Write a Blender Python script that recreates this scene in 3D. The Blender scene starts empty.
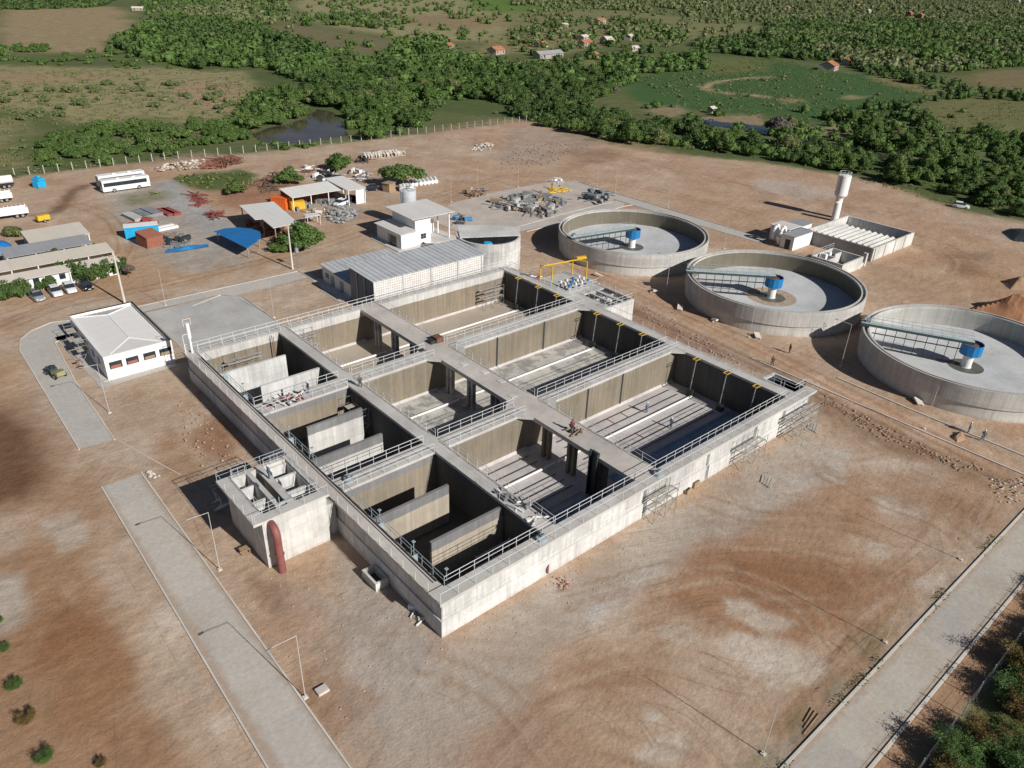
import bpy, bmesh, math, random
import numpy as np
from mathutils import Vector, Matrix
random.seed(7); rng = np.random.default_rng(11)
sc = bpy.context.scene
col = sc.collection
R = math.radians
# ------------------------------------------------------------------ camera
CAM = np.array([-30.0306, -42.1433, 54.38])
FW = np.array([0.57966488, 0.65347994, -0.48677777])
RT = np.array([0.75928658, -0.64998925, 0.03158902])
UP = np.array([0.29575753, 0.38791487, 0.87295449])
FPX = 761.9
cd = bpy.data.cameras.new('camera'); cam = bpy.data.objects.new('camera', cd); col.objects.link(cam)
cd.sensor_fit = 'HORIZONTAL'; cd.sensor_width = 36.0; cd.lens = FPX/1024*36.0
cd.clip_start = 0.5; cd.clip_end = 12000
cam.matrix_world = Matrix(((RT[0], UP[0], -FW[0], CAM[0]), (RT[1], UP[1], -FW[1], CAM[1]), (RT[2], UP[2], -FW[2], CAM[2]), (0, 0, 0, 1)))
sc.camera = cam
sc.view_settings.view_transform = 'Standard'; sc.view_settings.look = 'None'; sc.view_settings.exposure = 0

def W(px, py, z=0.0):
    """survey helper: the place on the level z that was seen at this spot of the survey photo"""
    d = FW*FPX + RT*(px-512) + UP*(384-py)
    t = (z-CAM[2])/d[2]
    if t < 0 or t*np.hypot(d[0], d[1]) > 5000: t = 5000/np.hypot(d[0], d[1])
    return (CAM[0]+d[0]*t, CAM[1]+d[1]*t)
def WP(pts, z=0.0): return [W(a, b, z) for a, b in pts]

# ------------------------------------------------------------------ mesh helpers
WL = {}
class MB:
    def __init__(s): s.v = []; s.f = []; s.m = []; s.mi = 0
    def add(s, vs, fs):
        o = len(s.v); s.v += [tuple(p) for p in vs]
        for f in fs: s.f.append([i+o for i in f]); s.m.append(s.mi)
        return s
    def box(s, x0, x1, y0, y1, z0, z1):
        if x0 > x1: x0, x1 = x1, x0
        if y0 > y1: y0, y1 = y1, y0
        return s.add([(x0,y0,z0),(x1,y0,z0),(x1,y1,z0),(x0,y1,z0),(x0,y0,z1),(x1,y0,z1),(x1,y1,z1),(x0,y1,z1)],
                     [(3,2,1,0),(4,5,6,7),(0,1,5,4),(1,2,6,5),(2,3,7,6),(3,0,4,7)])
    def obox(s, c, ax, ay, az):
        """box from centre and three half axes"""
        c = np.array(c, float); ax = np.array(ax, float); ay = np.array(ay, float); az = np.array(az, float)
        P = [c-ax-ay-az, c+ax-ay-az, c+ax+ay-az, c-ax+ay-az, c-ax-ay+az, c+ax-ay+az, c+ax+ay+az, c-ax+ay+az]
        return s.add(P, [(3,2,1,0),(4,5,6,7),(0,1,5,4),(1,2,6,5),(2,3,7,6),(3,0,4,7)])
    def rbox(s, cx, cy, z0, z1, lx, ly, a):
        ca, sa = math.cos(a), math.sin(a)
        return s.obox((cx, cy, (z0+z1)/2), (ca*lx/2, sa*lx/2, 0), (-sa*ly/2, ca*ly/2, 0), (0, 0, (z1-z0)/2))
    def bar(s, p, q, r, r2=None, n=4, caps=True):
        p = np.array(p, float); q = np.array(q, float); d = q-p; L = np.linalg.norm(d)
        if L < 1e-6: return s
        d /= L; r2 = r if r2 is None else r2
        a = np.cross(d, (0, 0, 1.0)) if abs(d[2]) < .95 else np.cross(d, (1.0, 0, 0))
        a /= np.linalg.norm(a); b = np.cross(d, a); vs = []
        for k in range(n):
            t = 2*math.pi*(k+.5)/n; o = a*math.cos(t)+b*math.sin(t)
            vs.append(p+o*r); vs.append(q+o*r2)
        fs = [(2*k, 2*((k+1) % n), 2*((k+1) % n)+1, 2*k+1) for k in range(n)]
        if caps: fs += [[2*k for k in range(n)][::-1], [2*k+1 for k in range(n)]]
        return s.add(vs, fs)
    def tube(s, pts, r, n=8):
        for a, b in zip(pts[:-1], pts[1:]): s.bar(a, b, r, n=n)
        return s
    def sweep(s, pts, r, n=14):
        P_ = np.array(pts, float); d = np.gradient(P_, axis=0); vs = []; ref = np.array((0, 1.0, 0)) if abs(d[:, 1]).max() < 1e-6 else np.array((1.0, 0, 0))
        for p, t in zip(P_, d):
            t = t/np.linalg.norm(t); a = np.cross(t, ref); a /= np.linalg.norm(a); b = np.cross(t, a)
            vs += [p+r*(a*math.cos(2*math.pi*k/n)+b*math.sin(2*math.pi*k/n)) for k in range(n)]
        m = len(P_); return s.add(vs, [(i*n+k, i*n+(k+1) % n, (i+1)*n+(k+1) % n, (i+1)*n+k) for i in range(m-1) for k in range(n)]+[list(range(n))[::-1], list(range((m-1)*n, m*n))])
    def prism(s, poly, z0, z1):
        n = len(poly)
        ar = sum(poly[i][0]*poly[(i+1) % n][1]-poly[(i+1) % n][0]*poly[i][1] for i in range(n))
        if ar < 0: poly = poly[::-1]
        zt = z1 if hasattr(z1, '__len__') else [z1]*n
        vs = [(x, y, z0) for x, y in poly]+[(x, y, zt[i]) for i, (x, y) in enumerate(poly)]
        return s.add(vs, [list(range(n))[::-1], list(range(n, 2*n))]+[(i, (i+1) % n, (i+1) % n+n, i+n) for i in range(n)])
    def sheet(s, poly, z):
        n = len(poly)
        ar = sum(poly[i][0]*poly[(i+1) % n][1]-poly[(i+1) % n][0]*poly[i][1] for i in range(n))
        if ar < 0: poly = poly[::-1]
        return s.add([(x, y, z) for x, y in poly], [list(range(n))])
    def lathe(s, c, prof, n=32, a0=0.0, a1=2*math.pi):
        """closed profile of (r,z) swept about c"""
        full = abs(a1-a0-2*math.pi) < 1e-6; N = n if full else n+1; m = len(prof); vs = []
        for k in range(N):
            t = a0+(a1-a0)*k/n
            for r, z in prof: vs.append((c[0]+r*math.cos(t), c[1]+r*math.sin(t), c[2]+z))
        fs = []
        for k in range(n):
            k2 = (k+1) % N
            for j in range(m):
                j2 = (j+1) % m
                if prof[j][0] < 1e-6 and prof[j2][0] < 1e-6: continue
                fs.append((k*m+j, k2*m+j, k2*m+j2, k*m+j2))
        if not full: fs += [list(range(m)), [n*m+j for j in range(m)][::-1]]
        return s.add(vs, fs)
    def rock(s, c, r, seed=0, sq=.7):
        q = random.Random(seed); P = []
        base = [(1,0,0),(-1,0,0),(0,1,0),(0,-1,0),(0,0,1),(0,0,-.6),(.7,.7,.4),(-.7,.7,.4),(.7,-.7,.4),(-.7,-.7,.4)]
        bm = bmesh.new()
        for b in base:
            k = q.uniform(.65, 1.15); bm.verts.new((c[0]+b[0]*r*k, c[1]+b[1]*r*k, c[2]+b[2]*r*sq*k))
        bmesh.ops.convex_hull(bm, input=bm.verts[:])
        bm.verts.index_update(); bm.faces.ensure_lookup_table()
        vs = [v.co[:] for v in bm.verts]; fs = [[v.index for v in f.verts] for f in bm.faces]; bm.free()
        return s.add(vs, fs)
    def build(s, name, mat, parent=None, smooth=False, local=False, bevel=0):
        me = bpy.data.meshes.new(name)
        off = np.array(WL.get(parent.name, (0, 0, 0))) if (parent is not None and not local) else np.zeros(3)
        me.from_pydata([tuple(np.array(p)-off) for p in s.v], [], s.f)
        mats = mat if isinstance(mat, (list, tuple)) else [mat]
        for m_ in mats: me.materials.append(m_)
        if len(mats) > 1: me.polygons.foreach_set('material_index', s.m)
        if bevel:
            bm = bmesh.new(); bm.from_mesh(me)
            bmesh.ops.remove_doubles(bm, verts=bm.verts[:], dist=1e-4)
            bmesh.ops.bevel(bm, geom=[e for e in bm.edges if len(e.link_faces) == 2 and e.calc_face_angle(0) > .5], offset=bevel, segments=2, affect='EDGES', profile=.6)
            bm.to_mesh(me); bm.free()
        if smooth:
            me.polygons.foreach_set('use_smooth', [True]*len(me.polygons)); me.set_sharp_from_angle(angle=R(38))
        me.update()
        o = bpy.data.objects.new(name, me); col.objects.link(o)
        if parent is not None: o.parent = parent; WL[o.name] = tuple(off)
        else: WL[o.name] = (0, 0, 0)
        return o
def tag(o, label=None, cat=None, group=None, kind=None):
    if label: o['label'] = label
    if cat: o['category'] = cat
    if group: o['group'] = group
    if kind: o['kind'] = kind
    return o
def thing(name, label, cat, loc=(0, 0, 0), rz=0, group=None):
    o = bpy.data.objects.new(name, None); col.objects.link(o); o.location = loc; o.rotation_euler = (0, 0, rz)
    o.empty_display_size = .5; WL[o.name] = tuple(loc)
    return tag(o, label, cat, group)
def solo(mb, name, mat, label, cat, base, group=None, rz=0, smooth=False, bevel=0):
    """a thing that is one mesh, built in local coordinates and stood on its base"""
    o = mb.build(name, mat, None, smooth, bevel=bevel); o.location = base; o.rotation_euler = (0, 0, rz); WL[o.name] = tuple(base)
    return tag(o, label, cat, group)
KIDS = {}
def dup(root, loc=None, rz=None, label=None, group=None, scale=None):
    r = root.copy(); col.objects.link(r)
    if loc is not None: r.location = loc
    if rz is not None: r.rotation_euler = (0, 0, rz)
    if scale is not None: r.scale = scale if hasattr(scale, '__len__') else (scale,)*3
    if label: r['label'] = label
    if group: r['group'] = group
    for ch in list(root.children):
        c = ch.copy(); col.objects.link(c); c.parent = r
        for g in ch.children:
            d = g.copy(); col.objects.link(d); d.parent = c
    return r
def struct(mb, name, mat, smooth=False): return tag(mb.build(name, mat, None, smooth), kind='structure')

# ------------------------------------------------------------------ materials
def new_mat(name):
    m = bpy.data.materials.new(name); m.use_nodes = True; nt = m.node_tree
    b = nt.nodes['Principled BSDF']
    return m, nt, b
def nd(nt, t, **k):
    n = nt.nodes.new(t)
    for a, v in k.items():
        if a in n.inputs: n.inputs[a].default_value = v
        else: setattr(n, a, v)
    return n
def noise(nt, vec, scale, detail=3, rough=.55):
    n = nd(nt, 'ShaderNodeTexNoise', Scale=scale, Detail=detail, Roughness=rough); nt.links.new(vec, n.inputs['Vector']); return n.outputs['Fac']
def mth(nt, op, a, b=None, c=None):
    n = nd(nt, 'ShaderNodeMath', operation=op)
    for i, x in enumerate((a, b, c)):
        if x is None: continue
        if hasattr(x, 'is_linked'): nt.links.new(x, n.inputs[i])
        else: n.inputs[i].default_value = x
    return n.outputs[0]
def ramp01(nt, x, lo, hi, a=0.0, b=1.0):
    n = nd(nt, 'ShaderNodeMapRange'); nt.links.new(x, n.inputs[0])
    for i, v in zip((1, 2, 3, 4), (lo, hi, a, b)): n.inputs[i].default_value = v
    return n.outputs[0]
def mixc(nt, f, a, b, blend='MIX'):
    n = nd(nt, 'ShaderNodeMix', data_type='RGBA', blend_type=blend)
    for i, x in zip((0, 6, 7), (f, a, b)):
        if hasattr(x, 'is_linked'): nt.links.new(x, n.inputs[i])
        elif i == 0: n.inputs[0].default_value = x
        else: n.inputs[i].default_value = (*x[:3], 1)
    return n.outputs[2]
def scalec(nt, c, f):
    n = nd(nt, 'ShaderNodeVectorMath', operation='SCALE')
    if hasattr(c, 'is_linked'): nt.links.new(c, n.inputs[0])
    else: n.inputs[0].default_value = c[:3]
    nt.links.new(f, n.inputs['Scale']); return n.outputs[0]
def posn(nt, kind='pos'):
    if kind == 'pos': return nd(nt, 'ShaderNodeNewGeometry').outputs['Position']
    return nd(nt, 'ShaderNodeTexCoord').outputs['Object']
def bump(nt, b, h, strength=.4, dist=.05):
    n = nd(nt, 'ShaderNodeBump', Strength=strength, Distance=dist); nt.links.new(h, n.inputs['Height']); nt.links.new(n.outputs[0], b.inputs['Normal'])

def M_plain(name, c, rough=.6, var=.12, scale=1.5, metal=0, spec=.4):
    m, nt, b = new_mat(name); p = posn(nt, 'obj')
    f = ramp01(nt, noise(nt, p, scale, 4), .25, .75, 1-var, 1+var)
    nt.links.new(scalec(nt, c, f), b.inputs['Base Color'])
    b.inputs['Roughness'].default_value = rough; b.inputs['Metallic'].default_value = metal; b.inputs['Specular IOR Level'].default_value = spec
    return m
def M_conc(name, c, var=.22, streak=.25, form=True, band=None, band2=None, stain=None, rough=.9, foot=None, slo=.52):
    """concrete: cloudy tone, vertical run marks, formwork joints, coating bands by height"""
    m, nt, b = new_mat(name); g = nd(nt, 'ShaderNodeNewGeometry'); p = g.outputs['Position']
    sx = nd(nt, 'ShaderNodeSeparateXYZ'); nt.links.new(p, sx.inputs[0])
    sn = nd(nt, 'ShaderNodeSeparateXYZ'); nt.links.new(g.outputs['Normal'], sn.inputs[0])
    vert = ramp01(nt, mth(nt, 'ABSOLUTE', sn.outputs[2]), .3, .7, 1, 0)
    big = ramp01(nt, noise(nt, p, .16, 4), .28, .72, 1-var, 1+var)
    med = ramp01(nt, noise(nt, p, 1.3, 5, .65), .25, .75, 1-var*.55, 1+var*.55)
    fine = ramp01(nt, noise(nt, p, 9, 3, .7), .2, .8, 1-var*.3, 1+var*.3)
    mp = nd(nt, 'ShaderNodeMapping'); mp.inputs['Scale'].default_value = (1.6, 1.6, .07); nt.links.new(p, mp.inputs['Vector'])
    st = ramp01(nt, noise(nt, mp.outputs[0], 1.5, 4, .7), .3, .7, 1-streak, 1+streak*.6)
    st = mth(nt, 'ADD', mth(nt, 'MULTIPLY', mth(nt, 'SUBTRACT', st, 1.0), vert), 1.0)
    f = mth(nt, 'MULTIPLY', mth(nt, 'MULTIPLY', big, med), mth(nt, 'MULTIPLY', fine, st))
    if form:
        hz = mth(nt, 'LESS_THAN', mth(nt, 'FRACT', mth(nt, 'MULTIPLY', sx.outputs[2], 1/1.22)), .035)
        xy = mth(nt, 'ADD', sx.outputs[0], sx.outputs[1])
        vt = mth(nt, 'LESS_THAN', mth(nt, 'FRACT', mth(nt, 'MULTIPLY', xy, 1/2.44)), .02)
        cell = nd(nt, 'ShaderNodeTexWhiteNoise', noise_dimensions='2D')
        cb = nd(nt, 'ShaderNodeCombineXYZ'); nt.links.new(mth(nt, 'FLOOR', mth(nt, 'MULTIPLY', xy, 1/2.44)), cb.inputs[0]); nt.links.new(mth(nt, 'FLOOR', mth(nt, 'MULTIPLY', sx.outputs[2], 1/1.22)), cb.inputs[1])
        nt.links.new(cb.outputs[0], cell.inputs['Vector'])
        pan = ramp01(nt, cell.outputs['Value'], 0, 1, -.07, .07)
        ln = mth(nt, 'MULTIPLY', mth(nt, 'MAXIMUM', hz, vt), -.16)
        f = mth(nt, 'MULTIPLY', f, mth(nt, 'ADD', mth(nt, 'MULTIPLY', mth(nt, 'ADD', pan, ln), vert), 1.0))
    cc = c
    wob = mth(nt, 'MULTIPLY', mth(nt, 'SUBTRACT', noise(nt, p, .8, 3), .5), .25)
    zz = mth(nt, 'ADD', sx.outputs[2], wob)
    for bd in (band, band2):
        if bd: cc = mixc(nt, ramp01(nt, zz, bd[0]-.04, bd[0]+.04), cc, bd[1])
    if stain:
        cc = mixc(nt, ramp01(nt, noise(nt, p, .35, 5, .65), slo, slo+.2*(1 if slo > .5 else .45), 0, .8), cc, stain)
    if foot is not None:
        ft = mth(nt, 'ADD', mth(nt, 'SUBTRACT', sx.outputs[2], foot), mth(nt, 'MULTIPLY', mth(nt, 'SUBTRACT', noise(nt, p, .9, 5, .7), .5), 1.6))
        cc = mixc(nt, mth(nt, 'MULTIPLY', ramp01(nt, ft, .0, .45, .34, 0), vert), cc, (.40, .29, .205))
        wt = mth(nt, 'MULTIPLY', ramp01(nt, noise(nt, mp.outputs[0], .55, 5, .7), .56, .72, 0, .4), vert)
        cc = mixc(nt, wt, cc, (.27, .26, .245))
    nt.links.new(scalec(nt, cc, f), b.inputs['Base Color'])
    b.inputs['Roughness'].default_value = rough; b.inputs['Specular IOR Level'].default_value = .25
    bump(nt, b, noise(nt, p, 6, 4, .7), .25, .03)
    return m
def M_roof(name, c, axis=0, pitch=.9, amp=.25, var=.12, rough=.55, rust=None):
    """ribbed sheet roofing: ribs as real bump and a slight tone change between sheets"""
    m, nt, b = new_mat(name); p = posn(nt); sx = nd(nt, 'ShaderNodeSeparateXYZ'); nt.links.new(p, sx.inputs[0])
    t = mth(nt, 'MULTIPLY', sx.outputs[axis], 1/pitch)
    w = mth(nt, 'PINGPONG', t, .5)
    rib = ramp01(nt, w, .34, .5, 0, 1)
    cell = nd(nt, 'ShaderNodeTexWhiteNoise', noise_dimensions='1D'); nt.links.new(mth(nt, 'FLOOR', t), cell.inputs['W'])
    f = mth(nt, 'MULTIPLY', ramp01(nt, cell.outputs['Value'], 0, 1, 1-var, 1+var), ramp01(nt, noise(nt, p, .5, 5, .65), .25, .75, 1-var*1.3, 1+var*1.3))
    f = mth(nt, 'MULTIPLY', f, mth(nt, 'SUBTRACT', 1.0, mth(nt, 'MULTIPLY', rib, amp)))
    cc = c
    if rust: cc = mixc(nt, ramp01(nt, noise(nt, p, .7, 5, .7), .5, .7, 0, .75), c, rust)
    nt.links.new(scalec(nt, cc, f), b.inputs['Base Color']); b.inputs['Roughness'].default_value = rough
    bump(nt, b, w, .6*min(1, amp*3), .1)
    return m
def M_leaf(name, c, c2, var=.35):
    m, nt, b = new_mat(name)
    oi = nd(nt, 'ShaderNodeObjectInfo'); at = nd(nt, 'ShaderNodeAttribute', attribute_name='tint')
    p = posn(nt)
    t = mth(nt, 'FRACT', mth(nt, 'ADD', oi.outputs['Random'], at.outputs['Fac']))
    cc = mixc(nt, t, c, c2)
    f = ramp01(nt, noise(nt, p, .9, 4, .7), .25, .75, 1-var, 1+var)
    f = mth(nt, 'MULTIPLY', f, ramp01(nt, mth(nt, 'FRACT', mth(nt, 'MULTIPLY', t, 7.31)), 0, 1, .75, 1.25))
    lc = scalec(nt, cc, f); nt.links.new(lc, b.inputs['Base Color']); b.inputs['Roughness'].default_value = .7; b.inputs['Specular IOR Level'].default_value = .2
    tl = nd(nt, 'ShaderNodeBsdfTranslucent'); nt.links.new(lc, tl.inputs['Color']); mx = nd(nt, 'ShaderNodeMixShader'); mx.inputs[0].default_value = .2
    nt.links.new(b.outputs[0], mx.inputs[1]); nt.links.new(tl.outputs[0], mx.inputs[2]); nt.links.new(mx.outputs[0], nt.nodes['Material Output'].inputs['Surface'])
    return m
def M_pave(name, c, c2, axis=0, band=7.0, var=.12, edges=None):
    m, nt, b = new_mat(name); p = posn(nt); sx = nd(nt, 'ShaderNodeSeparateXYZ'); nt.links.new(p, sx.inputs[0])
    wob = mth(nt, 'MULTIPLY', mth(nt, 'SUBTRACT', noise(nt, p, .25, 3), .5), 1.2)
    t = mth(nt, 'MULTIPLY', mth(nt, 'ADD', sx.outputs[axis], wob), 1/band)
    t2 = mth(nt, 'MULTIPLY', sx.outputs[axis], 1/band)
    cell = nd(nt, 'ShaderNodeTexWhiteNoise', noise_dimensions='1D'); nt.links.new(mth(nt, 'FLOOR', t2), cell.inputs['W'])
    cc = mixc(nt, mth(nt, 'ADD', mth(nt, 'MULTIPLY', cell.outputs['Value'], .55), mth(nt, 'MULTIPLY', ramp01(nt, noise(nt, p, .3, 5, .6), .3, .7), .45)), c, c2)
    br = nd(nt, 'ShaderNodeTexBrick', Scale=1.0); br.inputs['Brick Width'].default_value = .4; br.inputs['Row Height'].default_value = .2; br.inputs['Mortar Size'].default_value = .012
    br.inputs['Color1'].default_value = (1.03, 1.03, 1.03, 1); br.inputs['Color2'].default_value = (.95, .95, .95, 1); br.inputs['Mortar'].default_value = (.85, .85, .85, 1)
    nt.links.new(p, br.inputs['Vector'])
    sb = nd(nt, 'ShaderNodeSeparateColor'); nt.links.new(br.outputs['Color'], sb.inputs[0])
    f = mth(nt, 'MULTIPLY', ramp01(nt, noise(nt, p, 2.2, 5, .7), .25, .75, 1-var, 1+var), sb.outputs[0])
    dirt = ramp01(nt, noise(nt, p, .12, 6, .62), .55, .75, 0, .55)
    cc = mixc(nt, dirt, cc, (.40, .31, .235))
    if edges:
        k = sx.outputs[1-axis]; e = mth(nt, 'MINIMUM', mth(nt, 'SUBTRACT', k, edges[0]), mth(nt, 'SUBTRACT', edges[1], k))
        e = mth(nt, 'ADD', e, mth(nt, 'MULTIPLY', mth(nt, 'SUBTRACT', noise(nt, p, .7, 6, .7), .5), 1.6))
        cc = mixc(nt, ramp01(nt, e, .1, .7, .85, 0), cc, (.43, .33, .25))
    nt.links.new(scalec(nt, cc, f), b.inputs['Base Color']); b.inputs['Roughness'].default_value = .9; b.inputs['Specular IOR Level'].default_value = .2
    return m
def M_block(name, c, cm, w=.45, h=.45, mortar=.06):
    """pierced block wall: blocks laid along x or y by height, dark holes"""
    m, nt, b = new_mat(name); g = nd(nt, 'ShaderNodeNewGeometry'); sx = nd(nt, 'ShaderNodeSeparateXYZ'); nt.links.new(g.outputs['Position'], sx.inputs[0])
    xy = mth(nt, 'ADD', sx.outputs[0], sx.outputs[1])
    a = mth(nt, 'FRACT', mth(nt, 'MULTIPLY', xy, 1/w)); bb = mth(nt, 'FRACT', mth(nt, 'MULTIPLY', sx.outputs[2], 1/h))
    ia = mth(nt, 'MULTIPLY', ramp01(nt, mth(nt, 'PINGPONG', a, .5), .17, .27), ramp01(nt, mth(nt, 'PINGPONG', bb, .5), .17, .27))
    f = ramp01(nt, noise(nt, g.outputs['Position'], 1.1, 4), .3, .7, .88, 1.12)
    cc = mixc(nt, ia, c, cm)
    nt.links.new(scalec(nt, cc, f), b.inputs['Base Color']); b.inputs['Roughness'].default_value = .9
    bump(nt, b, ia, -.6, .05)
    return m
def M_glass(name, c=(.03, .04, .05)):
    m, nt, b = new_mat(name); p = posn(nt, 'obj'); f = ramp01(nt, noise(nt, p, .8, 2), .3, .7, .7, 1.3)
    nt.links.new(scalec(nt, c, f), b.inputs['Base Color']); b.inputs['Roughness'].default_value = .12; return m
def M_water(name, c, spec=.3):
    m, nt, b = new_mat(name); p = posn(nt); f = ramp01(nt, noise(nt, p, .06, 3), .3, .7, .7, 1.3)
    nt.links.new(scalec(nt, c, f), b.inputs['Base Color']); b.inputs['Roughness'].default_value = .08; b.inputs['Specular IOR Level'].default_value = spec
    bump(nt, b, noise(nt, p, .9, 3), .06, .05); return m

K = {}
BROWN = (.235, .195, .145); GREYBAND = (.2, .195, .19)
K['wall_far'] = M_conc('basin_wall_coating', (.25, .208, .155), .15, .24, False, band=(3.05, (.54, .52, .49)))
K['wall_in'] = M_conc('basin_divider_coating', (.228, .194, .146), .14, .22, False, band=(3.72, (.30, .285, .265)))
K['wall_shade'] = M_conc('basin_side_wall_shaded_coating', (.11, .105, .10), .14, .2, False)  # wall coating darkened: the shade of the unlit side walls is in its colour
K['wall_left'] = M_conc('basin_left_divider_coating', (.27, .23, .175), .14, .2, False, band=(2.95, (.22, .212, .21)))
K['baffle_old'] = M_conc('baffle_coated', (.40, .35, .28), .14, .2, False, band=(2.6, (.2, .195, .195)))
K['baffle_mid'] = M_conc('baffle_half_coated', (.54, .525, .50), .16, .18, True, band=(2.6, (.21, .205, .205)))
K['baffle_new'] = M_conc('baffle_bare', (.55, .545, .53), .2, .2, True)
K['wall_out'] = M_conc('basin_outer_concrete', (.55, .54, .52), .24, .28, True, foot=0.0)
K['wall_ledge'] = M_conc('basin_ledge_concrete', (.60, .59, .565), .18, .2, True, foot=0.0)
K['slab'] = M_conc('walkway_concrete', (.505, .485, .455), .17, .0, False, stain=(.43, .38, .33))
K['slab_b'] = M_conc('walkway_pinkish_concrete', (.53, .485, .44), .17, .0, False, stain=(.40, .37, .345))
K['slab_edge'] = M_conc('slab_edge_concrete', (.58, .56, .53), .14, .05, False)
K['floor_far'] = M_conc('basin_floor_beige', (.45, .385, .315), .14, 0, False)
K['floor_mid'] = M_conc('basin_floor_mottled', (.52, .495, .45), .2, 0, False, stain=(.25, .24, .23), slo=.47)
K['floor_near'] = M_conc('basin_floor_grey', (.51, .475, .46), .16, 0, False, stain=(.37, .34, .335))
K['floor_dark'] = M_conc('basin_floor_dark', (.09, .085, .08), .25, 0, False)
K['floor_shade'] = M_plain('floor_shade_blue', (.24, .33, .42), .5, .3, .5)  # blue tone of shaded floor, held in the colour
K['chamber'] = M_conc('chamber_concrete', (.55, .535, .505), .17, .17, True, foot=0.0)
K['clar_out'] = M_conc('clarifier_concrete', (.50, .485, .455), .16, .2, True, foot=0.0)
K['clar_low'] = M_conc('clarifier_base_concrete', (.56, .545, .51), .12, .12, True, foot=0.0)
K['clar_in'] = M_conc('clarifier_inner_coating', (.185, .165, .125), .12, .15, False)
K['clar_in_new'] = M_conc('clarifier_inner_bare', (.44, .43, .40), .12, .15, True)
K['clar_floor'] = M_conc('clarifier_floor_concrete', (.54, .545, .545), .14, 0, False, stain=(.46, .455, .445))
K['clar_pit'] = M_plain('clarifier_pit', (.12, .12, .10), .5, .3, .7)
K['ne_conc'] = M_conc('filter_concrete', (.60, .585, .55), .2, .25, True, foot=0.0)
K['ne_in'] = M_conc('filter_inside', (.34, .33, .32), .16, .2, False)
K['kerb'] = M_conc('kerb_concrete', (.60, .565, .51), .14, 0, False)
K['pad'] = M_conc('pad_concrete', (.45, .44, .42), .16, 0, False, stain=(.50, .455, .40))
K['pad2'] = M_conc('pad_beige_concrete', (.50, .44, .385), .16, 0, False, stain=(.46, .37, .29))
K['pave'] = M_pave('paver_grey', (.485, .45, .405), (.56, .51, .445), 1, 9.0, .14, (-18.7, -14.3))
K['pave2'] = M_pave('paver_light', (.47, .445, .41), (.55, .51, .455), 0, 6.0, .14)
K['paveX'] = M_pave('paver_tan', (.43, .40, .36), (.54, .485, .405), 0, 8.5, .14, (-32.95, -28.75))
K['white'] = M_plain('white_paint', (.80, .79, .77), .6, .05, .4)
K['houseW'] = M_conc('house_render', (.40, .36, .31), .08, .1, False)
K['whiteW'] = M_conc('white_render', (.80, .785, .76), .05, .08, False)
K['roof_white'] = M_roof('roof_light_sheet', (.68, .65, .615), 0, 1.1, .07, .03)
K['roof_hip'] = M_roof('roof_fibre_sheet', (.80, .775, .74), 1, 1.1, .02, .015)
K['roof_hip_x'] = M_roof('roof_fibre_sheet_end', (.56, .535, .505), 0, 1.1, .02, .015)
K['roof_grey'] = M_roof('roof_grey_ribbed', (.50, .515, .525), 0, 1.05, .55, .1, .5)
K['roof_shed'] = M_roof('roof_shed_sheet', (.62, .56, .48), 0, 1.1, .03, .03)
K['roof_shedg'] = M_roof('roof_shed_grey', (.33, .335, .345), 0, 1.1, .05, .04)
K['roof_ws'] = M_roof('roof_workshop_sheet', (.72, .70, .665), 0, 1.6, .07, .03)
K['roof_tile'] = M_roof('roof_clay_tile', (.42, .16, .08), 0, .6, .3, .2, .8)
K['roof_blue'] = M_roof('roof_blue_vault', (.02, .17, .45), 1, .8, .2, .08, .45)
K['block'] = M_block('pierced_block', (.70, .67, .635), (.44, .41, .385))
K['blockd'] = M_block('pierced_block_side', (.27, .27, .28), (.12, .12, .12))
K['rail'] = M_plain('galvanised_rail', (.70, .71, .71), .45, .06, 1, .1)
K['railb'] = M_plain('bluish_rail', (.36, .43, .46), .45, .1, 1, .1)
K['steel'] = M_plain('dull_steel', (.33, .34, .35), .5, .2, 1.5, .3)
K['dark'] = M_plain('dark_steel', (.035, .042, .045), .5, .2, 1.5)
K['green'] = M_plain('bridge_green', (.05, .085, .085), .5, .15, 1)
K['bridge'] = M_plain('bridge_deck', (.50, .57, .57), .6, .15, 1)
K['blue'] = M_plain('drum_blue', (.015, .19, .46), .5, .12, 1)
K['cyan'] = M_plain('tarp_cyan', (.02, .38, .68), .5, .15, 1.2)
K['azure'] = M_plain('sheet_azure', (.03, .22, .5), .5, .2, 1.2)
K['yellow'] = M_plain('yellow_paint', (.68, .43, .03), .5, .1, 1)
K['orange'] = M_plain('orange_paint', (.75, .16, .03), .5, .1, 1)
K['red'] = M_plain('red_oxide', (.30, .07, .06), .7, .15, 1)
K['redpipe'] = M_plain('red_pipe_paint', (.235, .085, .075), .6, .2, .8)
K['rust'] = M_plain('rust_brown', (.17, .08, .055), .85, .3, 1)
K['brick'] = M_plain('brick_red', (.33, .13, .085), .85, .15, 2)
K['wood'] = M_plain('weathered_wood', (.34, .24, .15), .85, .25, 1.5)
K['plank'] = M_plain('scaffold_plank', (.42, .38, .33), .85, .25, 1.5)
K['tyre'] = M_plain('tyre_rubber', (.018, .018, .018), .85, .2, 3)
K['rim'] = M_plain('wheel_rim', (.4, .4, .4), .4, .1, 3, .5)
K['glass'] = M_glass('dark_glass')
K['lamp'] = M_plain('lamp_glass', (.75, .75, .7), .3, .05, 2)
K['taill'] = M_plain('tail_lamp', (.4, .02, .02), .3, .05, 2)
K['rubble'] = M_plain('rubble_stone', (.42, .325, .245), .95, .3, 1.2)
K['rubblew'] = M_plain('rubble_pale', (.58, .53, .475), .95, .2, 1.2)
K['scrap'] = M_plain('scrap_grey', (.22, .225, .225), .8, .45, .8)
K['soil'] = M_plain('soil_heap', (.36, .235, .15), .95, .2, .7)
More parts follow.
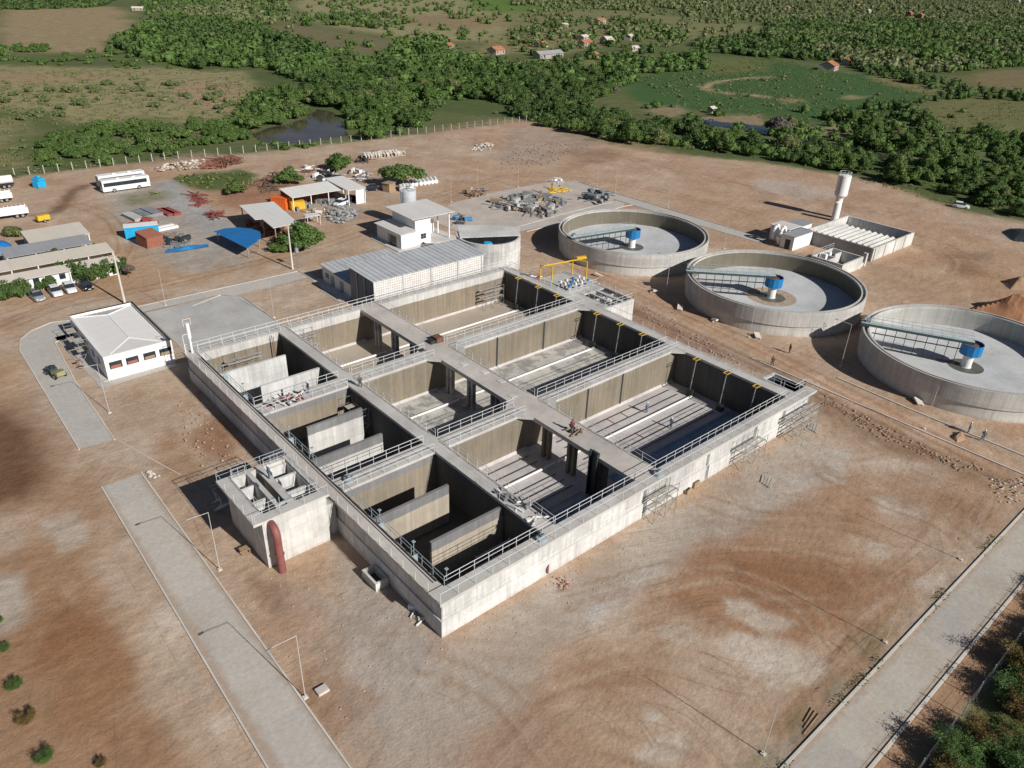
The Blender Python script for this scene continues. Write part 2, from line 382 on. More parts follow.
K['soilr'] = M_plain('soil_orange', (.46, .23, .12), .95, .2, .7)
K['gravel'] = M_plain('gravel_grey', (.29, .28, .27), .95, .25, 2)
K['bark'] = M_plain('bark', (.13, .10, .07), .9, .25, 2)
K['skin'] = M_plain('skin', (.28, .15, .09), .6, .1, 6)
K['cloth_blue'] = M_plain('cloth_blue', (.10, .19, .30), .9, .15, 5)
K['cloth_red'] = M_plain('cloth_red', (.38, .05, .05), .9, .15, 5)
K['cloth_dark'] = M_plain('cloth_dark', (.06, .065, .08), .9, .15, 5)
K['cloth_grey'] = M_plain('cloth_grey', (.20, .19, .17), .9, .15, 5)
K['car_white'] = M_plain('car_white', (.75, .76, .77), .3, .03, 1, 0, .5)
K['car_silver'] = M_plain('car_silver', (.42, .44, .46), .3, .03, 1, .3, .5)
K['car_black'] = M_plain('car_black', (.015, .018, .025), .25, .05, 1, 0, .5)
K['lampp'] = M_plain('lamp_pole_paint', (.50, .48, .45), .6, .06, 1)
K['fpost'] = M_conc('fence_post_concrete', (.42, .385, .34), .14, 0, False)
K['khaki'] = M_plain('khaki_paint', (.30, .28, .15), .7, .15, 2)
K['leaf'] = M_leaf('foliage_mesquite', (.082, .15, .034), (.135, .20, .058))
K['leaf_dark'] = M_leaf('foliage_dark', (.066, .118, .032), (.10, .152, .046))
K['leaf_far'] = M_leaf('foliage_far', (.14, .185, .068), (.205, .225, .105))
K['leaf_pale'] = M_leaf('foliage_pale', (.15, .19, .065), (.20, .21, .085))
K['leaf_grey'] = M_leaf('foliage_bare_grey', (.15, .13, .11), (.19, .165, .14))
K['leaf_feather'] = M_leaf('foliage_feathery', (.085, .165, .045), (.15, .235, .075))
K['leaf_rust'] = M_leaf('foliage_rusty', (.16, .12, .04), (.23, .16, .06))
K['water_brown'] = M_water('pond_water', (.075, .062, .042), .12)
K['water_dark'] = M_water('stream_water', (.03, .036, .028), .1)
# ------------------------------------------------------------------ ground
T = 4.38
def vnoise(x, y, s, seed=0):
    """value noise on world coordinates"""
    x = np.asarray(x)/s; y = np.asarray(y)/s
    xi = np.floor(x).astype(np.int64); yi = np.floor(y).astype(np.int64); fx = x-xi; fy = y-yi
    fx = fx*fx*(3-2*fx); fy = fy*fy*(3-2*fy)
    def h(a, b):
        n = (a*374761393+b*668265263+seed*1442695041) & 0xffffffff
        n = ((n ^ (n >> 13))*1274126177) & 0xffffffff
        return ((n ^ (n >> 16)) & 0xffff)/65535.0
    return (h(xi, yi)*(1-fx)+h(xi+1, yi)*fx)*(1-fy)+(h(xi, yi+1)*(1-fx)+h(xi+1, yi+1)*fx)*fy
def fbm(x, y, s, seed=0, o=4):
    r = 0; a = .5; t = 0
    for k in range(o): r = r+a*vnoise(x, y, s/2**k, seed+k*17); t += a; a *= .55
    return r/t
def pip(x, y, poly):
    ins = np.zeros(len(x), bool); n = len(poly)
    for i in range(n):
        x0, y0 = poly[i]; x1, y1 = poly[(i+1) % n]
        if y0 == y1: continue
        c = ((y0 > y) != (y1 > y)) & (x < (x1-x0)*(y-y0)/(y1-y0)+x0)
        ins ^= c
    return ins
def segd(x, y, pts, closed):
    d = np.full(len(x), 1e9); n = len(pts)
    for i in range(n if closed else n-1):
        ax, ay = pts[i]; bx, by = pts[(i+1) % n]; dx, dy = bx-ax, by-ay; L = dx*dx+dy*dy+1e-9
        t = np.clip(((x-ax)*dx+(y-ay)*dy)/L, 0, 1)
        d = np.minimum(d, np.hypot(x-ax-t*dx, y-ay-t*dy))
    return d
def weight(x, y, poly, soft, wob=0.0, ws=10.0, seed=3):
    """soft inside weight of a region, edge broken up by noise"""
    P = np.array(poly); m = soft+wob
    sel = np.where((x > P[:, 0].min()-m) & (x < P[:, 0].max()+m) & (y > P[:, 1].min()-m) & (y < P[:, 1].max()+m))[0]
    w = np.zeros(len(x))
    if len(sel) == 0: return w
    xs, ys = x[sel], y[sel]
    d = segd(xs, ys, poly, True); d = np.where(pip(xs, ys, poly), d, -d)
    if wob: d = d+(fbm(xs, ys, ws, seed)-.5)*2*wob
    t = np.clip(d/soft*.5+.5, 0, 1); w[sel] = t*t*(3-2*t); return w

def axis(lo, hi, step, far_lo, far_hi, g_lo, g_hi):
    a = list(np.arange(lo, hi+1e-6, step)); s = step; v = hi
    while v < far_hi: s *= g_hi; v += s; a.append(v)
    s = step; v = lo; pre = []
    while v > far_lo: s *= g_lo; v -= s; pre.append(v)
    return np.array(pre[::-1]+a)
gx = axis(-46, 126, .4, -2500, 6000, 1.07, 1.033); gy = axis(-40, 110, .4, -2500, 6000, 1.09, 1.033)
X, Y = np.meshgrid(gx, gy); nx, ny = len(gx), len(gy)
x = X.ravel(); y = Y.ravel(); NV = len(x)
C = np.zeros((NV, 3)); VEG = np.ones(NV)
# wild scrub everywhere first
b1 = fbm(x, y, 160, 1)[:, None]; b2 = fbm(x, y, 40, 5)[:, None]
C[:] = np.array((.095, .125, .048))*(1-b1)+np.array((.17, .165, .078))*b1
C *= (.75+.5*b2)
def paint(poly, c, soft, wob=0., ws=10., a=1., veg=None, seed=3):
    w = weight(x, y, poly, soft, wob, ws, seed)*a
    C[:] = C*(1-w[:, None])+np.array(c)*w[:, None]
    if veg is not None: VEG[:] = VEG*(1-w)+veg*w
def stroke(pts, c, wd, a=1., soft=None, wob=0, ws=4., veg=None):
    P = np.array(pts); m = wd*2+wob
    sel = np.where((x > P[:, 0].min()-m) & (x < P[:, 0].max()+m) & (y > P[:, 1].min()-m) & (y < P[:, 1].max()+m))[0]
    d = segd(x[sel], y[sel], pts, False)
    if wob: d = d+(fbm(x[sel], y[sel], ws, 9)-.5)*2*wob
    s = soft or wd*.5
    w = np.zeros(NV); t = np.clip((wd-d)/s*.5+.5, 0, 1); w[sel] = t*t*(3-2*t)*a
    C[:] = C*(1-w[:, None])+np.array(c)*w[:, None]
    if veg is not None: VEG[:] = VEG*(1-w)+veg*w
def ell(px, py, rx, ry, rot=0, n=20):
    cx, cy = W(px, py); return [(cx+rx*math.cos(t)*math.cos(rot)-ry*math.sin(t)*math.sin(rot), cy+rx*math.cos(t)*math.sin(rot)+ry*math.sin(t)*math.cos(rot)) for t in np.linspace(0, 2*math.pi, n, False)]
# fields of the open country
TAN = (.34, .235, .145); TANG = (.24, .20, .105)
paint(WP([(0,10),(60,9),(112,7),(128,12),(132,34),(124,44),(100,52),(60,52),(0,50)]), (.33,.25,.15), 12, 14, 40, .95, .6)
paint(WP([(-60,66),(80,66),(200,70),(236,72),(262,80),(262,96),(232,112),(200,122),(150,118),(100,124),(60,130),(-60,128)]), (.30,.26,.14), 8, 12, 26, .95, .95)
paint(WP([(-40,76),(60,74),(130,76),(60,82),(-40,86)]), TAN, 4, 3, 10, .8, .3)
paint(WP([(180,80),(225,82),(240,95),(228,112),(195,106),(176,92)]), (.37,.25,.17), 6, 5, 12, .8, .3)
paint(WP([(-60,108),(40,112),(90,128),(110,140),(60,150),(90,158),(165,150),(256,145),(256,152),(165,162),(0,182),(-60,190)]), (.10,.125,.045), 6, 6, 16, .95, 1)
paint(WP([(-60,120),(20,118),(34,134),(14,150),(30,166),(-60,186)]), (.27,.235,.125), 8, 6, 14, .8, .8)
paint(WP([(258,26),(300,26),(345,34),(392,40),(398,50),(360,54),(300,48),(262,38)]), (.19,.16,.09), 8, 8, 25, .9, .7)
paint(WP([(290,-4),(470,-4),(505,10),(516,30),(500,40),(430,42),(350,30),(300,18)]), (.31,.275,.15), 15, 20, 60, .95, .7)
paint(WP([(395,16),(500,14),(514,24),(470,30),(410,26)]), (.27,.19,.11), 15, 15, 40, .7, .4)
paint(WP([(490,36),(520,34),(600,30),(612,44),(560,54),(470,54)]), (.27,.235,.12), 8, 8, 30, .8, .7)
paint(WP([(462,-6),(650,-6),(632,6),(560,10),(512,14),(470,10)]), (.12,.2,.045), 10, 10, 40, .95, .7)
paint(WP([(512,13),(640,8),(768,20),(768,36),(700,40),(600,30),(520,30)]), (.215,.205,.10), 15, 20, 60, .9, .9)
paint(WP([(512,61),(600,58),(640,60),(640,68),(560,66),(520,78),(512,72)]), (.21,.2,.075), 4, 4, 15, .9, .6)
paint(WP([(620,80),(690,70),(768,57),(830,72),(870,74),(930,92),(918,108),(862,122),(830,126),(768,116),(690,110),(630,100)]), (.055,.115,.038), 5, 5, 20, .95, .8)
paint(WP([(700,62),(768,60),(768,70),(708,76)]), (.16,.16,.06), 4, 4, 12, .8, .7)
stroke(WP([(768,77),(730,80),(712,83),(704,87),(712,92),(740,94),(768,97)]), (.42,.31,.2), 2.2, .95, 1.5, 1.0, 5, .1)
paint(WP([(776,97),(800,98),(806,102),(785,104)]), (.3,.22,.13), 2, 2, 6, .8, .3)
paint(WP([(842,95),(868,96),(864,99),(845,99)]), (.3,.24,.14), 2, 2, 6, .8, .3)
paint(WP([(918,108),(940,98),(968,97),(1024,103),(1040,105),(1040,148),(985,138),(940,128),(922,122)]), (.165,.16,.07), 5, 5, 14, .95, .8)
paint(WP([(972,74),(1000,68),(1040,66),(1040,92),(1000,92),(974,88)]), (.21,.165,.09), 6, 6, 20, .9, .6)
paint(WP([(866,76),(900,80),(942,90),(930,95),(890,86)]), (.24,.2,.1), 3, 3, 10, .8, .6)
for p in ([(806,128),(842,124),(866,134),(850,138),(820,134)], [(872,142),(905,148),(945,153),(962,158),(930,160),(880,150)], [(640,110),(676,104),(690,112),(668,118)], [(690,118),(760,114),(766,124),(700,126)]):
    paint(WP(p), (.30,.225,.145), 2, 3, 8, .85, .4)
paint(WP([(380,92),(420,96),(440,102),(410,106),(372,102)]), (.36,.27,.17), 2, 3, 8, .5, .3)
for p in ([(256,62),(275,64),(270,72),(256,70)], [(285,84),(310,82),(318,94),(290,96)], [(345,94),(370,94),(372,102),(350,100)]):
    paint(WP(p), (.36,.26,.16), 2, 3, 8, .9, .3)
# river-side wood floor
paint(WP([(768,20),(1060,18),(1060,66),(950,74),(900,76),(860,72),(830,60),(768,46)]), (.075,.105,.038), 10, 10, 30, .85, .8)
paint(WP([(690,40),(768,36),(830,56),(830,64),(768,58),(700,54)]), (.07,.10,.036), 6, 6, 20, .85, .8)
paint(WP([(512,-8),(1080,-8),(1080,24),(768,26),(640,12),(512,6)]), (.095,.125,.046), 15, 20, 50, .7, .8)
paint(WP([(512,84),(560,110),(640,124),(768,144),(900,160),(1040,178),(1040,224),(990,217),(962,209),(873,179),(760,161),(640,149),(560,133),(512,118),(440,112),(380,132),(345,126),(300,112),(256,96),(256,60),(340,70),(440,60),(512,74)]), (.085,.115,.042), 5, 4, 12, .85, 1)
paint(WP([(100,44),(150,26),(200,22),(256,24),(300,44),(350,56),(256,68),(205,72),(140,58)]), (.085,.115,.042), 8, 8, 20, .85, 1)
# the building site: bare soil
SITE = [(-2400,-35),(-40,-36),(260,-36),(262,-10),(198,5),(190,30),(203,60),(193,93),(174,125),(168,150),(176,180),(181,186),(140,186),(99,187.5),(67,190),(41,194),(0,197),(-80,202),(-300,210),(-2400,200)]
n1 = fbm(x, y, 34, 21); n2 = fbm(x, y, 9, 31); n3 = fbm(x, y, 70, 41)
SOIL = np.array((.44, .312, .217)); SOILP = np.array((.475, .37, .28)); SOILD = np.array((.33, .205, .128)); SOILR = np.array((.43, .27, .17))
ws = weight(x, y, SITE, 2.5, 2.0, 8)
soil = SOIL*(1-n3[:, None])+SOILP*n3[:, None]
k = np.clip((n1-.5)*3, 0, 1)[:, None]; soil = soil*(1-k*.6)+SOILR*k*.6
k = np.clip((n2-.55)*4, 0, 1)[:, None]; soil = soil*(1-k*.35)+SOILD*k*.35
C[:] = C*(1-ws[:, None])+soil*ws[:, None]; VEG *= (1-ws)
# tones of the site
def P(pts, c, soft=2., wob=2., sc_=7., a=.8, veg=None, seed=3): paint(WP(pts), c, soft, wob, sc_, a, veg, seed)
P([(0,560),(40,540),(75,555),(110,600),(145,640),(140,700),(190,768),(60,790),(-60,790),(-60,600)], (.335,.195,.11), 1.4, 1.4, 4, .85)
P([(60,600),(100,620),(130,680),(110,740),(60,730),(40,660)], (.29,.155,.082), 1.2, 1.4, 3, .7)
P([(30,470),(90,470),(110,540),(70,570),(30,540)], (.37,.225,.135), 1.5, 1.5, 4, .6)
P([(-60,380),(12,392),(48,420),(66,456),(60,486),(30,510),(-60,520)], (.25,.145,.082), 2.0, 1.5, 4, .7)
P([(-60,408),(4,414),(28,430),(44,452),(42,478),(22,498),(-60,508)], (.15,.082,.045), 1.6, .8, 3, .9)
P([(-60,340),(10,350),(30,376),(25,400),(-60,410)], (.43,.29,.18), 2, 1.5, 4, .7)
P([(-30,566),(24,575),(30,612),(6,636),(-30,630)], (.47,.42,.36), 1.2, 1.2, 3, .8)
P([(40,520),(75,512),(90,540),(60,552)], (.50,.43,.36), .8, 1, 2, .7)
P([(110,600),(165,575),(215,640),(250,768),(200,768),(150,680)], (.47,.36,.265), 1.4, 1.4, 4, .7)
P([(150,610),(170,600),(205,680),(225,740),(190,700)], (.52,.42,.33), .7, .8, 2, .6)
P([(290,580),(380,570),(500,640),(560,720),(560,790),(380,790),(330,700)], (.42,.335,.27), 2.2, 2, 5, .75)
P([(340,640),(440,650),(470,720),(420,760),(350,700)], (.45,.39,.335), 1.2, 1.4, 2.5, .7)
P([(330,540),(440,640),(420,680),(340,640)], (.38,.33,.285), 1.2, 1.2, 3, .75)
P([(235,520),(265,585),(340,600),(330,560)], (.42,.295,.20), 1.2, 1.2, 3, .7)
P([(250,575),(290,590),(285,610),(262,606)], (.27,.175,.115), .8, .9, 2, .7)
P([(300,690),(340,670),(380,700),(330,740)], (.33,.205,.13), 1.0, 1, 2.5, .6)
P([(440,640),(600,570),(700,520),(800,470),(850,480),(760,540),(640,590),(520,660)], (.38,.32,.27), 1.8, 1.6, 4, .85)
P([(560,600),(650,555),(680,560),(610,620),(570,640)], (.45,.40,.35), 1.0, 1.2, 2.5, .6)
P([(690,545),(760,528),(850,545),(905,590),(850,640),(790,655),(700,625),(650,600)], (.335,.185,.105), 1.8, 1.8, 4, .9)
P([(730,560),(800,550),(850,575),(820,620),(750,600)], (.275,.145,.078), 1.2, 1.4, 3, .6)
P([(780,470),(860,478),(885,520),(820,560),(745,545)], (.36,.215,.13), 1.6, 1.6, 4, .75)
P([(880,560),(930,560),(900,620),(830,690),(790,740),(760,740),(830,640)], (.34,.20,.12), 1.5, 1.5, 4, .7)
P([(560,660),(620,640),(690,680),(640,710),(580,700)], (.345,.205,.125), 1.5, 1.5, 3, .7)
P([(460,720),(540,700),(600,740),(560,790),(470,790)], (.37,.235,.15), 1.5, 1.5, 3, .6)
P([(840,640),(880,600),(915,590),(860,680),(800,745)], (.40,.26,.165), 1, 1, 3, .6)
for p in ([(722,598),(745,600),(770,612),(796,622),(800,630),(760,632),(728,616)], [(712,640),(735,632),(770,636),(800,645),(832,665),(810,688),(770,684),(735,662)], [(872,497),(905,496),(932,508),(920,520),(880,512)], [(862,462),(900,458),(962,475),(940,490),(890,488)], [(910,582),(945,572),(950,582),(925,592)], [(650,742),(680,732),(694,752),(664,766)], [(634,752),(652,744),(658,766),(640,770)], [(645,710),(666,714),(660,724),(648,722)], [(655,628),(690,630),(700,642),(670,645)], [(740,690),(752,688),(756,696),(744,698)], [(868,545),(890,542),(884,556),(866,556)]):
    P(p, (.54,.465,.385), .5, .8, 1.8, .75)
P([(745,655),(790,650),(806,668),(785,680),(756,674)], (.56,.49,.41), .4, .6, 1.2, .85)
P([(880,470),(980,465),(1024,480),(960,520),(900,510)], (.35,.215,.135), 2, 2, 4, .7)
P([(940,500),(985,490),(1000,510),(960,545)], (.31,.185,.115), 1.2, 1.2, 3, .6)
P([(186,440),(205,418),(222,416),(236,440),(230,458),(206,462)], (.29,.155,.088), 1.2, 1.2, 2.5, .8)
P([(120,400),(165,385),(200,395),(190,430),(140,430)], (.42,.31,.22), 1.5, 1.5, 3, .7)
P([(150,440),(180,430),(200,470),(170,490)], (.34,.205,.12), 1.2, 1.2, 3, .7)
P([(446,642),(560,580),(660,522),(800,432),(850,452),(835,480),(760,512),(670,556),(600,602),(520,680),(440,712),(400,690)], (.435,.375,.315), 1.0, 1.3, 3, .85)
P([(400,690),(500,640),(560,650),(500,720),(420,768),(380,768)], (.43,.365,.30), 1.2, 1.2, 2.5, .7)
P([(818,392),(900,430),(1000,476),(985,488),(880,446),(812,410)], (.30,.205,.135), 1.5, 1.2, 3, .8)
P([(545,270),(610,290),(700,345),(790,385),(760,372),(640,330),(560,290)], (.31,.18,.115), 1.5, 1.5, 4, .7)
P([(560,262),(640,300),(740,352),(860,410),(1024,490),(1024,475),(860,395),(740,335),(650,288)], (.42,.265,.165), 2, 1.5, 5, .8)
P([(430,130),(520,118),(600,130),(700,160),(800,170),(880,190),(960,215),(900,240),(780,210),(640,170),(520,150)], (.44,.295,.205), 8, 5, 16, .6)
P([(750,178),(800,182),(840,196),(800,200),(760,192)], (.46,.39,.34), 4, 3, 10, .8)
P([(512,128),(580,132),(600,145),(540,165),(490,170)], (.36,.29,.235), 4, 4, 6, .6)
P([(560,150),(610,148),(620,160),(580,165)], (.28,.175,.12), 3, 3, 6, .6)
P([(860,235),(960,225),(1040,260),(1040,300),(950,300),(880,260)], (.43,.275,.175), 6, 4, 12, .6)
P([(945,255),(985,252),(980,275),(950,272)], (.25,.165,.11), 3, 3, 5, .7)
P([(420,165),(520,180),(600,190),(760,215),(740,205),(620,175),(500,160)], (.46,.315,.215), 3, 2, 8, .6)
P([(0,300),(90,300),(290,262),(310,250),(120,245),(90,285),(0,310)], (.415,.265,.155), 3, 2, 8, .6)
P([(0,260),(100,215),(130,290),(60,305),(0,310)], (.40,.255,.15), 3, 2, 8, .5)
P([(800,378),(870,412),(960,452),(1040,492),(1040,474),(960,436),(880,404),(812,372)], (.52,.355,.245), .5, .3, 2, .9)
P([(792,386),(850,416),(940,460),(1000,486),(1000,480),(940,454),(860,413),(800,380)], (.22,.135,.085), .5, .8, 1.2, .9)
P([(560,285),(640,318),(720,356),(790,384),(800,378),(730,346),(640,306),(560,276)], (.24,.15,.10), .6, .9, 1.5, .75)
P([(560,262),(640,298),(740,345),(800,374),(800,366),(740,335),(650,290),(570,256)], (.50,.34,.235), .7, .5, 2, .7)
# grey gravel yard
P([(102,190),(150,183),(178,180),(200,200),(250,240),(245,266),(180,270),(150,255),(112,222)], (.375,.34,.30), 3, 3, 8, .85)
P([(152,182),(172,180),(232,225),(250,244),(225,250),(180,215)], (.37,.36,.345), 2, 2, 6, .8)
P([(115,195),(165,190),(170,200),(130,206)], (.19,.19,.09), 2, 3, 5, .6, .8)
P([(172,178),(205,172),(240,170),(256,176),(250,186),(225,191),(198,190)], (.085,.125,.035), 2, 2, 6, .95, .9)
P([(218,190),(270,180),(300,185),(290,205),(250,210),(222,208)], (.33,.165,.10), 3, 3, 6, .8)
P([(300,195),(380,190),(420,215),(380,255),(330,270),(300,250)], (.42,.305,.215), 4, 3, 8, .6)
stroke(WP([(85,186),(72,192),(64,205),(55,212),(35,216)]), (.16,.10,.06), 1.3, .8, 1.2, 1.0, 4)
P([(325,205),(350,200),(362,212),(352,222),(332,222)], (.30,.29,.285), 2, 2, 5, .85)
P([(150,158),(205,152),(240,156),(235,166),(170,170)], (.38,.27,.19), 2, 3, 6, .6)
# strip of weeds beside the paved road, planting strip and shrubs beyond
for a, b_, r in ((760, 766, 1.6), (800, 722, 1.5), (835, 690, 1.2), (870, 645, 1.5), (905, 610, .8), (888, 632, 1.0)): paint(ell(a, b_, r*1.6, r*.7, .1), (.17,.165,.085), .6, .8, .9, .45, .7)
paint([(5,-29.6),(62,-29.6),(62,-28.1),(5,-27.4)], (.34,.285,.225), .4, .8, 2.2, .7)
paint([(-10,-36.2),(300,-36.2),(300,-90),(-10,-90)], (.13,.145,.055), 1.2, .8, 3, .9, .9)
paint([(15,-35.4),(140,-35.4),(140,-33.1),(15,-33.1)], (.36,.215,.125), .5, .5, 2, .8, 0)
# wheel tracks: pairs of thin ruts
def ruts(pts, c=(.30,.19,.115), gauge=1.9, wd=.22, a=.5):
    pts = WP(pts); Q = []
    for i in range(len(pts)-1):
        for t in np.linspace(0, 1, 6, False): Q.append((pts[i][0]+(pts[i+1][0]-pts[i][0])*t, pts[i][1]+(pts[i+1][1]-pts[i][1])*t))
    Q.append(pts[-1]); Q = np.array(Q)
    for _ in range(3): Q[1:-1] = (Q[:-2]+2*Q[1:-1]+Q[2:])/4
    d = np.gradient(Q, axis=0); d /= np.linalg.norm(d, axis=1)[:, None]+1e-9; nrm = np.c_[-d[:, 1], d[:, 0]]
    for s in (-.5, .5): stroke([tuple(q) for q in Q+nrm*gauge*s], c, wd, a, .3, .12, 1.2)
TR = [[(600,560),(700,540),(800,545),(900,560),(985,545),(1000,500)], [(560,600),(700,560),(820,560),(880,600),(840,680),(780,740)], [(640,640),(740,600),(860,600),(920,560),(960,500)],
      [(520,690),(640,650),(760,690),(830,660),(900,600)], [(500,768),(560,700),(660,690),(720,740),(740,768)], [(820,470),(880,500),(940,520),(985,560)], [(860,440),(930,480),(1000,500)], [(600,740),(700,768)],
      [(700,500),(760,520),(830,520),(900,540)], [(640,590),(720,570),(800,600),(830,640)], [(420,660),(500,690),(560,768)], [(380,640),(460,720),(480,768)],
      [(20,560),(60,520),(100,500)], [(130,540),(200,640),(260,740)], [(120,560),(190,680),(230,768)], [(60,768),(90,640),(70,560),(40,500)],
      [(0,330),(60,305),(140,290),(260,262),(330,245),(420,210)], [(0,318),(80,290),(130,250),(110,215),(60,200)], [(560,268),(650,310),(760,362),(900,432),(1024,492)], [(566,262),(660,300),(770,352),(910,425),(1024,484)],
      [(420,200),(520,172),(640,185),(760,215)], [(900,235),(960,260),(930,290),(880,300)], [(860,225),(940,240),(1000,280)], [(440,140),(540,140),(660,165),(780,195),(900,215)], [(600,158),(700,180),(790,205)]]
for i, t in enumerate(TR):
    if t[0][0] < 420 and t[0][1] > 380: continue
    ruts(t, (.29,.175,.105) if i % 3 else (.47,.36,.265), 1.9+.3*(i % 3), .2 if i < 12 else .3, .55)
    ruts([(a+6, b_+5) for a, b_ in t], (.30,.18,.11) if i % 2 else (.46,.35,.25), 1.8, .18, .35)
# mesh, with openings left where the sunken basin stands
z = np.zeros(NV)
far = np.clip((np.hypot(x-60, y-60)-420)/1500, 0, 1); z = z+far*(fbm(x, y, 500, 77)-.5)*14
idx = np.arange(NV).reshape(ny, nx)
q = np.stack([idx[:-1, :-1], idx[:-1, 1:], idx[1:, 1:], idx[1:, :-1]], -1).reshape(-1, 4)
qx = x[q].mean(1); qy = y[q].mean(1)
q = q[~((qx > -.4) & (qx < 57) & (qy > -.4) & (qy < 58.9))]
def npmesh(name, V, Fc, k=4):
    me = bpy.data.meshes.new(name); n = len(Fc)
    me.vertices.add(len(V)); me.vertices.foreach_set('co', np.ascontiguousarray(V, dtype=np.float32).ravel())
    me.loops.add(n*k); me.loops.foreach_set('vertex_index', np.ascontiguousarray(Fc, dtype=np.int32).ravel())
    me.polygons.add(n); me.polygons.foreach_set('loop_start', np.arange(0, n*k, k, dtype=np.int32))
    me.update(calc_edges=True); return me
me = npmesh('ground', np.c_[x, y, z], q)
at = me.color_attributes.new('tone', 'FLOAT_COLOR', 'POINT'); at.data.foreach_set('color', np.c_[C, VEG].astype(np.float32).ravel())
ground = bpy.data.objects.new('ground', me); col.objects.link(ground); tag(ground, kind='structure')
m, nt, b = new_mat('ground_soil'); p = posn(nt)
ca = nd(nt, 'ShaderNodeVertexColor', layer_name='tone')
f = ramp01(nt, noise(nt, p, .9, 6, .68), .22, .78, .8, 1.2)
f = mth(nt, 'MULTIPLY', f, ramp01(nt, noise(nt, p, .12, 5, .6), .25, .75, .88, 1.12))
f = mth(nt, 'MULTIPLY', f, ramp01(nt, noise(nt, p, 5, 4, .8), .3, .7, .82, 1.18))
vs_ = nd(nt, 'ShaderNodeTexVoronoi', Scale=3.2); nt.links.new(p, vs_.inputs['Vector'])
clod = mth(nt, 'MULTIPLY', mth(nt, 'LESS_THAN', vs_.outputs['Distance'], .16), ramp01(nt, noise(nt, p, .35, 5, .7), .48, .6))
f = mth(nt, 'MULTIPLY', f, mth(nt, 'SUBTRACT', 1.0, mth(nt, 'MULTIPLY', mth(nt, 'MULTIPLY', clod, .3), mth(nt, 'SUBTRACT', 1.0, ca.outputs['Alpha']))))
base = scalec(nt, ca.outputs['Color'], f)
sp = ramp01(nt, noise(nt, p, .22, 6, .72), .5, .6)
bare = mth(nt, 'SUBTRACT', 1.0, ca.outputs['Alpha'])
r1 = mth(nt, 'MULTIPLY', ramp01(nt, noise(nt, p, .085, 9, .68), .50, .60), mth(nt, 'MULTIPLY', bare, .55))
base = mixc(nt, r1, base, mixc(nt, 1.0, base, (.84, .73, .65), 'MULTIPLY'))
mpp = nd(nt, 'ShaderNodeMapping'); mpp.inputs['Location'].default_value = (91, 37, 5); nt.links.new(p, mpp.inputs['Vector'])
r2 = mth(nt, 'MULTIPLY', ramp01(nt, noise(nt, mpp.outputs[0], .13, 9, .7), .54, .62), mth(nt, 'MULTIPLY', bare, .6))
base = mixc(nt, r2, base, mixc(nt, 1.0, base, (1.2, 1.3, 1.42), 'MULTIPLY'))
grn = mixc(nt, mth(nt, 'MULTIPLY', sp, mth(nt, 'MULTIPLY', ca.outputs['Alpha'], .6)), base, (.08, .115, .04))
# pebbles
vo = nd(nt, 'ShaderNodeTexVoronoi', Scale=1.3); nt.links.new(p, vo.inputs['Vector'])
peb = mth(nt, 'MULTIPLY', mth(nt, 'LESS_THAN', vo.outputs['Distance'], .11), ramp01(nt, noise(nt, p, .25, 4, .6), .5, .62))
peb = mth(nt, 'MULTIPLY', peb, mth(nt, 'SUBTRACT', 1.0, ca.outputs['Alpha']))
cc = mixc(nt, mth(nt, 'MULTIPLY', peb, .42), grn, (.52, .45, .37))
nt.links.new(cc, b.inputs['Base Color']); b.inputs['Roughness'].default_value = .95; b.inputs['Specular IOR Level'].default_value = .1
hgt = mth(nt, 'ADD', noise(nt, p, 1.1, 6, .7), mth(nt, 'MULTIPLY', noise(nt, p, .22, 4, .6), 3.0))
bump(nt, b, hgt, .6, .16)
me.materials.append(m)
# wheel tracks pressed into the soil: thin patchy ribbons in pairs, each pass a hair above the last
mt_, nt, b = new_mat('track_soil'); p = posn(nt)
fk = ramp01(nt, noise(nt, p, 1.2, 5, .7), .25, .75, .75, 1.25); nt.links.new(scalec(nt, (.255, .155, .095), fk), b.inputs['Base Color']); b.inputs['Roughness'].default_value = .95; b.inputs['Specular IOR Level'].default_value = .1
nt.links.new(mth(nt, 'MULTIPLY', ramp01(nt, noise(nt, p, .13, 5, .65), .46, .66, 0, .25), ramp01(nt, noise(nt, p, 2.4, 5, .75), .35, .6, .25, 1)), b.inputs['Alpha'])
mt2, nt, b = new_mat('track_soil_pale'); p = posn(nt)
fk = ramp01(nt, noise(nt, p, 1.2, 5, .7), .25, .75, .8, 1.2); nt.links.new(scalec(nt, (.54, .445, .35), fk), b.inputs['Base Color']); b.inputs['Roughness'].default_value = .95; b.inputs['Specular IOR Level'].default_value = .1
nt.links.new(mth(nt, 'MULTIPLY', ramp01(nt, noise(nt, p, .11, 5, .65), .46, .64, 0, .3), ramp01(nt, noise(nt, p, 2.4, 5, .75), .35, .6, .25, 1)), b.inputs['Alpha'])
tr = random.Random(31); zt = .006; dk, pl = MB(), MB()
TR2 = TR+[[(700,470),(790,500),(900,500),(1000,470)], [(640,540),(740,520),(860,530),(960,560)], [(560,640),(660,600),(760,590),(850,620),(870,660)], [(480,700),(580,650),(690,640),(780,700),(770,768)], [(900,480),(960,530),(950,590),(880,650)], [(700,560),(760,600),(850,600),(920,550),(1000,480)], [(420,720),(520,670),(620,680),(680,768)], [(850,660),(800,720),(770,768)], [(870,640),(820,700),(790,750)],
  [(150,470),(180,500),(200,560)], [(250,600),(300,660),(340,740),(350,768)], [(280,590),(340,650),(390,768)], [(130,400),(170,420),(190,450)], [(20,500),(60,600),(50,700),(20,768)], [(80,480),(110,560),(170,660),(230,768)], [(0,520),(50,560),(80,640),(80,768)], [(340,560),(400,640),(430,660)], [(760,240),(840,250),(920,290),(940,320)], [(900,230),(920,270),(890,300)], [(640,170),(740,185),(830,215)]]
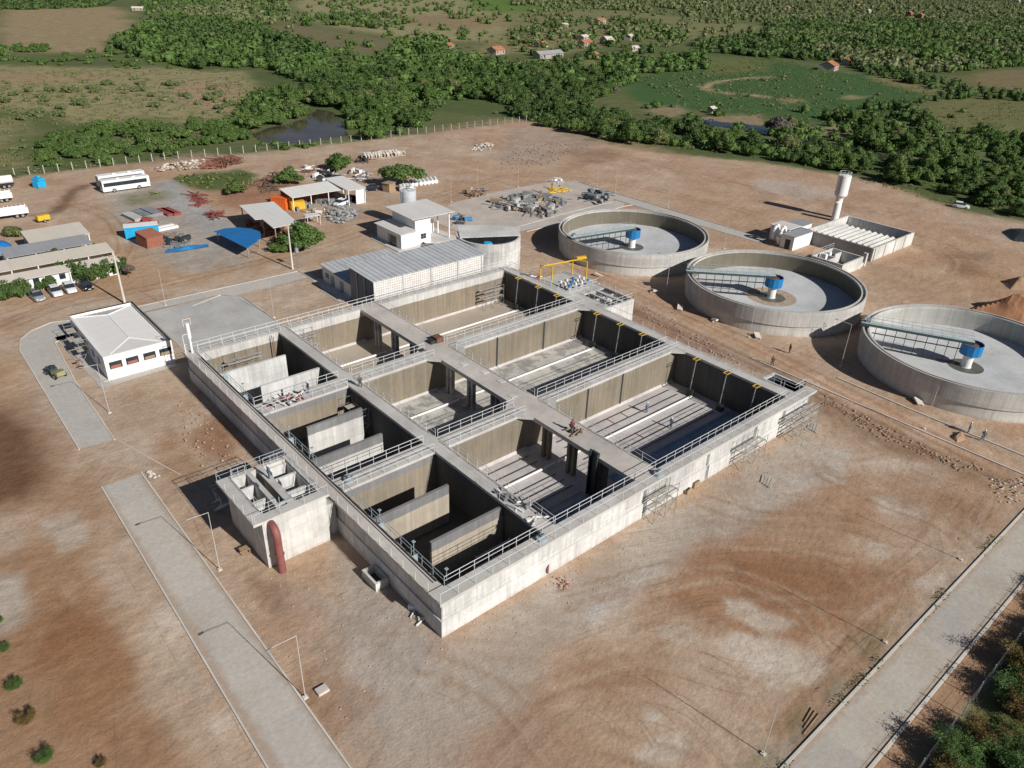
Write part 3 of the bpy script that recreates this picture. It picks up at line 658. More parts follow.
for i, t in enumerate(TR2):
    if any(q_[0] < 420 and q_[1] > 380 for q_ in t) and i % 2: continue
    for ps in range(1 if t[0][0] < 420 else 3):
        ox, oy = tr.gauss(0, 1.3), tr.gauss(0, 1.3); Q = np.array(WP(t))+np.array((ox, oy))
        for _ in range(4):      # corner cutting
            N_ = [Q[0]]
            for k in range(len(Q)-1): N_ += [Q[k]*.75+Q[k+1]*.25, Q[k]*.25+Q[k+1]*.75]
            Q = np.array(N_+[Q[-1]])
        d = np.gradient(Q, axis=0); d /= np.linalg.norm(d, axis=1)[:, None]+1e-9; nr = np.c_[-d[:, 1], d[:, 0]]; w_ = tr.uniform(.06, .13); mb = dk if tr.random() < .68 else pl
        for sd_ in (-.95, .95):
            L_, R_ = Q+nr*(sd_-w_), Q+nr*(sd_+w_); n_ = len(Q); zt += .00012
            mb.add([(q_[0], q_[1], zt) for q_ in L_]+[(q_[0], q_[1], zt) for q_ in R_], [(k, k+n_, k+n_+1, k+1) for k in range(n_-1)])
struct(dk, 'wheel_tracks', mt_); struct(pl, 'wheel_tracks', mt2)
# water
def sheet_struct(name, poly, z_, mat): return struct(MB().sheet(poly, z_), name, mat)
def blob(poly, n=6, j=1.5, seed=1):
    r = random.Random(seed); out = []
    for i in range(len(poly)):
        a = poly[i]; c_ = poly[(i+1) % len(poly)]
        for t in range(n): out.append((a[0]+(c_[0]-a[0])*t/n+r.uniform(-j, j), a[1]+(c_[1]-a[1])*t/n+r.uniform(-j, j)))
    return out
sheet_struct('pond', blob(WP([(252,134),(272,127),(300,121),(318,109),(334,112),(346,128),(347,136),(330,139),(305,143),(275,144),(256,140)]), 4, .7), .05, K['water_brown'])
sheet_struct('pond', blob(WP([(62,17),(85,13),(106,12),(104,17),(80,20),(66,20)]), 3, 2), .06, K['water_brown'])
sheet_struct('pond', blob(WP([(235,19),(242,18),(247,25),(240,27),(235,26)]), 3, 1), .06, K['water_brown'])
sheet_struct('stream', blob(WP([(672,121),(690,118),(720,122),(745,124),(768,128),(790,132),(806,137),(830,142),(860,148),(885,155),(896,161),(870,158),(840,152),(808,146),(780,139),(755,131),(720,127),(690,126)]), 3, .8), .05, K['water_dark'])
# roads and pads, each a sheet a little above the ground, with kerbs
Zp = .055
struct(MB().sheet([(-18.5,41.0),(-14.3,41.0),(-14.5,-28.75),(-19.4,-28.75)], Zp), 'paved_road', K['pave'])
struct(MB().sheet([(-18.4,50.6),(-14.6,50.2),(-14.35,69.5),(-13.5,84.2),(-12.5,84.6),(-10.9,85.0),(-8.4,86.2),(-8.2,91.0),(-12,92.2),(-15.2,90.6),(-17.2,88.2),(-18.1,84)], Zp), 'paved_road', K['pave2'])
struct(MB().sheet([(-60,-32.95),(330,-32.95),(330,-28.75),(-60,-28.75)], Zp), 'paved_road', K['paveX'])
struct(MB().sheet([(-12.0,64.6),(-1.3,65.2),(-1.3,66.6),(-10.6,66.6),(-10.6,86.0),(-13.0,86.0)], Zp), 'pavement', K['pave2'])
struct(MB().sheet([(1.2,87.4),(14.4,87.2),(17.0,84.6),(17.2,60.6),(1.2,60.6)], Zp), 'concrete_pad', K['pad'])
struct(MB().sheet([(-.6,90.7),(30.5,90.2),(30.8,86.2),(16,85.6),(14.4,87.7),(-.4,88.0)], Zp+.01), 'pavement', K['pave2'])
struct(MB().sheet([(31.0,90.4),(32.0,90.4),(32,72),(29.6,72),(29.6,79),(30.8,79.4)], Zp+.006), 'pavement', K['pave2'])
struct(MB().sheet([(71,88),(84,86.5),(100,87.5),(118,88.5),(122,91),(122,113),(100,113.5),(84,111.5),(71,104)], Zp), 'concrete_pad', K['pad2'])
struct(MB().sheet([(119,115),(125.4,108.5),(125.8,48),(122,46),(121.4,60),(120.8,112),(118,114)], Zp+.01), 'pavement', K['pave2'])
struct(MB().sheet([(78,84.5),(90,83.5),(118,84.5),(120.6,86),(120.6,89),(100,88.2),(79,86.3)], Zp+.012), 'pavement', K['pave2'])
def kerb(pts, w=.16, h=.12, label=None):
    mb = MB()
    for a, b_ in zip(pts[:-1], pts[1:]):
        d = np.array(b_)-np.array(a); L = np.hypot(*d); mb.rbox((a[0]+b_[0])/2, (a[1]+b_[1])/2, 0, h, L, w, math.atan2(d[1], d[0]))
    return struct(mb, 'kerb', K['kerb'])
kerb([(-18.6,41.0),(-19.5,-28.5)]); kerb([(-14.2,41.2),(-14.4,-28.6)])
kerb([(-18.5,50.6),(-18.2,84),(-17.3,88.3),(-15.3,90.8),(-12,92.4),(-8.2,91.1)]); kerb([(-14.5,50.2),(-14.25,69.5),(-13.4,84.1),(-12.4,84.5)])
kerb([(-14.2,-28.65),(330,-28.65)], .22); kerb([(-60,-33.06),(330,-33.06)], .24, .14)
kerb([(-.6,90.8),(30.6,90.3)]); kerb([(8.5,85.6),(14.3,87.6)]); kerb([(17.2,84.6),(17.3,60.6)])
kerb([(70.6,14),(70.6,-26.5)], .22, .14); kerb([(75.6,2),(75.2,-9),(75.3,-26)], .22, .14)
kerb([(84,83.2),(90,83.3),(118,84.3),(121.2,84)]); kerb([(125.9,108),(126.0,48)]); kerb([(119,88.9),(100,88.4),(79,86.5)])
kerb([(-14.2,50),(-11.6,40.6),(-10.8,38)], .1, .06)
# ------------------------------------------------------------------ railings, scaffolds
def rail_run(mb, pts, h=1.1, sp=1.75, r=.032, mid=True, z=None):
    for a, b in zip(pts[:-1], pts[1:]):
        a = np.array(a, float); b = np.array(b, float); L = np.linalg.norm(b-a); n = max(1, int(round(L/sp)))
        up = np.array((0, 0, h))
        mb.bar(a+up, b+up, r*1.1, n=4); 
        if mid: mb.bar(a+up*.55, b+up*.55, r*.85, n=4)
        for i in range(n+1):
            p = a+(b-a)*i/n; mb.bar(p, p+up, r, n=4)
def railing(par, pts, mat='rail', z=T, **k):
    mb = MB(); rail_run(mb, [(p[0], p[1], p[2] if len(p) > 2 else z) for p in pts], **k); return mb.build('railing', K[mat], par)
def scaffold(x0, x1, y0, y1, z0, tops, label, loc, nb=2, grp='tube scaffolds'):
    """tube scaffold: standards, ledgers, diagonals, board decks; tops = deck levels"""
    t = thing('scaffold', label, 'scaffold', (loc[0], loc[1], z0), 0, grp); fr = MB(); H = tops[-1]+1.0
    for i in range(nb+1):
        X_ = x0+(x1-x0)*i/nb
        for yy in (y0, y1): fr.bar((X_, yy, z0), (X_, yy, z0+H), .034, n=4)
        for zt in tops: fr.bar((X_, y0, z0+zt-.06), (X_, y1, z0+zt-.06), .04, n=4)
        if i < nb:
            X2 = x0+(x1-x0)*(i+1)/nb
            fr.bar((X_, y0, z0+.2), (X2, y0, z0+min(tops[-1], 2.2)), .035, n=4)
    for zt in list(tops)+[tops[-1]+.95]:
        for yy in (y0, y1): fr.bar((x0, yy, z0+zt-.05), (x1, yy, z0+zt-.05), .03, n=4)
    fr.build('frame', K['steel'], t)
    for zt in tops:
        for j in range(2):
            yy = y0+(y1-y0)*(j+.5)/2; w = (y1-y0)*.11
            MB().box(x0-.15, x1+.15, yy-w, yy+w, z0+zt, z0+zt+.05).build('deck_board', K['plank'], t)
    return t
# ------------------------------------------------------------------ the sunken basin
B = thing('treatment_basin', 'huge open concrete basin of nine tank cells crossed by railed walkways', 'basin', (-1.6, -1.6, 0))
FZ = -1.3
def part(name, mat, *boxes, par=B):
    mb = MB()
    for bx in boxes: mb.box(*bx)
    return mb.build(name, K[mat], par)
st = .34
# floors per cell row
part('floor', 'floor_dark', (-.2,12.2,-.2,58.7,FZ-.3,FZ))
part('floor', 'floor_near', (12.2,56.7,-.2,18.6,FZ-.3,FZ)); part('floor', 'floor_mid', (12.2,56.7,18.6,38.5,FZ-.3,FZ)); part('floor', 'floor_far', (12.2,56.7,38.5,58.7,FZ-.3,FZ))
# outer walls: upper wall over a thicker foot
part('outer_wall', 'wall_out', (-1.25,57.6,-1.3,-.05,2.0,T-st)); part('wall_foot', 'wall_ledge', (-1.42,57.6,-1.5,-.05,FZ-.3,2.0))
part('outer_wall', 'wall_out', (-1.25,-.05,-.05,59.6,2.0,T-st)); part('wall_foot', 'wall_ledge', (-1.42,-.05,-.05,59.8,FZ-.3,2.0))
part('outer_wall', 'wall_far', (-.05,57.6,58.5,59.6,FZ-.3,T-.05))
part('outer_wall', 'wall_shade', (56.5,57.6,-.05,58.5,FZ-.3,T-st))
# walkway slabs
part('walkway', 'slab', (-1.6,60.9,-1.62,.02,T-st,T)); part('walkway', 'slab_b', (-1.62,.0,.02,60.3,T-st,T))
part('walkway', 'slab', (.0,58.0,58.75,60.3,T-st,T-.02)); part('walkway', 'slab', (56.4,58.3,.02,58.74,T-st,T))
part('walkway', 'slab', (12.0,13.9,.02,58.74,T-st,T+.003)); part('walkway', 'slab_b', (26.1,29.8,.02,58.74,T-st-.1,T+.006))
for y0, y1 in ((18.2,20.55),(37.85,40.5)):
    for xa, xb in ((.0,12.0),(13.9,26.1),(29.8,56.4)): part('walkway', 'slab', (xa,xb,y0,y1,T-st,T))
# haunches where walkways cross the wide walkway
def haunch(x_, y_, sx, sy):
    MB().prism([(x_, y_), (x_+sx*1.5, y_), (x_, y_+sy*1.5)], T-st, T-.004).build('walkway_haunch', K['slab'], B)
for yy in (18.2, 37.85): haunch(26.1, yy, -1, -1); haunch(29.8, yy, 1, -1); haunch(56.4, yy, -1, -1)
for yy in (20.55, 40.5): haunch(26.1, yy, -1, 1)
# dividing walls
for y0 in (18.45, 38.1):
    part('dividing_wall', 'wall_in', (12.9,26.6,y0,y0+.7,FZ-.05,T-st)); part('dividing_wall', 'wall_in', (29.3,56.5,y0,y0+.7,FZ-.05,T-st)); part('dividing_wall', 'wall_in', (26.6,29.3,y0+.02,y0+.68,FZ-.05,T-st-.1))
    part('dividing_wall', 'wall_left', (-.05,12.2,y0,y0+.7,FZ-.05,T-st))
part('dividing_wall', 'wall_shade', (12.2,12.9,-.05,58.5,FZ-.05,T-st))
# coving at the foot of the dividing walls
for y0 in (18.45, 38.1, 58.5):
    for xa, xb in ((12.9,26.6),(29.3,56.5)):
        MB().add([(xa,y0,FZ+.3),(xb,y0,FZ+.3),(xb,y0-.28,FZ),(xa,y0-.28,FZ)], [(0,3,2,1)]).build('wall_coving', K['floor_near'], B)
# expansion joints
for xx, yy in ((37.6,18.45),(44.6,18.45),(37.8,38.1),(47.6,38.1)): part('expansion_joint', 'dark', (xx-.14,xx+.14,yy-.06,yy,FZ,T-st))
# paired columns under the wide walkway
for y0 in (0, 20, 39):
    ys = {0: (5.8, 10.9, 15.4), 20: (25.8, 31.0, 35.9), 39: (45.2, 50.4, 55.4)}[y0]
    for yy in ys:
        for s in (-.55, .35): part('column', 'floor_mid' if y0 else 'wall_in', (26.9,27.5,yy+s-.2,yy+s+.2,FZ-.02,T-st-.1))
part('cross_beam', 'slab_edge', (26.4,26.9,.02,58.5,T-st-.5,T-st-.1), (29.0,29.5,.02,58.5,T-st-.5,T-st-.1))
# baffles of the left cells: each leaves a passage at one end
for mat, (xa, xb), yy in (('baffle_new',(.0,9.9),52.0),('baffle_new',(3.2,12.2),45.6),('baffle_mid',(3.2,10.9),32.6),('baffle_mid',(.0,9.7),25.9),('baffle_old',(.0,9.9),12.7),('baffle_old',(2.9,12.2),6.1)):
    MB().box(xa,xb,yy,yy+.35,FZ-.02,T-.62).build('baffle_wall', K[mat], B)
# railings
railing(B, [(0.06,.06),(26.0,.06)]); railing(B, [(29.9,.06),(56.4,.06)], sp=1.6); railing(B, [(26.0,.06),(29.9,.06)], sp=1.6)
railing(B, [(-1.5,-1.5),(58.2,-1.5)], sp=2.0, mid=False, r=.028)
railing(B, [(.08,.06),(.08,17.9)], 'railb'); railing(B, [(.08,20.8),(.08,37.6)], 'railb'); railing(B, [(.08,40.7),(.08,57.6)], 'railb')
railing(B, [(-1.5,.4),(-1.5,16.6)], sp=2.0, mid=False, r=.028); railing(B, [(-1.5,26.4),(-1.5,58.8)], sp=2.4, mid=False, r=.024)
railing(B, [(.1,58.9),(56.8,58.9)]); railing(B, [(-1.2,60.15),(57.6,60.15)])
for yy in (18.28, 20.47, 37.95, 40.42):
    railing(B, [(.1,yy),(11.9,yy)]); railing(B, [(14.0,yy),(25.9,yy)]); railing(B, [(30.0,yy),(56.3,yy)], sp=1.6)
for a, b in ((.2,18.0),(20.7,37.7),(40.7,58.6)):
    railing(B, [(13.82,a),(13.82,b)], sp=1.8, r=.026); railing(B, [(29.72,a),(29.72,b)], sp=2.0, r=.026)
railing(B, [(12.08,3),(12.08,17.8)], sp=3.6, r=.024)
railing(B, [(58.2,2.0),(58.2,33.5)], sp=2.3, mid=False, r=.03); railing(B, [(56.5,44.5),(56.5,58.4)]); railing(B, [(58.2,46),(58.2,59)], sp=1.8)
railing(B, [(56.5,.2),(56.5,37.6)], sp=4.2, mid=False, r=.022)
# effluent box on the right corner, gate chamber half way along the right side
part('effluent_box', 'wall_out', (58.3,58.65,-.05,5.0,-.1,T-.004), (58.65,61.4,4.65,5.0,-.1,T-.004), (61.05,61.4,.02,4.65,-.1,T-.008), (58.65,61.05,-.05,.02,-.1,T-st))
part('effluent_box_floor', 'floor_dark', (58.65,61.05,.02,4.65,.1,.3)); part('effluent_box_shade', 'dark', (58.655,58.7,.03,4.64,.3,T-.1), (58.7,61.0,4.6,4.645,.3,T-.25), (61.0,61.045,.03,4.6,.3,T-.25)); part('outer_wall', 'wall_out', (57.6,60.3,-1.3,-.05,.0,T-st))  # thin dark sheets on the inner faces paint in the shade of the box
railing(B, [(58.5,4.8),(58.5,.1),(61.2,.1),(61.2,1.2)], sp=1.5)
part('corner_slab', 'slab', (60.9,61.6,-1.62,.02,T-.3,T-.003))
gx0, gx1, gy0, gy1 = 58.3, 65.6, 35.0, 43.6
part('gate_chamber', 'wall_out', (gx0,gx1,gy0,gy0+.4,0,T-.01), (gx0,gx1,gy1-.4,gy1,0,T-.01), (gx1-.4,gx1,gy0+.4,gy1-.4,0,T-.014), (gx0,gx0+.3,gy0+.4,gy1-.4,0,T-.012),
     (61.6,61.95,gy0+.4,gy1-.4,.1,T-.2), (gx0+.3,gx1-.4,39.2,39.5,.1,T-.4))
part('gate_chamber_floor', 'floor_dark', (gx0+.3,gx1-.4,gy0+.4,gy1-.4,.0,.4))
part('gate_chamber_deck', 'slab', (gx0+.3,59.9,gy0+.4,gy1-.4,T-.3,T-.02), (63.0,63.6,gy0+.4,gy1-.4,T-.35,T-.05), (gx0+.3,gx1-.4,41.6,gy1-.42,T-.3,T-.03))
railing(B, [(gx0+.2,gy0+.15),(gx1-.15,gy0+.15),(gx1-.15,gy1-.15),(gx0+.2,gy1-.15)], sp=1.4); railing(B, [(59.95,gy0+.4),(59.95,41.5)], sp=1.2); railing(B, [(61.7,gy0+.5),(61.7,41.5)], sp=1.2)
part('valve_deck', 'slab', (58.3,66.2,43.7,51.5,T-.4,T-.01), (58.3,58.7,43.7,51.5,0,T-.4), (65.8,66.2,43.7,51.5,0,T-.4))
# air valves standing on the deck beside the gantry
rr = random.Random(4)
for i in range(4):
    for j in range(3):
        vx, vy = 59.3+i*1.5, 44.4+j*1.1
        mb = MB(); mb.bar((vx, vy, T-.01), (vx, vy, T+.55), .12, n=8); v = mb.build('valve', K['azure'] if (i+j) % 2 else K['white'], B, smooth=True)
        MB().bar((vx, vy, T+.55), (vx, vy, T+1.05), .22, n=10).build('actuator', K['white'] if (i+2*j) % 3 else K['azure'], v, smooth=True)
        MB().bar((vx-.5, vy, T+.3), (vx+.5, vy, T+.3), .14, n=8).build('valve_pipe', K['steel'], v, smooth=True)
# drop pipes with yellow valve stands, scum pipes, diffuser rows
for j, (yc, ys) in enumerate(((13.35,(14.2,8.9,4.1)),(33.3,(34.3,29.2,24.6)),(52.4,(53.8,48.5,43.8)))):
    for i, yy in enumerate(ys):
        mb = MB(); mb.bar((56.3, yy, T-.1), (55.6, yy, T-.1), .07, n=6); mb.bar((55.6, yy, T-.1), (55.2, yy, FZ+.35), .07, n=6); dp = mb.build('drop_pipe', K['steel'], B)
        MB().box(55.2,56.3,yy-.36,yy-.29,T+.05,T+.14).box(55.2,56.3,yy+.29,yy+.36,T+.05,T+.14).box(55.14,55.26,yy-.36,yy+.36,T+.03,T+.15).build('valve_stand', K['yellow'], dp)
        if i < 2 or j == 0: MB().box(54.6,55.4,yy-.45-.3,yy+.45-.3,FZ,FZ+1.0).build('pipe_weight', K['dark'], dp)
    for xa, xb in ((13.0,26.9),(27.5,54.6)):
        MB().bar((xa, yc, FZ+.3), (xb, yc, FZ+.3), .16, n=8).build('scum_pipe', K['white'], B)
for yy in (1.2, 2.6, 4.2, 5.7, 7.2, 8.8, 10.3, 11.8, 15.2, 16.8):
    for xa, xb in ((13.6,25.6),(30.6,53.8)): MB().bar((xa, yy, FZ+.12), (xb, yy, FZ+.12), .055, n=4).build('diffuser_pipe', K['dark'] if yy > 8 else K['steel'], B)
for yy in (22.6, 24.4, 26.2):
    for xa, xb in ((13.6,25.6),(31,53.8)): MB().bar((xa, yy, FZ+.1), (xb, yy, FZ+.1), .05, n=4).build('diffuser_pipe', K['rust'], B)
for xa, xb in ((13.2,26.3),(30.2,56.3)): part('blue_shade_strip', 'floor_shade', (xa,xb,.0,7.6 if xa > 20 else 6.4,FZ,FZ+.02))  # thin bluish sheets painting the near wall's shadow onto the floor
for xx, yy in ((40.2,15.4),(43.0,15.4),(40.6,10.6)): part('red_floor_strip', 'red', (xx,xx+.12,yy,yy+1.5,FZ,FZ+.06))
# tall dark stop-log gate at the wide walkway, handwheel gates along the left side
part('stoplog_gate', 'dark', (26.0,26.3,5.6,6.7,FZ,T+.5), (25.72,26.0,5.5,5.68,FZ,T+.45), (25.72,26.0,6.6,6.78,FZ,T+.7))
for xx, yy in ((.75,12.1),(.75,6.0),(.75,32.2),(.75,26.4),(.75,45.2),(.75,51.6),(1.0,1.0)):
    mb = MB().box(xx-.4,xx+.4,yy-.04,yy+.04,T-2.4,T-.9); g = mb.build('slide_gate', K['railb'], B)
    MB().bar((xx,yy,T-.9),(xx,yy,T+.8),.04,n=6).box(xx-.16,xx+.16,yy-.16,yy+.16,T+.8,T+.86).build('gate_stem', K['railb'], g)
# big blue-lidded motors at the walkway crossings
for xx, yy in ((1.4,19.4),(11.3,-.8),(29.0,-.9)):
    mb = MB().lathe((xx,yy,T), [(0,.01),(.55,.01),(.55,.35),(0,.45)], 14); g = mb.build('mixer_cover', K['railb'], B, smooth=True)
    MB().lathe((xx,yy,T), [(0,.46),(.2,.43),(.2,.7),(0,.72)], 10).build('mixer_motor', K['steel'], g, smooth=True)
# thin conduit along the left walkway, manholes and cable trays
part('conduit', 'dark', (-.28,-.14,1,57,T,T+.07)); part('conduit', 'dark', (-.55,-.47,1,57,T,T+.05))
for xx, yy in ((27.4,33.0),(28.2,29.4),(27.0,22.0),(28.4,26.0)): part('hatch', 'slab_edge', (xx,xx+.9,yy,yy+.9,T+.006,T+.07))
part('pump_hatch', 'rust', (28.6,29.8,41.0,42.4,T+.006,T+.8)); part('pump_hatch', 'dark', (27.7,28.6,41.2,42.2,T+.006,T+.5))
part('formwork_patch', 'dark', (25.1,26.1,40.2,41.0,T,T+.05))
part('access_ladder', 'rust', (10.6,10.68,57.4,57.48,FZ,T), (10.6,10.68,57.95,58.03,FZ,T))
part('drain_box', 'chamber', (-3.0,-1.5,9.55,9.8,0,1.0), (-3.0,-1.5,7.2,7.45,0,1.0), (-3.0,-2.75,7.45,9.55,0,1.0), (-1.75,-1.5,7.45,9.55,0,1.0)); part('drain_box_floor', 'floor_dark', (-2.75,-1.75,7.45,9.55,.03,.1))
mb = MB()
for k in range(5): mb.bar((6.2+.0, 1.6, FZ+.6+k*.7), (10.6, 1.6, FZ+.6+k*.7), .05, n=4); mb.bar((6.2, 3.2, FZ+.6+k*.7), (10.6, 3.2, FZ+.6+k*.7), .05, n=4)
for xx in (6.2, 8.4, 10.6):
    for yy in (1.6, 3.2): mb.bar((xx, yy, FZ), (xx, yy, FZ+3.6), .05, n=4)
tag(mb.build('scaffold', K['rail']), 'white tube scaffold standing in the near corner cell of the basin', 'scaffold', 'tube scaffolds')
# worn patches on the outside of the near wall where panels were taken off
for xx in (37.7, 47.6, 26.2, 54.0): part('wall_recess', 'scrap', (xx,xx+.55,-1.315,-1.29,2.02 if xx > 50 else .02+2.0,3.6))
for xx in (26.2, 37.7): part('wall_recess', 'scrap', (xx,xx+.55,-1.515,-1.49,.1,2.0))
scaffold(26.4,30.2,-3.0,-1.75,0,(1.6,3.0),'tube scaffold against the near basin wall, below the wide walkway end',(28,-2.4))
scaffold(42.9,47.6,-3.2,-1.8,0,(1.3,2.6),'tube scaffold against the middle of the near basin wall',(45,-2.4))
scaffold(53.6,60.2,-3.4,-1.8,0,(1.0,2.2,3.1),'tall tube scaffold with white board decks under the right basin corner',(57,-2.5),3)
scaffold(10.6,12.0,33.0,37.2,FZ,(1.8,3.6),'rusty scaffold filling the corner of the middle left basin cell',(11.3,35),1)
scaffold(3.2,8.4,56.2,58.2,FZ,(1.8,3.6),'tube scaffold against the far wall of the farthest left basin cell',(6,57),3)
scaffold(50.0,54.2,56.0,58.2,FZ,(2.0,3.3),'tube scaffold with board deck in the far right corner of the basin',(52,57),2)
scaffold(14.4,17.4,56.6,58.3,FZ+.0,(2.4,4.2),'tube scaffold near the far end of the left walkway, against the coated wall',(16,57.4),2)
# ------------------------------------------------------------------ inlet chamber with red pipe
Z5 = 5.9
I = thing('inlet_chamber', 'tall concrete inlet chamber with open slots, hard against the left basin wall', 'chamber', (-6, 21, 0))
def ip(name, mat, *boxes): return part(name, mat, *boxes, par=I)
ip('wall', 'chamber', (-9.6,-2.7,16.75,17.15,0,Z5-.3)); ip('wall', 'chamber', (-9.6,-9.2,17.15,25.6,0,Z5-.3)); ip('wall', 'chamber', (-3.1,-2.7,17.15,25.6,0,Z5-.3)); ip('wall', 'chamber', (-9.2,-3.1,25.2,25.6,0,Z5-.3))
ip('wall', 'chamber', (-2.7,-1.45,17.4,25.2,0,T-.3))
ip('floor', 'floor_dark', (-9.2,-3.1,17.15,25.2,.0,1.2))
ip('top_slab', 'slab', (-10.45,-9.0,16.75,25.9,Z5-.3,Z5), (-9.0,-2.3,16.75,17.9,Z5-.3,Z5), (-9.0,-2.3,25.3,25.9,Z5-.3,Z5), (-3.0,-2.3,17.9,25.3,Z5-.3,Z5), (-7.45,-6.95,17.9,25.3,Z5-.3,Z5), (-6.3,-5.5,17.9,25.3,Z5-.3,Z5))
ip('gate_plate', 'railb', (-6.95,-6.9,18.4,18.5,3.0,Z5+.8), (-6.35,-6.3,18.4,18.5,3.0,Z5+.8), (-6.9,-6.35,18.42,18.48,3.2,Z5+.1)); ip('gate_plate', 'railb', (-7.4,-7.34,22.0,22.9,3.0,Z5+.3), (-5.44,-5.38,21.0,21.9,3.0,Z5+.35), (-5.44,-5.38,23.2,24.1,3.0,Z5+.35))
for yy in (17.95, 25.25): railing(I, [(-9.0,yy),(-7.5,yy)], 'rail', z=Z5, sp=.75, r=.022); railing(I, [(-5.45,yy),(-3.05,yy)], 'rail', z=Z5, sp=.8, r=.022)
railing(I, [(-8.95,18.0),(-8.95,25.2)], 'rail', z=Z5, sp=1.8, r=.02); railing(I, [(-3.05,18.0),(-3.05,25.2)], 'rail', z=Z5, sp=1.8, r=.02)
ip('partition', 'baffle_new', (-9.0,-7.45,23.2,23.4,1.2,Z5-.3), (-9.0,-7.45,20.4,20.6,1.2,Z5-.3), (-5.5,-3.0,22.6,22.85,1.2,Z5-.25), (-5.5,-3.0,20.2,20.45,1.2,Z5-.6), (-5.5,-3.0,24.9,25.1,1.2,Z5-.3))
ip('wall', 'chamber', (-5.75,-5.5,17.9,25.3,1.2,Z5-.3)); ip('wall', 'chamber', (-7.45,-7.2,17.9,25.3,1.2,Z5-.3))
railing(I, [(-10.35,25.8),(-2.4,25.8)], 'railb', z=Z5); railing(I, [(-10.35,17.0),(-10.35,25.8)], 'rail', z=Z5, sp=2.2, mid=False, r=.022); railing(I, [(-2.4,16.9),(-2.4,25.8)], 'rail', z=Z5, sp=2.2, mid=False, r=.022); railing(I, [(-10.2,16.85),(-2.4,16.85)], 'rail', z=Z5, sp=2.6, mid=False, r=.02)
railing(I, [(-10.35,25.9),(-10.35,28.6),(-8.8,28.6)], 'railb', z=2.5, sp=1.3)
for k in range(9): MB().box(-10.4,-9.4,26.1+k*.3,26.4+k*.3,2.5-k*.28-.05,2.5-k*.28).build('stair_tread', K['railb'], I)
MB().bar((-10.4,26.0,2.5),(-10.4,29.0,0.05),.06).bar((-9.4,26.0,2.5),(-9.4,29.0,0.05),.06).bar((-10.4,26.0,3.5),(-10.4,29.0,1.05),.04).build('stair_stringer', K['railb'], I)
pts = [(-8.75,17.4,5.35),(-8.75,16.5,5.35)]+[(-8.75,16.5-.9*math.sin(t),4.45+.9*math.cos(t)) for t in np.linspace(.2,1.57,9)]+[(-8.75,15.6,3.0),(-8.75,15.55,1.6),(-8.75,15.5,-.2)]
MB().sweep(pts, .40, 16).build('riser_pipe', K['redpipe'], I, smooth=True)
MB().lathe((-8.75,15.57,2.25), [(.39,-.06),(.48,-.06),(.48,.06),(.39,.06)], 14).build('pipe_flange', K['redpipe'], I, smooth=True)
solo(MB().box(-.5,.5,-.4,.4,.55,.62).bar((-.4,-.3,0),(-.4,-.3,.56),.05).bar((.4,-.3,0),(.4,-.3,.56),.05).bar((-.4,.3,0),(-.4,.3,.56),.05).bar((.4,.3,0),(.4,.3,.56),.05), 'wooden_bench', K['wood'], 'small wooden work bench beside the inlet chamber wall', 'bench', (-10.5,20.4,0))
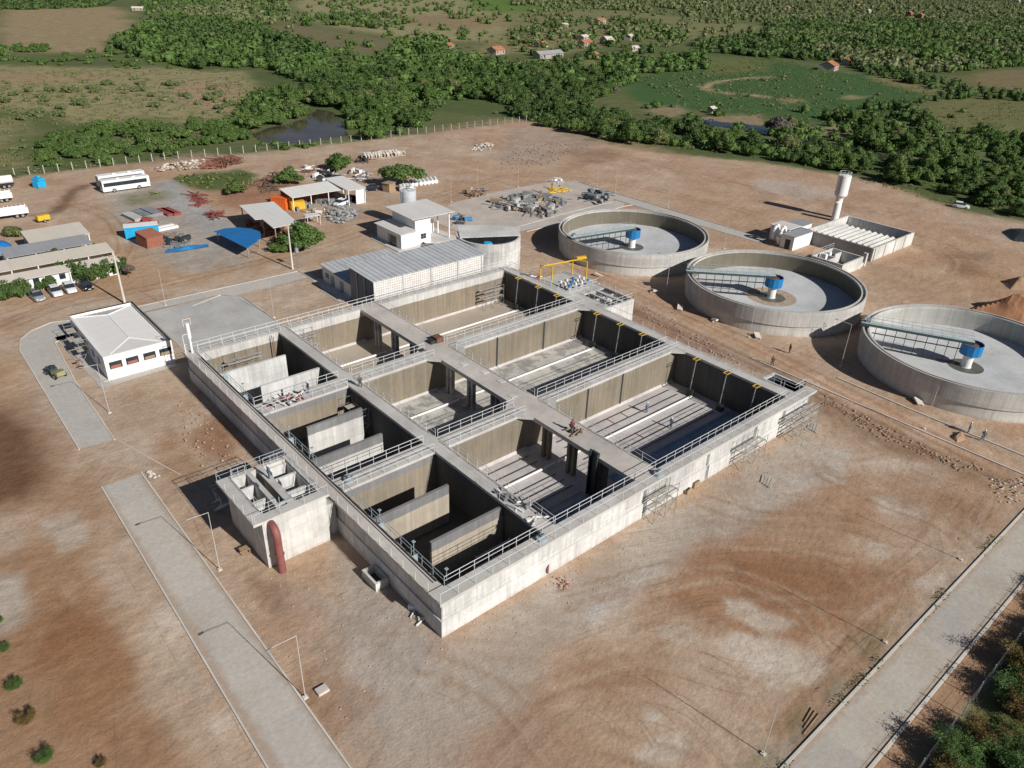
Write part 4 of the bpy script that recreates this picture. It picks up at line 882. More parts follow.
# ------------------------------------------------------------------ clarifiers
def clarifier(cx, cy, ang, label, inner):
    t = thing('clarifier_tank', label, 'tank', (cx, cy, 0), 0, 'round clarifier tanks'); c = (cx, cy, 0); N = 112
    MB().lathe(c, [(15.0,0),(15.75,0),(15.75,1.9),(15.0,1.9)], N).build('base_ring', K['clar_low'], t, smooth=True)
    MB().lathe(c, [(15.0,1.9),(15.98,1.9),(15.98,4.5),(15.72,4.5),(15.72,3.6),(15.25,3.6),(15.25,4.42),(15.0,4.42)], N).build('ring_wall', K['clar_out'], t, smooth=True)
    MB().lathe(c, [(14.97,.4),(15.02,.4),(15.02,4.1),(14.97,4.1)], N).build('inner_lining', K[inner], t, smooth=True)
    MB().lathe(c, [(0,0),(15.05,0),(15.05,1.25),(2.6,.75),(0,.75)], N).build('floor', K['clar_floor'], t, smooth=True)
    MB().lathe(c, [(.9,.74),(2.6,.74),(2.6,.77),(.9,.77)], 40).build('floor_sump', K['clar_pit'], t)
    if inner == 'clar_in' and cy < 40: MB().lathe(c, [(2.6,.755),(4.6,.81),(4.6,.83),(2.6,.775)], 40).build('sediment_ring', K['rubble'], t)
    MB().lathe(c, [(0,.7),(.75,.7),(.75,3.3),(0,3.3)], 20).build('centre_column', K['white'], t, smooth=True)
    d = MB().lathe(c, [(.75,3.0),(1.6,3.0),(1.6,4.75),(1.5,4.75),(1.5,3.2),(.75,3.2)], 12).build('drive_drum', K['blue'], t)
    MB().lathe(c, [(0,3.2),(1.48,3.2),(1.48,4.35),(0,4.5)], 12).build('drive_gear', K['rust'], d)
    ca, sa = math.cos(ang), math.sin(ang)
    def pt(r, o, z): return (cx+ca*r-sa*o, cy+sa*r+ca*o, z)
    L = 16.3
    br = MB()
    for o in (-.75, .75): br.obox(pt(L/2, o, 4.96), (ca*L/2, sa*L/2, 0), (-sa*.07, ca*.07, 0), (0, 0, .19))
    for k in range(9): br.bar(pt(1+k*1.85, -.75, 4.82), pt(1+k*1.85, .75, 4.82), .06)
    bo = br.build('bridge_girder', K['green'], t)
    MB().obox(pt(L/2, 0, 5.17), (ca*L/2, sa*L/2, 0), (-sa*.72, ca*.72, 0), (0, 0, .025)).build('bridge_deck', K['bridge'], bo)
    rl = MB()
    for o in (-.72, .72): rail_run(rl, [pt(.3, o, 5.19), pt(L-.2, o, 5.19)], h=1.0, sp=1.5, r=.024)
    rl.build('railing', K['railb'], t)
    sw = MB(); sw.bar(pt(1.5, .2, 3.55), pt(14.4, .2, 3.55), .1)
    for k in range(9): sw.bar(pt(1.9+k*1.5, .2, 1.0), pt(1.9+k*1.5, .2, 4.7), .055)
    s = sw.build('scraper_frame', K['dark'], t)
    bl = MB(); bl.obox(pt(7.6, .2, 1.12), (ca*6.4, sa*6.4, .1), (-sa*.06, ca*.06, 0), (0, 0, .16)); bl.build('scraper_blade', K['dark'], s)
    MB().obox(pt(15.3, 0, 5.45), (ca*.35, sa*.35, 0), (-sa*.35, ca*.35, 0), (0, 0, .27)).build('drive_box', K['steel'], t)
    return t
CT = [(94.2,60.5),(94.1,25.8),(94.4,-9.1)]
clarifier(*CT[0], math.atan2(3.26,-16.1), 'round clarifier tank farthest from the basin corner, beside the round pump tank', 'clar_in')
clarifier(*CT[1], math.atan2(11.3,-11.1), 'middle round clarifier tank of the row of three', 'clar_in')
clarifier(*CT[2], math.atan2(14.0,-6.9), 'round clarifier tank with bare pale walls, cut by the right edge', 'clar_in_new')
# ------------------------------------------------------------------ gantry over the valve deck
G = thing('gantry_crane', 'yellow gantry frame with hoist beam over the valve deck', 'gantry', (62, 48, T))
for nm, (ax, ay), (bx_, by_), h in (('portal_frame',(58.3,50.9),(59.0,48.6),2.9),('portal_frame',(64.6,49.2),(65.6,46.6),3.2)):
    mb = MB().bar((ax,ay,T),(ax,ay,T+h),.11).bar((bx_,by_,T),(bx_,by_,T+h),.11).bar((ax,ay,T+h),(bx_,by_,T+h),.12); mb.build(nm, K['yellow'], G)
MB().bar((58.0,49.9,T+3.1),(66.4,47.6,T+3.45),.13).build('hoist_beam', K['yellow'], G)
MB().obox((65.3,47.9,T+3.75),(.9,-.25,0),(.08,.28,0),(0,0,.13)).build('hoist_trolley', K['yellow'], G)
# ------------------------------------------------------------------ pump hall, round tank, dosing house
H = thing('pump_hall', 'long grey ribbed-roof hall with pierced block walls behind the basin', 'hall', (43, 66, 0))
def hp(name, mat, *b): return part(name, mat, *b, par=H)
hp('block_wall', 'block', (31.9,55.4,63.7,63.95,2.4,6.15)); hp('plinth_wall', 'wall_ledge', (31.9,55.4,63.66,63.95,0,2.4))
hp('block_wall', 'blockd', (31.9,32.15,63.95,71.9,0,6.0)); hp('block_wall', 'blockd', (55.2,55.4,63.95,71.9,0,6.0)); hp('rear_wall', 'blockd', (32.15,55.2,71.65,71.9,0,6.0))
for xx in (31.7, 37.6, 43.5, 49.4, 55.1): hp('pier', 'wall_ledge', (xx,xx+.35,63.55,63.655,0,6.2))
for yy in (66.6, 69.2): hp('pier', 'clar_out', (31.7,31.895,yy,yy+.3,0,6.0))
MB().add([(31.4,63.3,6.2),(55.9,63.3,6.2),(55.9,72.4,6.55),(31.4,72.4,6.55),(31.4,63.3,6.32),(55.9,63.3,6.32),(55.9,72.4,6.67),(31.4,72.4,6.67)], [(3,2,1,0),(4,5,6,7),(0,1,5,4),(1,2,6,5),(2,3,7,6),(3,0,4,7)]).build('roof', K['roof_grey'], H)
hp('annex_wall', 'whiteW', (32.3,32.5,72.1,83.0,0,2.75)); hp('annex_wall', 'whiteW', (32.5,47,82.8,83.0,0,2.75)); hp('annex_wall', 'whiteW', (46.8,47,72.1,82.8,0,2.75))
for yy in (75.2, 78.6): hp('door', 'steel', (32.24,32.297,yy,yy+1.3,0,2.2))
hp('window', 'glass', (32.24,32.297,80.6,81.8,1.1,2.1)); hp('annex_step', 'slab_edge', (30.4,32.3,72.1,84,0.0,.15))
MB().add([(31.9,72.0,2.85),(47.3,72.0,2.85),(47.3,83.5,3.25),(31.9,83.5,3.25),(31.9,72.0,2.97),(47.3,72.0,2.97),(47.3,83.5,3.37),(31.9,83.5,3.37)], [(3,2,1,0),(4,5,6,7),(0,1,5,4),(1,2,6,5),(2,3,7,6),(3,0,4,7)]).build('annex_roof', K['roof_grey'], H)
# white-block low wall on the basin edge behind the railing
RTk = thing('round_pump_tank', 'round white-walled concrete tank with a deep dark well beside the pump hall', 'tank', (62.7, 71.0, 0)); c = (62.7, 71.0, 0)
MB().lathe(c, [(5.95,-.0),(6.4,-.0),(6.4,6.6),(5.95,6.6)], 64).build('ring_wall', K['wall_out'], RTk, smooth=True)
MB().lathe(c, [(0,0),(5.97,0),(5.97,.5),(0,.5)], 48).build('floor', K['floor_dark'], RTk)
for zz in (2.1, 4.2): MB().lathe(c, [(6.38,zz-.06),(6.47,zz-.06),(6.47,zz+.06),(6.38,zz+.06)], 64).build('pour_joint', K['clar_out'], RTk, smooth=True)
MB().lathe((62.2,70.6,0), [(0,.5),(1.0,.5),(1.0,4.9),(.8,5.2),(0,5.2)], 18).build('inner_tank', K['cyan'], RTk, smooth=True)
MB().prism(WP([(456.7,224.6),(519.6,227.0),(519.6,235.3),(459.9,237.6)], 6.75), 6.62, 6.8).build('cover_slab', K['wall_ledge'], RTk)
D = thing('dosing_house', 'two-tier white building with light sheet roofs and a covered bay', 'building', (60, 94, 0))
def dp_(name, mat, *b): return part(name, mat, *b, par=D)
dp_('tall_wall', 'whiteW', (57.8,61.8,89.6,89.9,0,5.9)); dp_('tall_wall', 'whiteW', (57.8,58.05,89.9,98.4,0,5.9)); dp_('tall_wall', 'whiteW', (58.05,66.6,98.15,98.4,0,5.9)); dp_('tall_wall', 'whiteW', (61.55,61.8,89.9,98.15,0,5.9))
dp_('low_wall', 'whiteW', (54.0,57.8,89.3,89.5,0,3.2)); dp_('low_wall', 'whiteW', (54.0,54.2,89.5,98.8,0,3.2)); dp_('low_wall', 'whiteW', (54.2,57.8,98.6,98.8,0,3.2)); dp_('bay_wall', 'whiteW', (61.8,66.4,95.0,95.2,0,3.0))
MB().add([(56.6,88.7,6.0),(67.6,88.7,6.0),(67.6,99.4,6.3),(56.6,99.4,6.3),(56.6,88.7,6.12),(67.6,88.7,6.12),(67.6,99.4,6.42),(56.6,99.4,6.42)], [(3,2,1,0),(4,5,6,7),(0,1,5,4),(1,2,6,5),(2,3,7,6),(3,0,4,7)]).build('roof', K['roof_white'], D)
MB().add([(53.6,88.9,3.25),(57.75,88.9,3.55),(57.75,99.3,3.55),(53.6,99.3,3.25),(53.6,88.9,3.37),(57.75,88.9,3.67),(57.75,99.3,3.67),(53.6,99.3,3.37)], [(3,2,1,0),(4,5,6,7),(0,1,5,4),(1,2,6,5),(2,3,7,6),(3,0,4,7)]).build('low_roof', K['roof_white'], D)
for xx, yy in ((66.8,89.8),(66.8,94),(66.8,98.2)): dp_('bay_post', 'white', (xx-.12,xx+.12,yy-.12,yy+.12,0,5.98))
w = dp_('window', 'glass', (59.2,60.5,89.54,89.597,1.3,2.4)); part('window_frame', 'steel', (59.8,59.9,89.5,89.54,1.3,2.4), (59.2,60.5,89.5,89.54,1.82,1.9), par=w)
dp_('door', 'glass', (53.94,53.997,91.2,93.4,0,2.3)); dp_('door', 'steel', (53.94,53.997,93.45,94.4,0,2.3)); dp_('door', 'dark', (61.81,61.86,91.5,93,0,2.4)); dp_('floor_slab', 'slab_edge', (52.6,68.5,88.4,99.5,0,.12))
S_ = thing('chemical_silo', 'grey ribbed silo with a railed top behind the dosing house', 'silo', (64.8, 102.6, 0)); c = (64.8, 102.6, 0)
MB().lathe(c, [(0,0),(1.85,0),(1.85,8.1),(0,8.5)], 28).build('shell', M_roof('silo_sheet', (.50,.53,.55), 2, 1.2, .12, .05), S_, smooth=True)
mb = MB()
for k in range(10):
    t = k*math.pi/5; t2 = t+math.pi/5; p = (c[0]+1.75*math.cos(t), c[1]+1.75*math.sin(t)); p2 = (c[0]+1.75*math.cos(t2), c[1]+1.75*math.sin(t2))
    mb.bar((*p,8.1),(*p,9.2),.04); mb.bar((*p,9.2),(*p2,9.2),.04); mb.bar((*p,8.7),(*p2,8.7),.03)
mb.build('top_railing', K['rail'], S_); MB().lathe(c, [(0,8.4),(.5,8.4),(.5,9.0),(0,9.0)], 12).build('top_filter', K['steel'], S_)
mb = MB()
for s in (-.25,.25): mb.bar((c[0]-1.95,c[1]+s,0),(c[0]-1.95,c[1]+s,8.3),.03)
for k in range(18): mb.bar((c[0]-1.95,c[1]-.25,.4+k*.45),(c[0]-1.95,c[1]+.25,.4+k*.45),.02)
mb.build('ladder', K['rail'], S_)
# ------------------------------------------------------------------ gate house
GH = thing('control_house', 'white flat-fronted house with a low hipped sheet roof and four front windows', 'house', (-6, 75, 0))
def gp(name, mat, *b, par=GH): return part(name, mat, *b, par=par)
gp('wall', 'whiteW', (-10.55,-1.15,66.5,66.75,0,3.75)); gp('wall', 'whiteW', (-10.55,-10.3,66.75,84.4,0,3.75)); gp('wall', 'whiteW', (-1.4,-1.15,66.75,84.4,0,3.75)); gp('wall', 'whiteW', (-10.3,-1.4,84.15,84.4,0,3.75))
RX0, RX1, RY0, RY1 = -10.3, -1.4, 66.75, 84.15; xm = (RX0+RX1)/2; e = 3.35; rz = 4.0
MB().add([(RX0,RY0,e),(RX1,RY0,e),(RX1,RY1,e),(RX0,RY1,e),(xm,RY0+3.6,rz),(xm,RY1-3.6,rz)], [(1,2,5,4),(3,0,4,5)]).build('roof', K['roof_hip'], GH)
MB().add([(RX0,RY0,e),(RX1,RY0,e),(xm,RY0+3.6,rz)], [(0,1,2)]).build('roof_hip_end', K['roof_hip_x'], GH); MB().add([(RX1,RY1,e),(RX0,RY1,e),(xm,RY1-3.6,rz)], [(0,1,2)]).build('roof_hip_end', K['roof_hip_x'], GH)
MB().bar((RX0,RY0,e+.03),(xm,RY0+3.6,rz+.03),.06).bar((RX1,RY0,e+.03),(xm,RY0+3.6,rz+.03),.06).bar((xm,RY0+3.6,rz+.03),(xm,RY1-3.6,rz+.03),.06).bar((RX0,RY1,e+.03),(xm,RY1-3.6,rz+.03),.1).bar((RX1,RY1,e+.03),(xm,RY1-3.6,rz+.03),.1).build('ridge_cap', K['whiteW'], GH)
gp('parapet_cap', 'dark', (-1.42,-1.1,66.5,84.4,3.75,3.8), (-10.6,-1.42,84.1,84.45,3.75,3.8)); gp('parapet_cap', 'white', (-10.6,-1.42,66.45,66.78,3.75,3.8), (-10.6,-10.28,66.78,84.1,3.75,3.8))
for xx in (-10.0,-7.75,-5.35,-3.1):
    w = gp('window', 'dark', (xx,xx+1.7,66.44,66.497,1.7,2.75)); gp('pane', 'glass', (xx+.08,xx+.82,66.42,66.44,1.78,2.67), (xx+.88,xx+1.62,66.42,66.44,1.78,2.67), par=w)
    gp('curtain', 'brick' if xx < -6 else 'wood', (xx+.15,xx+1.5,66.405,66.42,1.78,2.2), par=w); gp('sill', 'white', (xx-.08,xx+1.78,66.36,66.5,1.6,1.7), par=w)
for yy in (69.2, 72.0): w = gp('window', 'azure', (-10.62,-10.555,yy,yy+.9,1.6,2.5)); gp('sill', 'white', (-10.66,-10.55,yy-.06,yy+.96,1.52,1.6), par=w)
gp('door', 'wood', (-10.62,-10.555,77,78,0,2.2)); gp('house_plinth', 'slab_edge', (-11.3,-10.55,66.4,84.4,0,.12))
t = scaffold(-11.9,-10.7,74.2,82.8,0,(1.4,2.8),'bluish tube scaffold along the shaded side of the white control house',(-11.3,78.5),1)
# ------------------------------------------------------------------ filter works with the white tower
F = thing('filter_tank', 'open rectangular concrete tank holding a row of slanted pale slabs', 'tank', (140, 33, 0))
def fp(name, mat, *b, par=F): return part(name, mat, *b, par=par)
fp('wall', 'ne_conc', (131.3,150.4,25.0,25.4,0,2.9)); fp('wall', 'ne_conc', (150.0,150.4,25.4,41.2,0,2.9)); fp('wall', 'ne_conc', (131.3,150.0,40.8,41.2,0,2.9)); fp('wall', 'ne_in', (131.3,131.7,25.4,40.8,0,2.9))
fp('floor', 'ne_in', (131.7,150.0,25.4,40.8,0,.3))
for k in range(10):
    yy = 26.6+k*1.38
    MB().obox((138.4, yy, 2.45), (5.6,0,0), (0,.30,.18), (0,-.06,.1)).build('slanted_slab', K['ne_conc'], F)
    MB().add([(143.9,yy-.3,1.6),(144.9,yy-.25,1.2),(144.9,yy+.3,1.2),(143.9,yy+.3,1.6),(143.9,yy-.3,2.5),(143.9,yy+.3,2.7)], [(0,1,4),(3,5,2),(4,1,2,5),(0,4,5,3)]).build('slab_nose', K['ne_conc'], F)
for k in range(4): fp('buttress', 'ne_conc', (132.0+k*4.6,132.3+k*4.6,24.85,25.0,0,2.88))
E2 = thing('sump_box', 'small open concrete sump box in front of the slab-filled tank', 'sump', (121, 27.5, 0))
for bx in ((116.8,125.4,24.2,24.55,0,2.6),(116.8,117.15,24.55,31.2,0,2.6),(125.05,125.4,24.55,31.2,0,2.6),(117.15,125.05,30.9,31.2,0,2.6)): part('wall', 'ne_conc', bx, par=E2)
part('floor', 'floor_dark', (117.15,125.05,24.55,30.9,0,.3), par=E2); part('partition', 'baffle_new', (117.15,120.2,27.6,27.85,.3,2.5), (120.2,120.5,27.6,30.9,.3,2.5), (122.4,125.05,28.8,29.05,.3,2.4), par=E2)
part('pump_block', 'white', (119.0,119.9,29.2,30.3,.3,2.9), (121.4,122.3,29.6,30.4,.3,2.7), par=E2)
railing(E2, [(117.0,31.0),(125.2,31.0)], z=2.6, sp=1.6)
part('end_post', 'ne_conc', (127.2,127.8,24.4,25.2,0,2.8), (125.45,127.2,24.6,24.9,0,.8), par=E2)
FB = thing('filter_house', 'small white house with stepped flat roofs and two bent duct pipes', 'house', (128, 43, 0))
def fb(name, mat, *b): return part(name, mat, *b, par=FB)
fb('wall', 'whiteW', (123.4,131.0,39.2,39.45,0,3.0)); fb('wall', 'whiteW', (123.4,123.65,39.45,42.4,0,3.0)); fb('wall', 'whiteW', (130.75,131.0,39.45,47.2,0,3.3)); fb('wall', 'whiteW', (126.6,126.85,42.4,47.2,0,3.3)); fb('wall', 'whiteW', (126.85,130.75,46.95,47.2,0,3.3)); fb('wall', 'whiteW', (123.65,126.85,42.15,42.4,0,3.0))
fb('roof', 'roof_white', (126.4,131.3,42.2,47.4,3.32,3.44)); fb('low_roof', 'roof_shedg', (123.2,131.2,39.0,42.15,3.02,3.13)); fb('rear_block', 'whiteW', (131.4,137.6,43.2,47.0,0,2.7)); fb('rear_roof', 'roof_shedg', (131.3,137.8,43.0,47.2,2.72,2.84)); fb('door', 'dark', (123.33,123.395,40.0,41.2,0,2.2))
for yy in (43.2, 44.9):
    MB().tube([(126.2,yy,3.0),(125.6,yy,3.9),(124.8,yy,4.0),(124.3,yy,3.2),(124.2,yy,1.2)], .38, 10).build('duct_pipe', K['white'], FB, smooth=True)
MB().lathe((124.2,43.2,0), [(0,.1),(.2,.1),(.75,1.6),(.75,2.1),(0,2.1)], 14).build('duct_hopper', K['white'], FB, smooth=True)
WT = thing('water_tower', 'white cup-shaped water tower on a slim stem behind the slab-filled tank', 'water tower', (155.8, 46.8, 0)); c = (155.8, 46.8, 0)
MB().lathe(c, [(0,0),(.85,0),(.8,5.1),(0,5.1)], 24).build('stem', K['white'], WT, smooth=True)
MB().lathe(c, [(0,5.0),(.8,5.0),(1.52,5.8),(1.52,10.6),(0,10.9)], 32).build('tank_bowl', K['white'], WT, smooth=True)
mb = MB()
for k in range(10):
    t = k*math.pi/5; t2 = t+math.pi/5; q1 = (c[0]+1.4*math.cos(t), c[1]+1.4*math.sin(t)); q2 = (c[0]+1.4*math.cos(t2), c[1]+1.4*math.sin(t2))
    mb.bar((*q1,10.6),(*q1,11.5),.035); mb.bar((*q1,11.5),(*q2,11.5),.035)
mb.build('top_railing', K['rail'], WT)
mb = MB()
for s in (-.22,.22): mb.bar((c[0]-1.62,c[1]+s,0),(c[0]-1.62,c[1]+s,11),.035)
for k in range(24): mb.bar((c[0]-1.62,c[1]-.22,.3+k*.45),(c[0]-1.62,c[1]+.22,.3+k*.45),.022)
mb.build('ladder', K['rust'], WT)
solo(MB().lathe((0,0,0), [(0,0),(.8,0),(.8,4.6),(0,5.0)], 20), 'short_silo', K['white'], 'short white cylinder silo at the foot of the water tower', 'silo', (153.0,45.6,0), smooth=True)
# ------------------------------------------------------------------ vehicles
def wheel(t, x_, y_, r, w):
    s = 1 if y_ > 0 else -1
    wl = MB().bar((x_, y_-w/2, r), (x_, y_+w/2, r), r, n=16).build('wheel', K['tyre'], t, smooth=True, local=True)
    MB().bar((x_, y_+s*w*.3, r), (x_, y_+s*(w/2+.015), r), r*.6, n=12).build('rim', K['rim'], wl, local=True)
def car(label, mat, loc, rz, pickup=False, group='cars parked under the trees'):
    t = thing('parked_car', label, 'car', loc, rz, group)
    # nose to +x; cross sections as (x, half width, z low, z high)
    def loft(secs, name, m_, par):
        mb = MB(); vs = []
        for x_, w, z0, z1, wt in secs: vs += [(x_,-w,z0),(x_,w,z0),(x_,w*1.0,(z0+z1)*.55),(x_,wt,z1),(x_,-wt,z1),(x_,-w*1.0,(z0+z1)*.55)]
        n = 6; fs = [list(range(n))[::-1], list(range((len(secs)-1)*n, len(secs)*n))]
        for i in range(len(secs)-1):
            for j in range(n): fs.append((i*n+j, i*n+(j+1) % n, (i+1)*n+(j+1) % n, (i+1)*n+j))
        mb.add(vs, fs); return mb.build(name, m_, par, smooth=True, local=True)
    loft([(-2.1,.74,.35,.8,.66),(-1.95,.83,.24,.95,.76),(-.6,.86,.22,.95,.8),(.9,.86,.22,.93,.8),(1.75,.83,.24,.8,.72),(2.08,.68,.32,.66,.6)], 'body', mat, t)
    if pickup: loft([(-.35,.78,.93,.95,.76),(-.2,.76,.93,1.5,.62),(.5,.76,.93,1.5,.62),(1.1,.78,.9,.95,.74)], 'window', K['glass'], t); MB().box(-.15,.45,-.63,.63,1.49,1.53).build('roof', mat, t, local=True); MB().box(-1.95,-.4,-.7,.7,.952,.97).build('cargo_bed', K['dark'], t, local=True)
    else: loft([(-1.9,.76,.93,.95,.74),(-1.35,.75,.93,1.42,.6),(.2,.75,.93,1.44,.62),(1.05,.77,.9,.95,.72)], 'window', K['glass'], t); loft([(-1.42,.6,1.405,1.45,.56),(-.6,.63,1.41,1.49,.58),(.24,.62,1.41,1.45,.56)], 'roof', mat, t)
    for x_ in (-1.3, 1.3):
        for y_ in (-.8, .8): wheel(t, x_, y_, .31, .2)
    for y_ in (-.58, .58):
        MB().box(1.93,2.07,y_-.14,y_+.14,.6,.74).build('headlight', K['lamp'], t, local=True); MB().box(-2.12,-2.0,y_-.12,y_+.12,.66,.82).build('tail_light', K['taill'], t, local=True)
    MB().box(2.02,2.1,-.25,.25,.4,.5).build('number_plate', K['white'], t, local=True)
    return t
c0 = car('silver pickup truck parked nose out, nearest the left edge of the photo', K['car_silver'], (-11.4,104.3,0), R(-84), True)
car('white hatchback parked just right of the silver pickup', K['car_white'], (-8.4,104.8,0), R(-88))
car('second white hatchback, right beside the black car', K['car_white'], (-6.05,105.0,0), R(-90))
car('black saloon car, last in the row under the trees', K['car_black'], (-3.5,104.7,0), R(-86))
car('white low car parked alone by the open workshop shed', K['car_white'], (60.0,125.4,0), R(200), group='cars by the workshop')
car('dark saloon car parked behind the white low car at the workshop', K['car_black'], (63.4,126.8,0), R(210), group='cars by the workshop')
car('black car parked at the open end of the workshop shed', K['car_black'], (66.2,126.4,0), R(80), group='cars by the workshop')
car('dark saloon under the edge of the round bush tree', K['car_black'], (73.2,133.0,0), R(160), group='cars by the workshop')
car('white car parked alone at the edge of the wood on the far right', K['car_white'], (193.6,31.5,0), R(-70), group='cars by the workshop')
def bus(label, loc, rz):
    t = thing('parked_bus', label, 'bus', loc, rz, 'white buses parked side by side'); L = 11.4
    MB().box(-L/2,L/2,-1.25,1.25,.35,3.05).build('body', K['white'], t, local=True, bevel=.16)
    for y_ in (-1.262, 1.242): MB().box(-L/2+.7,L/2-.35,y_,y_+.02,1.55,2.5).build('side_windows', K['glass'], t, local=True)
    MB().box(L/2-.005,L/2+.02,-1.1,1.1,1.3,2.75).build('windscreen', K['glass'], t, local=True); MB().box(-L/2-.02,-L/2+.005,-1.0,1.0,1.6,2.6).build('rear_window', K['glass'], t, local=True)
    MB().box(L/2-1.9,L/2-1.0,-1.275,-1.262,.5,2.5).build('door', K['glass'], t, local=True)
    for x_ in (-2.9, 3.1):
        for y_ in (-1.12, 1.12): wheel(t, x_, y_, .5, .3)
    for x_ in (-2.2, 1.6): MB().box(x_-.4,x_+.4,-.4,.4,3.05,3.2).build('roof_hatch', K['white'], t, local=True)
    for y_ in (-.9, .9): MB().box(L/2,L/2+.03,y_-.18,y_+.18,.65,.9).build('headlight', K['lamp'], t, local=True)
    return t
bus('white bus with a dark window band, nearer of the two parked together', (22.6,168.0,0), R(180)); bus('white bus half hidden behind the nearer parked bus', (23.2,173.4,0), R(181))
def truck(label, loc, rz, cargo='stake'):
    t = thing('parked_truck', label, 'truck', loc, rz, 'white trucks at the left edge')
    MB().box(2.6,4.6,-1.15,1.15,.6,2.7).build('cab', K['white'], t, local=True, bevel=.14); MB().box(4.585,4.62,-.95,.95,1.6,2.4).build('windscreen', K['glass'], t, local=True)
    for y_ in (-1.17, 1.15): MB().box(3.2,4.2,y_,y_+.02,1.6,2.35).build('side_window', K['glass'], t, local=True)
    MB().box(-4.6,4.4,-.45,.45,.6,.9).build('chassis', K['dark'], t, local=True)
    if cargo == 'stake':
        b_ = MB().box(-4.6,2.4,-1.2,1.2,.95,1.1).build('cargo_bed', K['white'], t, local=True)
        MB().box(-4.6,2.4,-1.2,-1.14,1.1,2.2).box(-4.6,2.4,1.14,1.2,1.1,2.2).box(-4.6,-4.54,-1.14,1.14,1.1,2.2).build('cargo_side', K['white'], b_, local=True)
        mb = MB()
        for k in range(9):
            for y_ in (-1.23, 1.23): mb.bar((-4.4+k*.83,y_,1.1),(-4.4+k*.83,y_,2.6),.05)
        mb.build('stakes', K['white'], b_, local=True)
    else: MB().bar((-4.4,0,2.0),(2.3,0,2.0),1.0,n=20).build('tank_body', K['white'], t, smooth=True, local=True)
    for x_ in (-3.3, -2.2, 3.5):
        for y_ in (-.98, .98): wheel(t, x_, y_, .48, .3)
    for y_ in (-.8, .8): MB().box(4.6,4.64,y_-.16,y_+.16,.8,1.0).build('headlight', K['lamp'], t, local=True)
    return t
truck('white stake-bed truck with its long cargo bed toward the photo, cut by the left edge', (-6.2,157.6,0), R(177))
truck('white tank truck at the left edge beyond the stake-bed truck, nose out of frame', W(-6,189)+(0,), R(178), 'tank')
truck('white stake truck at the left edge, nearer the stake-bed truck than the tank truck', W(-9,203)+(0,), R(176))
# small site dumper on the paved strip
t = thing('site_dumper', 'small site dumper with khaki skip and dark rounded engine on the paved strip', 'dumper', (-15.9,72.5,0), R(-75))
MB().prism([(.3,-.75),(1.7,-.6),(1.7,.6),(.3,.75)], .55, [1.0,1.25,1.25,1.0]).build('skip', K['khaki'], t, local=True); MB().box(-1.9,-.2,-.5,.5,.4,1.05).build('engine_hood', K['green'], t, local=True, bevel=.12)
MB().box(-.75,-.3,-.35,.35,1.05,1.45).build('seat', K['dark'], t, local=True); MB().bar((-.1,0,.9),(.0,0,1.5),.04).build('steering_column', K['dark'], t, local=True); MB().box(-1.8,.3,-.3,.3,.35,.5).build('chassis', K['dark'], t, local=True)
for x_ in (-1.35, 1.0):
    for y_ in (-.7, .7): wheel(t, x_, y_, .42 if x_ > 0 else .34, .28)
solo(MB().lathe((0,0,0), [(0,0),(.55,0),(.55,.08),(0,.08)], 12).bar((0,0,.08),(0,0,1.3),.05).box(-.35,.35,-.02,.02,1.0,1.3), 'cable_spool', K['rust'], 'rusty spool stand leaning beside the paved strip by the control house', 'spool', (-12.6,73.2,0))
# ------------------------------------------------------------------ lamp posts, utility poles
lp = thing('street_lamp', 'thin galvanised street lamp beside the left paved road, nearest the camera', 'street lamp', (-14.0,.5,0), 0, 'street lamps of the left paved road')
MB().bar((0,0,0),(0,0,7.3),.045,.03,n=8).build('pole', K['lampp'], lp, local=True); MB().bar((0,0,7.25),(-2.1,-.15,7.5),.03,n=6).build('arm', K['lampp'], lp, local=True)
MB().obox((-2.35,-.17,7.5),(.24,.02,0),(0,.08,0),(0,0,.04)).build('lamp_head', K['steel'], lp, local=True); MB().box(-.2,.2,-.2,.2,0,.14).build('footing', K['kerb'], lp, local=True)
dup(lp, (-13.5,19.6,0), None, 'thin street lamp on the left paved road, opposite the inlet chamber'); dup(lp, (-13.05,57.4,0), None, 'thin street lamp at the corner of the control house apron')
GR = 'thin lamp posts of the yard'
dup(lp, (79.6,3.7,0), R(-80), 'thin lamp post in the shadow of the right-hand clarifier', GR); dup(lp, (80.7,39.8,0), R(-80), 'thin lamp post in the shade between the two farther clarifiers', GR); dup(lp, (79.5,65.4,0), R(-80), 'thin lamp post left of the farthest clarifier', GR); dup(lp, (77.0,18.8,0), R(-80), 'thin lamp post before the middle clarifier', GR)
pp = thing('lamp_post', 'bare thin pole at the far edge of the yard, first from the far pad', 'lamp post', (125.1,100.5,0), 0, 'bare poles round the yard')
MB().bar((0,0,0),(0,0,6.7),.04,.028,n=6).build('pole', K['lampp'], pp, local=True); MB().box(-.18,.18,-.18,.18,0,.14).build('footing', K['kerb'], pp, local=True)
for (px_, py_), lb in zip(((126.8,95.2),(127.5,77.6),(111.9,49.0),(84.2,112.5),(108,114),(97,118),(5.0,88.6),(17.6,73),(71.5,-13)), ('bare thin pole at the far yard, beside the dark formwork stack','bare thin pole midway along the back paved path','tall bare pole between the two farther clarifiers, behind them','bare thin pole by the brown debris heap','bare thin pole behind the grey scrap field','bare thin pole at the back of the scrap pad','bare thin pole on the kerb of the far left pavement','bare thin pole on the corner of the concrete pad','bare thin pole beside the dirt lane, in front of the right clarifier')):
    dup(pp, (px_,py_,0), None, lb)
for (px_, py_), lb in zip(((11.4,-27.0),(30.3,-27.7),(47.8,-27.4)) , ('bare pole beside the front paved road, nearest the bottom edge','bare pole beside the front paved road, second from the bottom edge','bare pole beside the front paved road, third from the bottom edge')):
    dup(pp, (px_,py_,0), None, lb, 'bare poles along the front road')
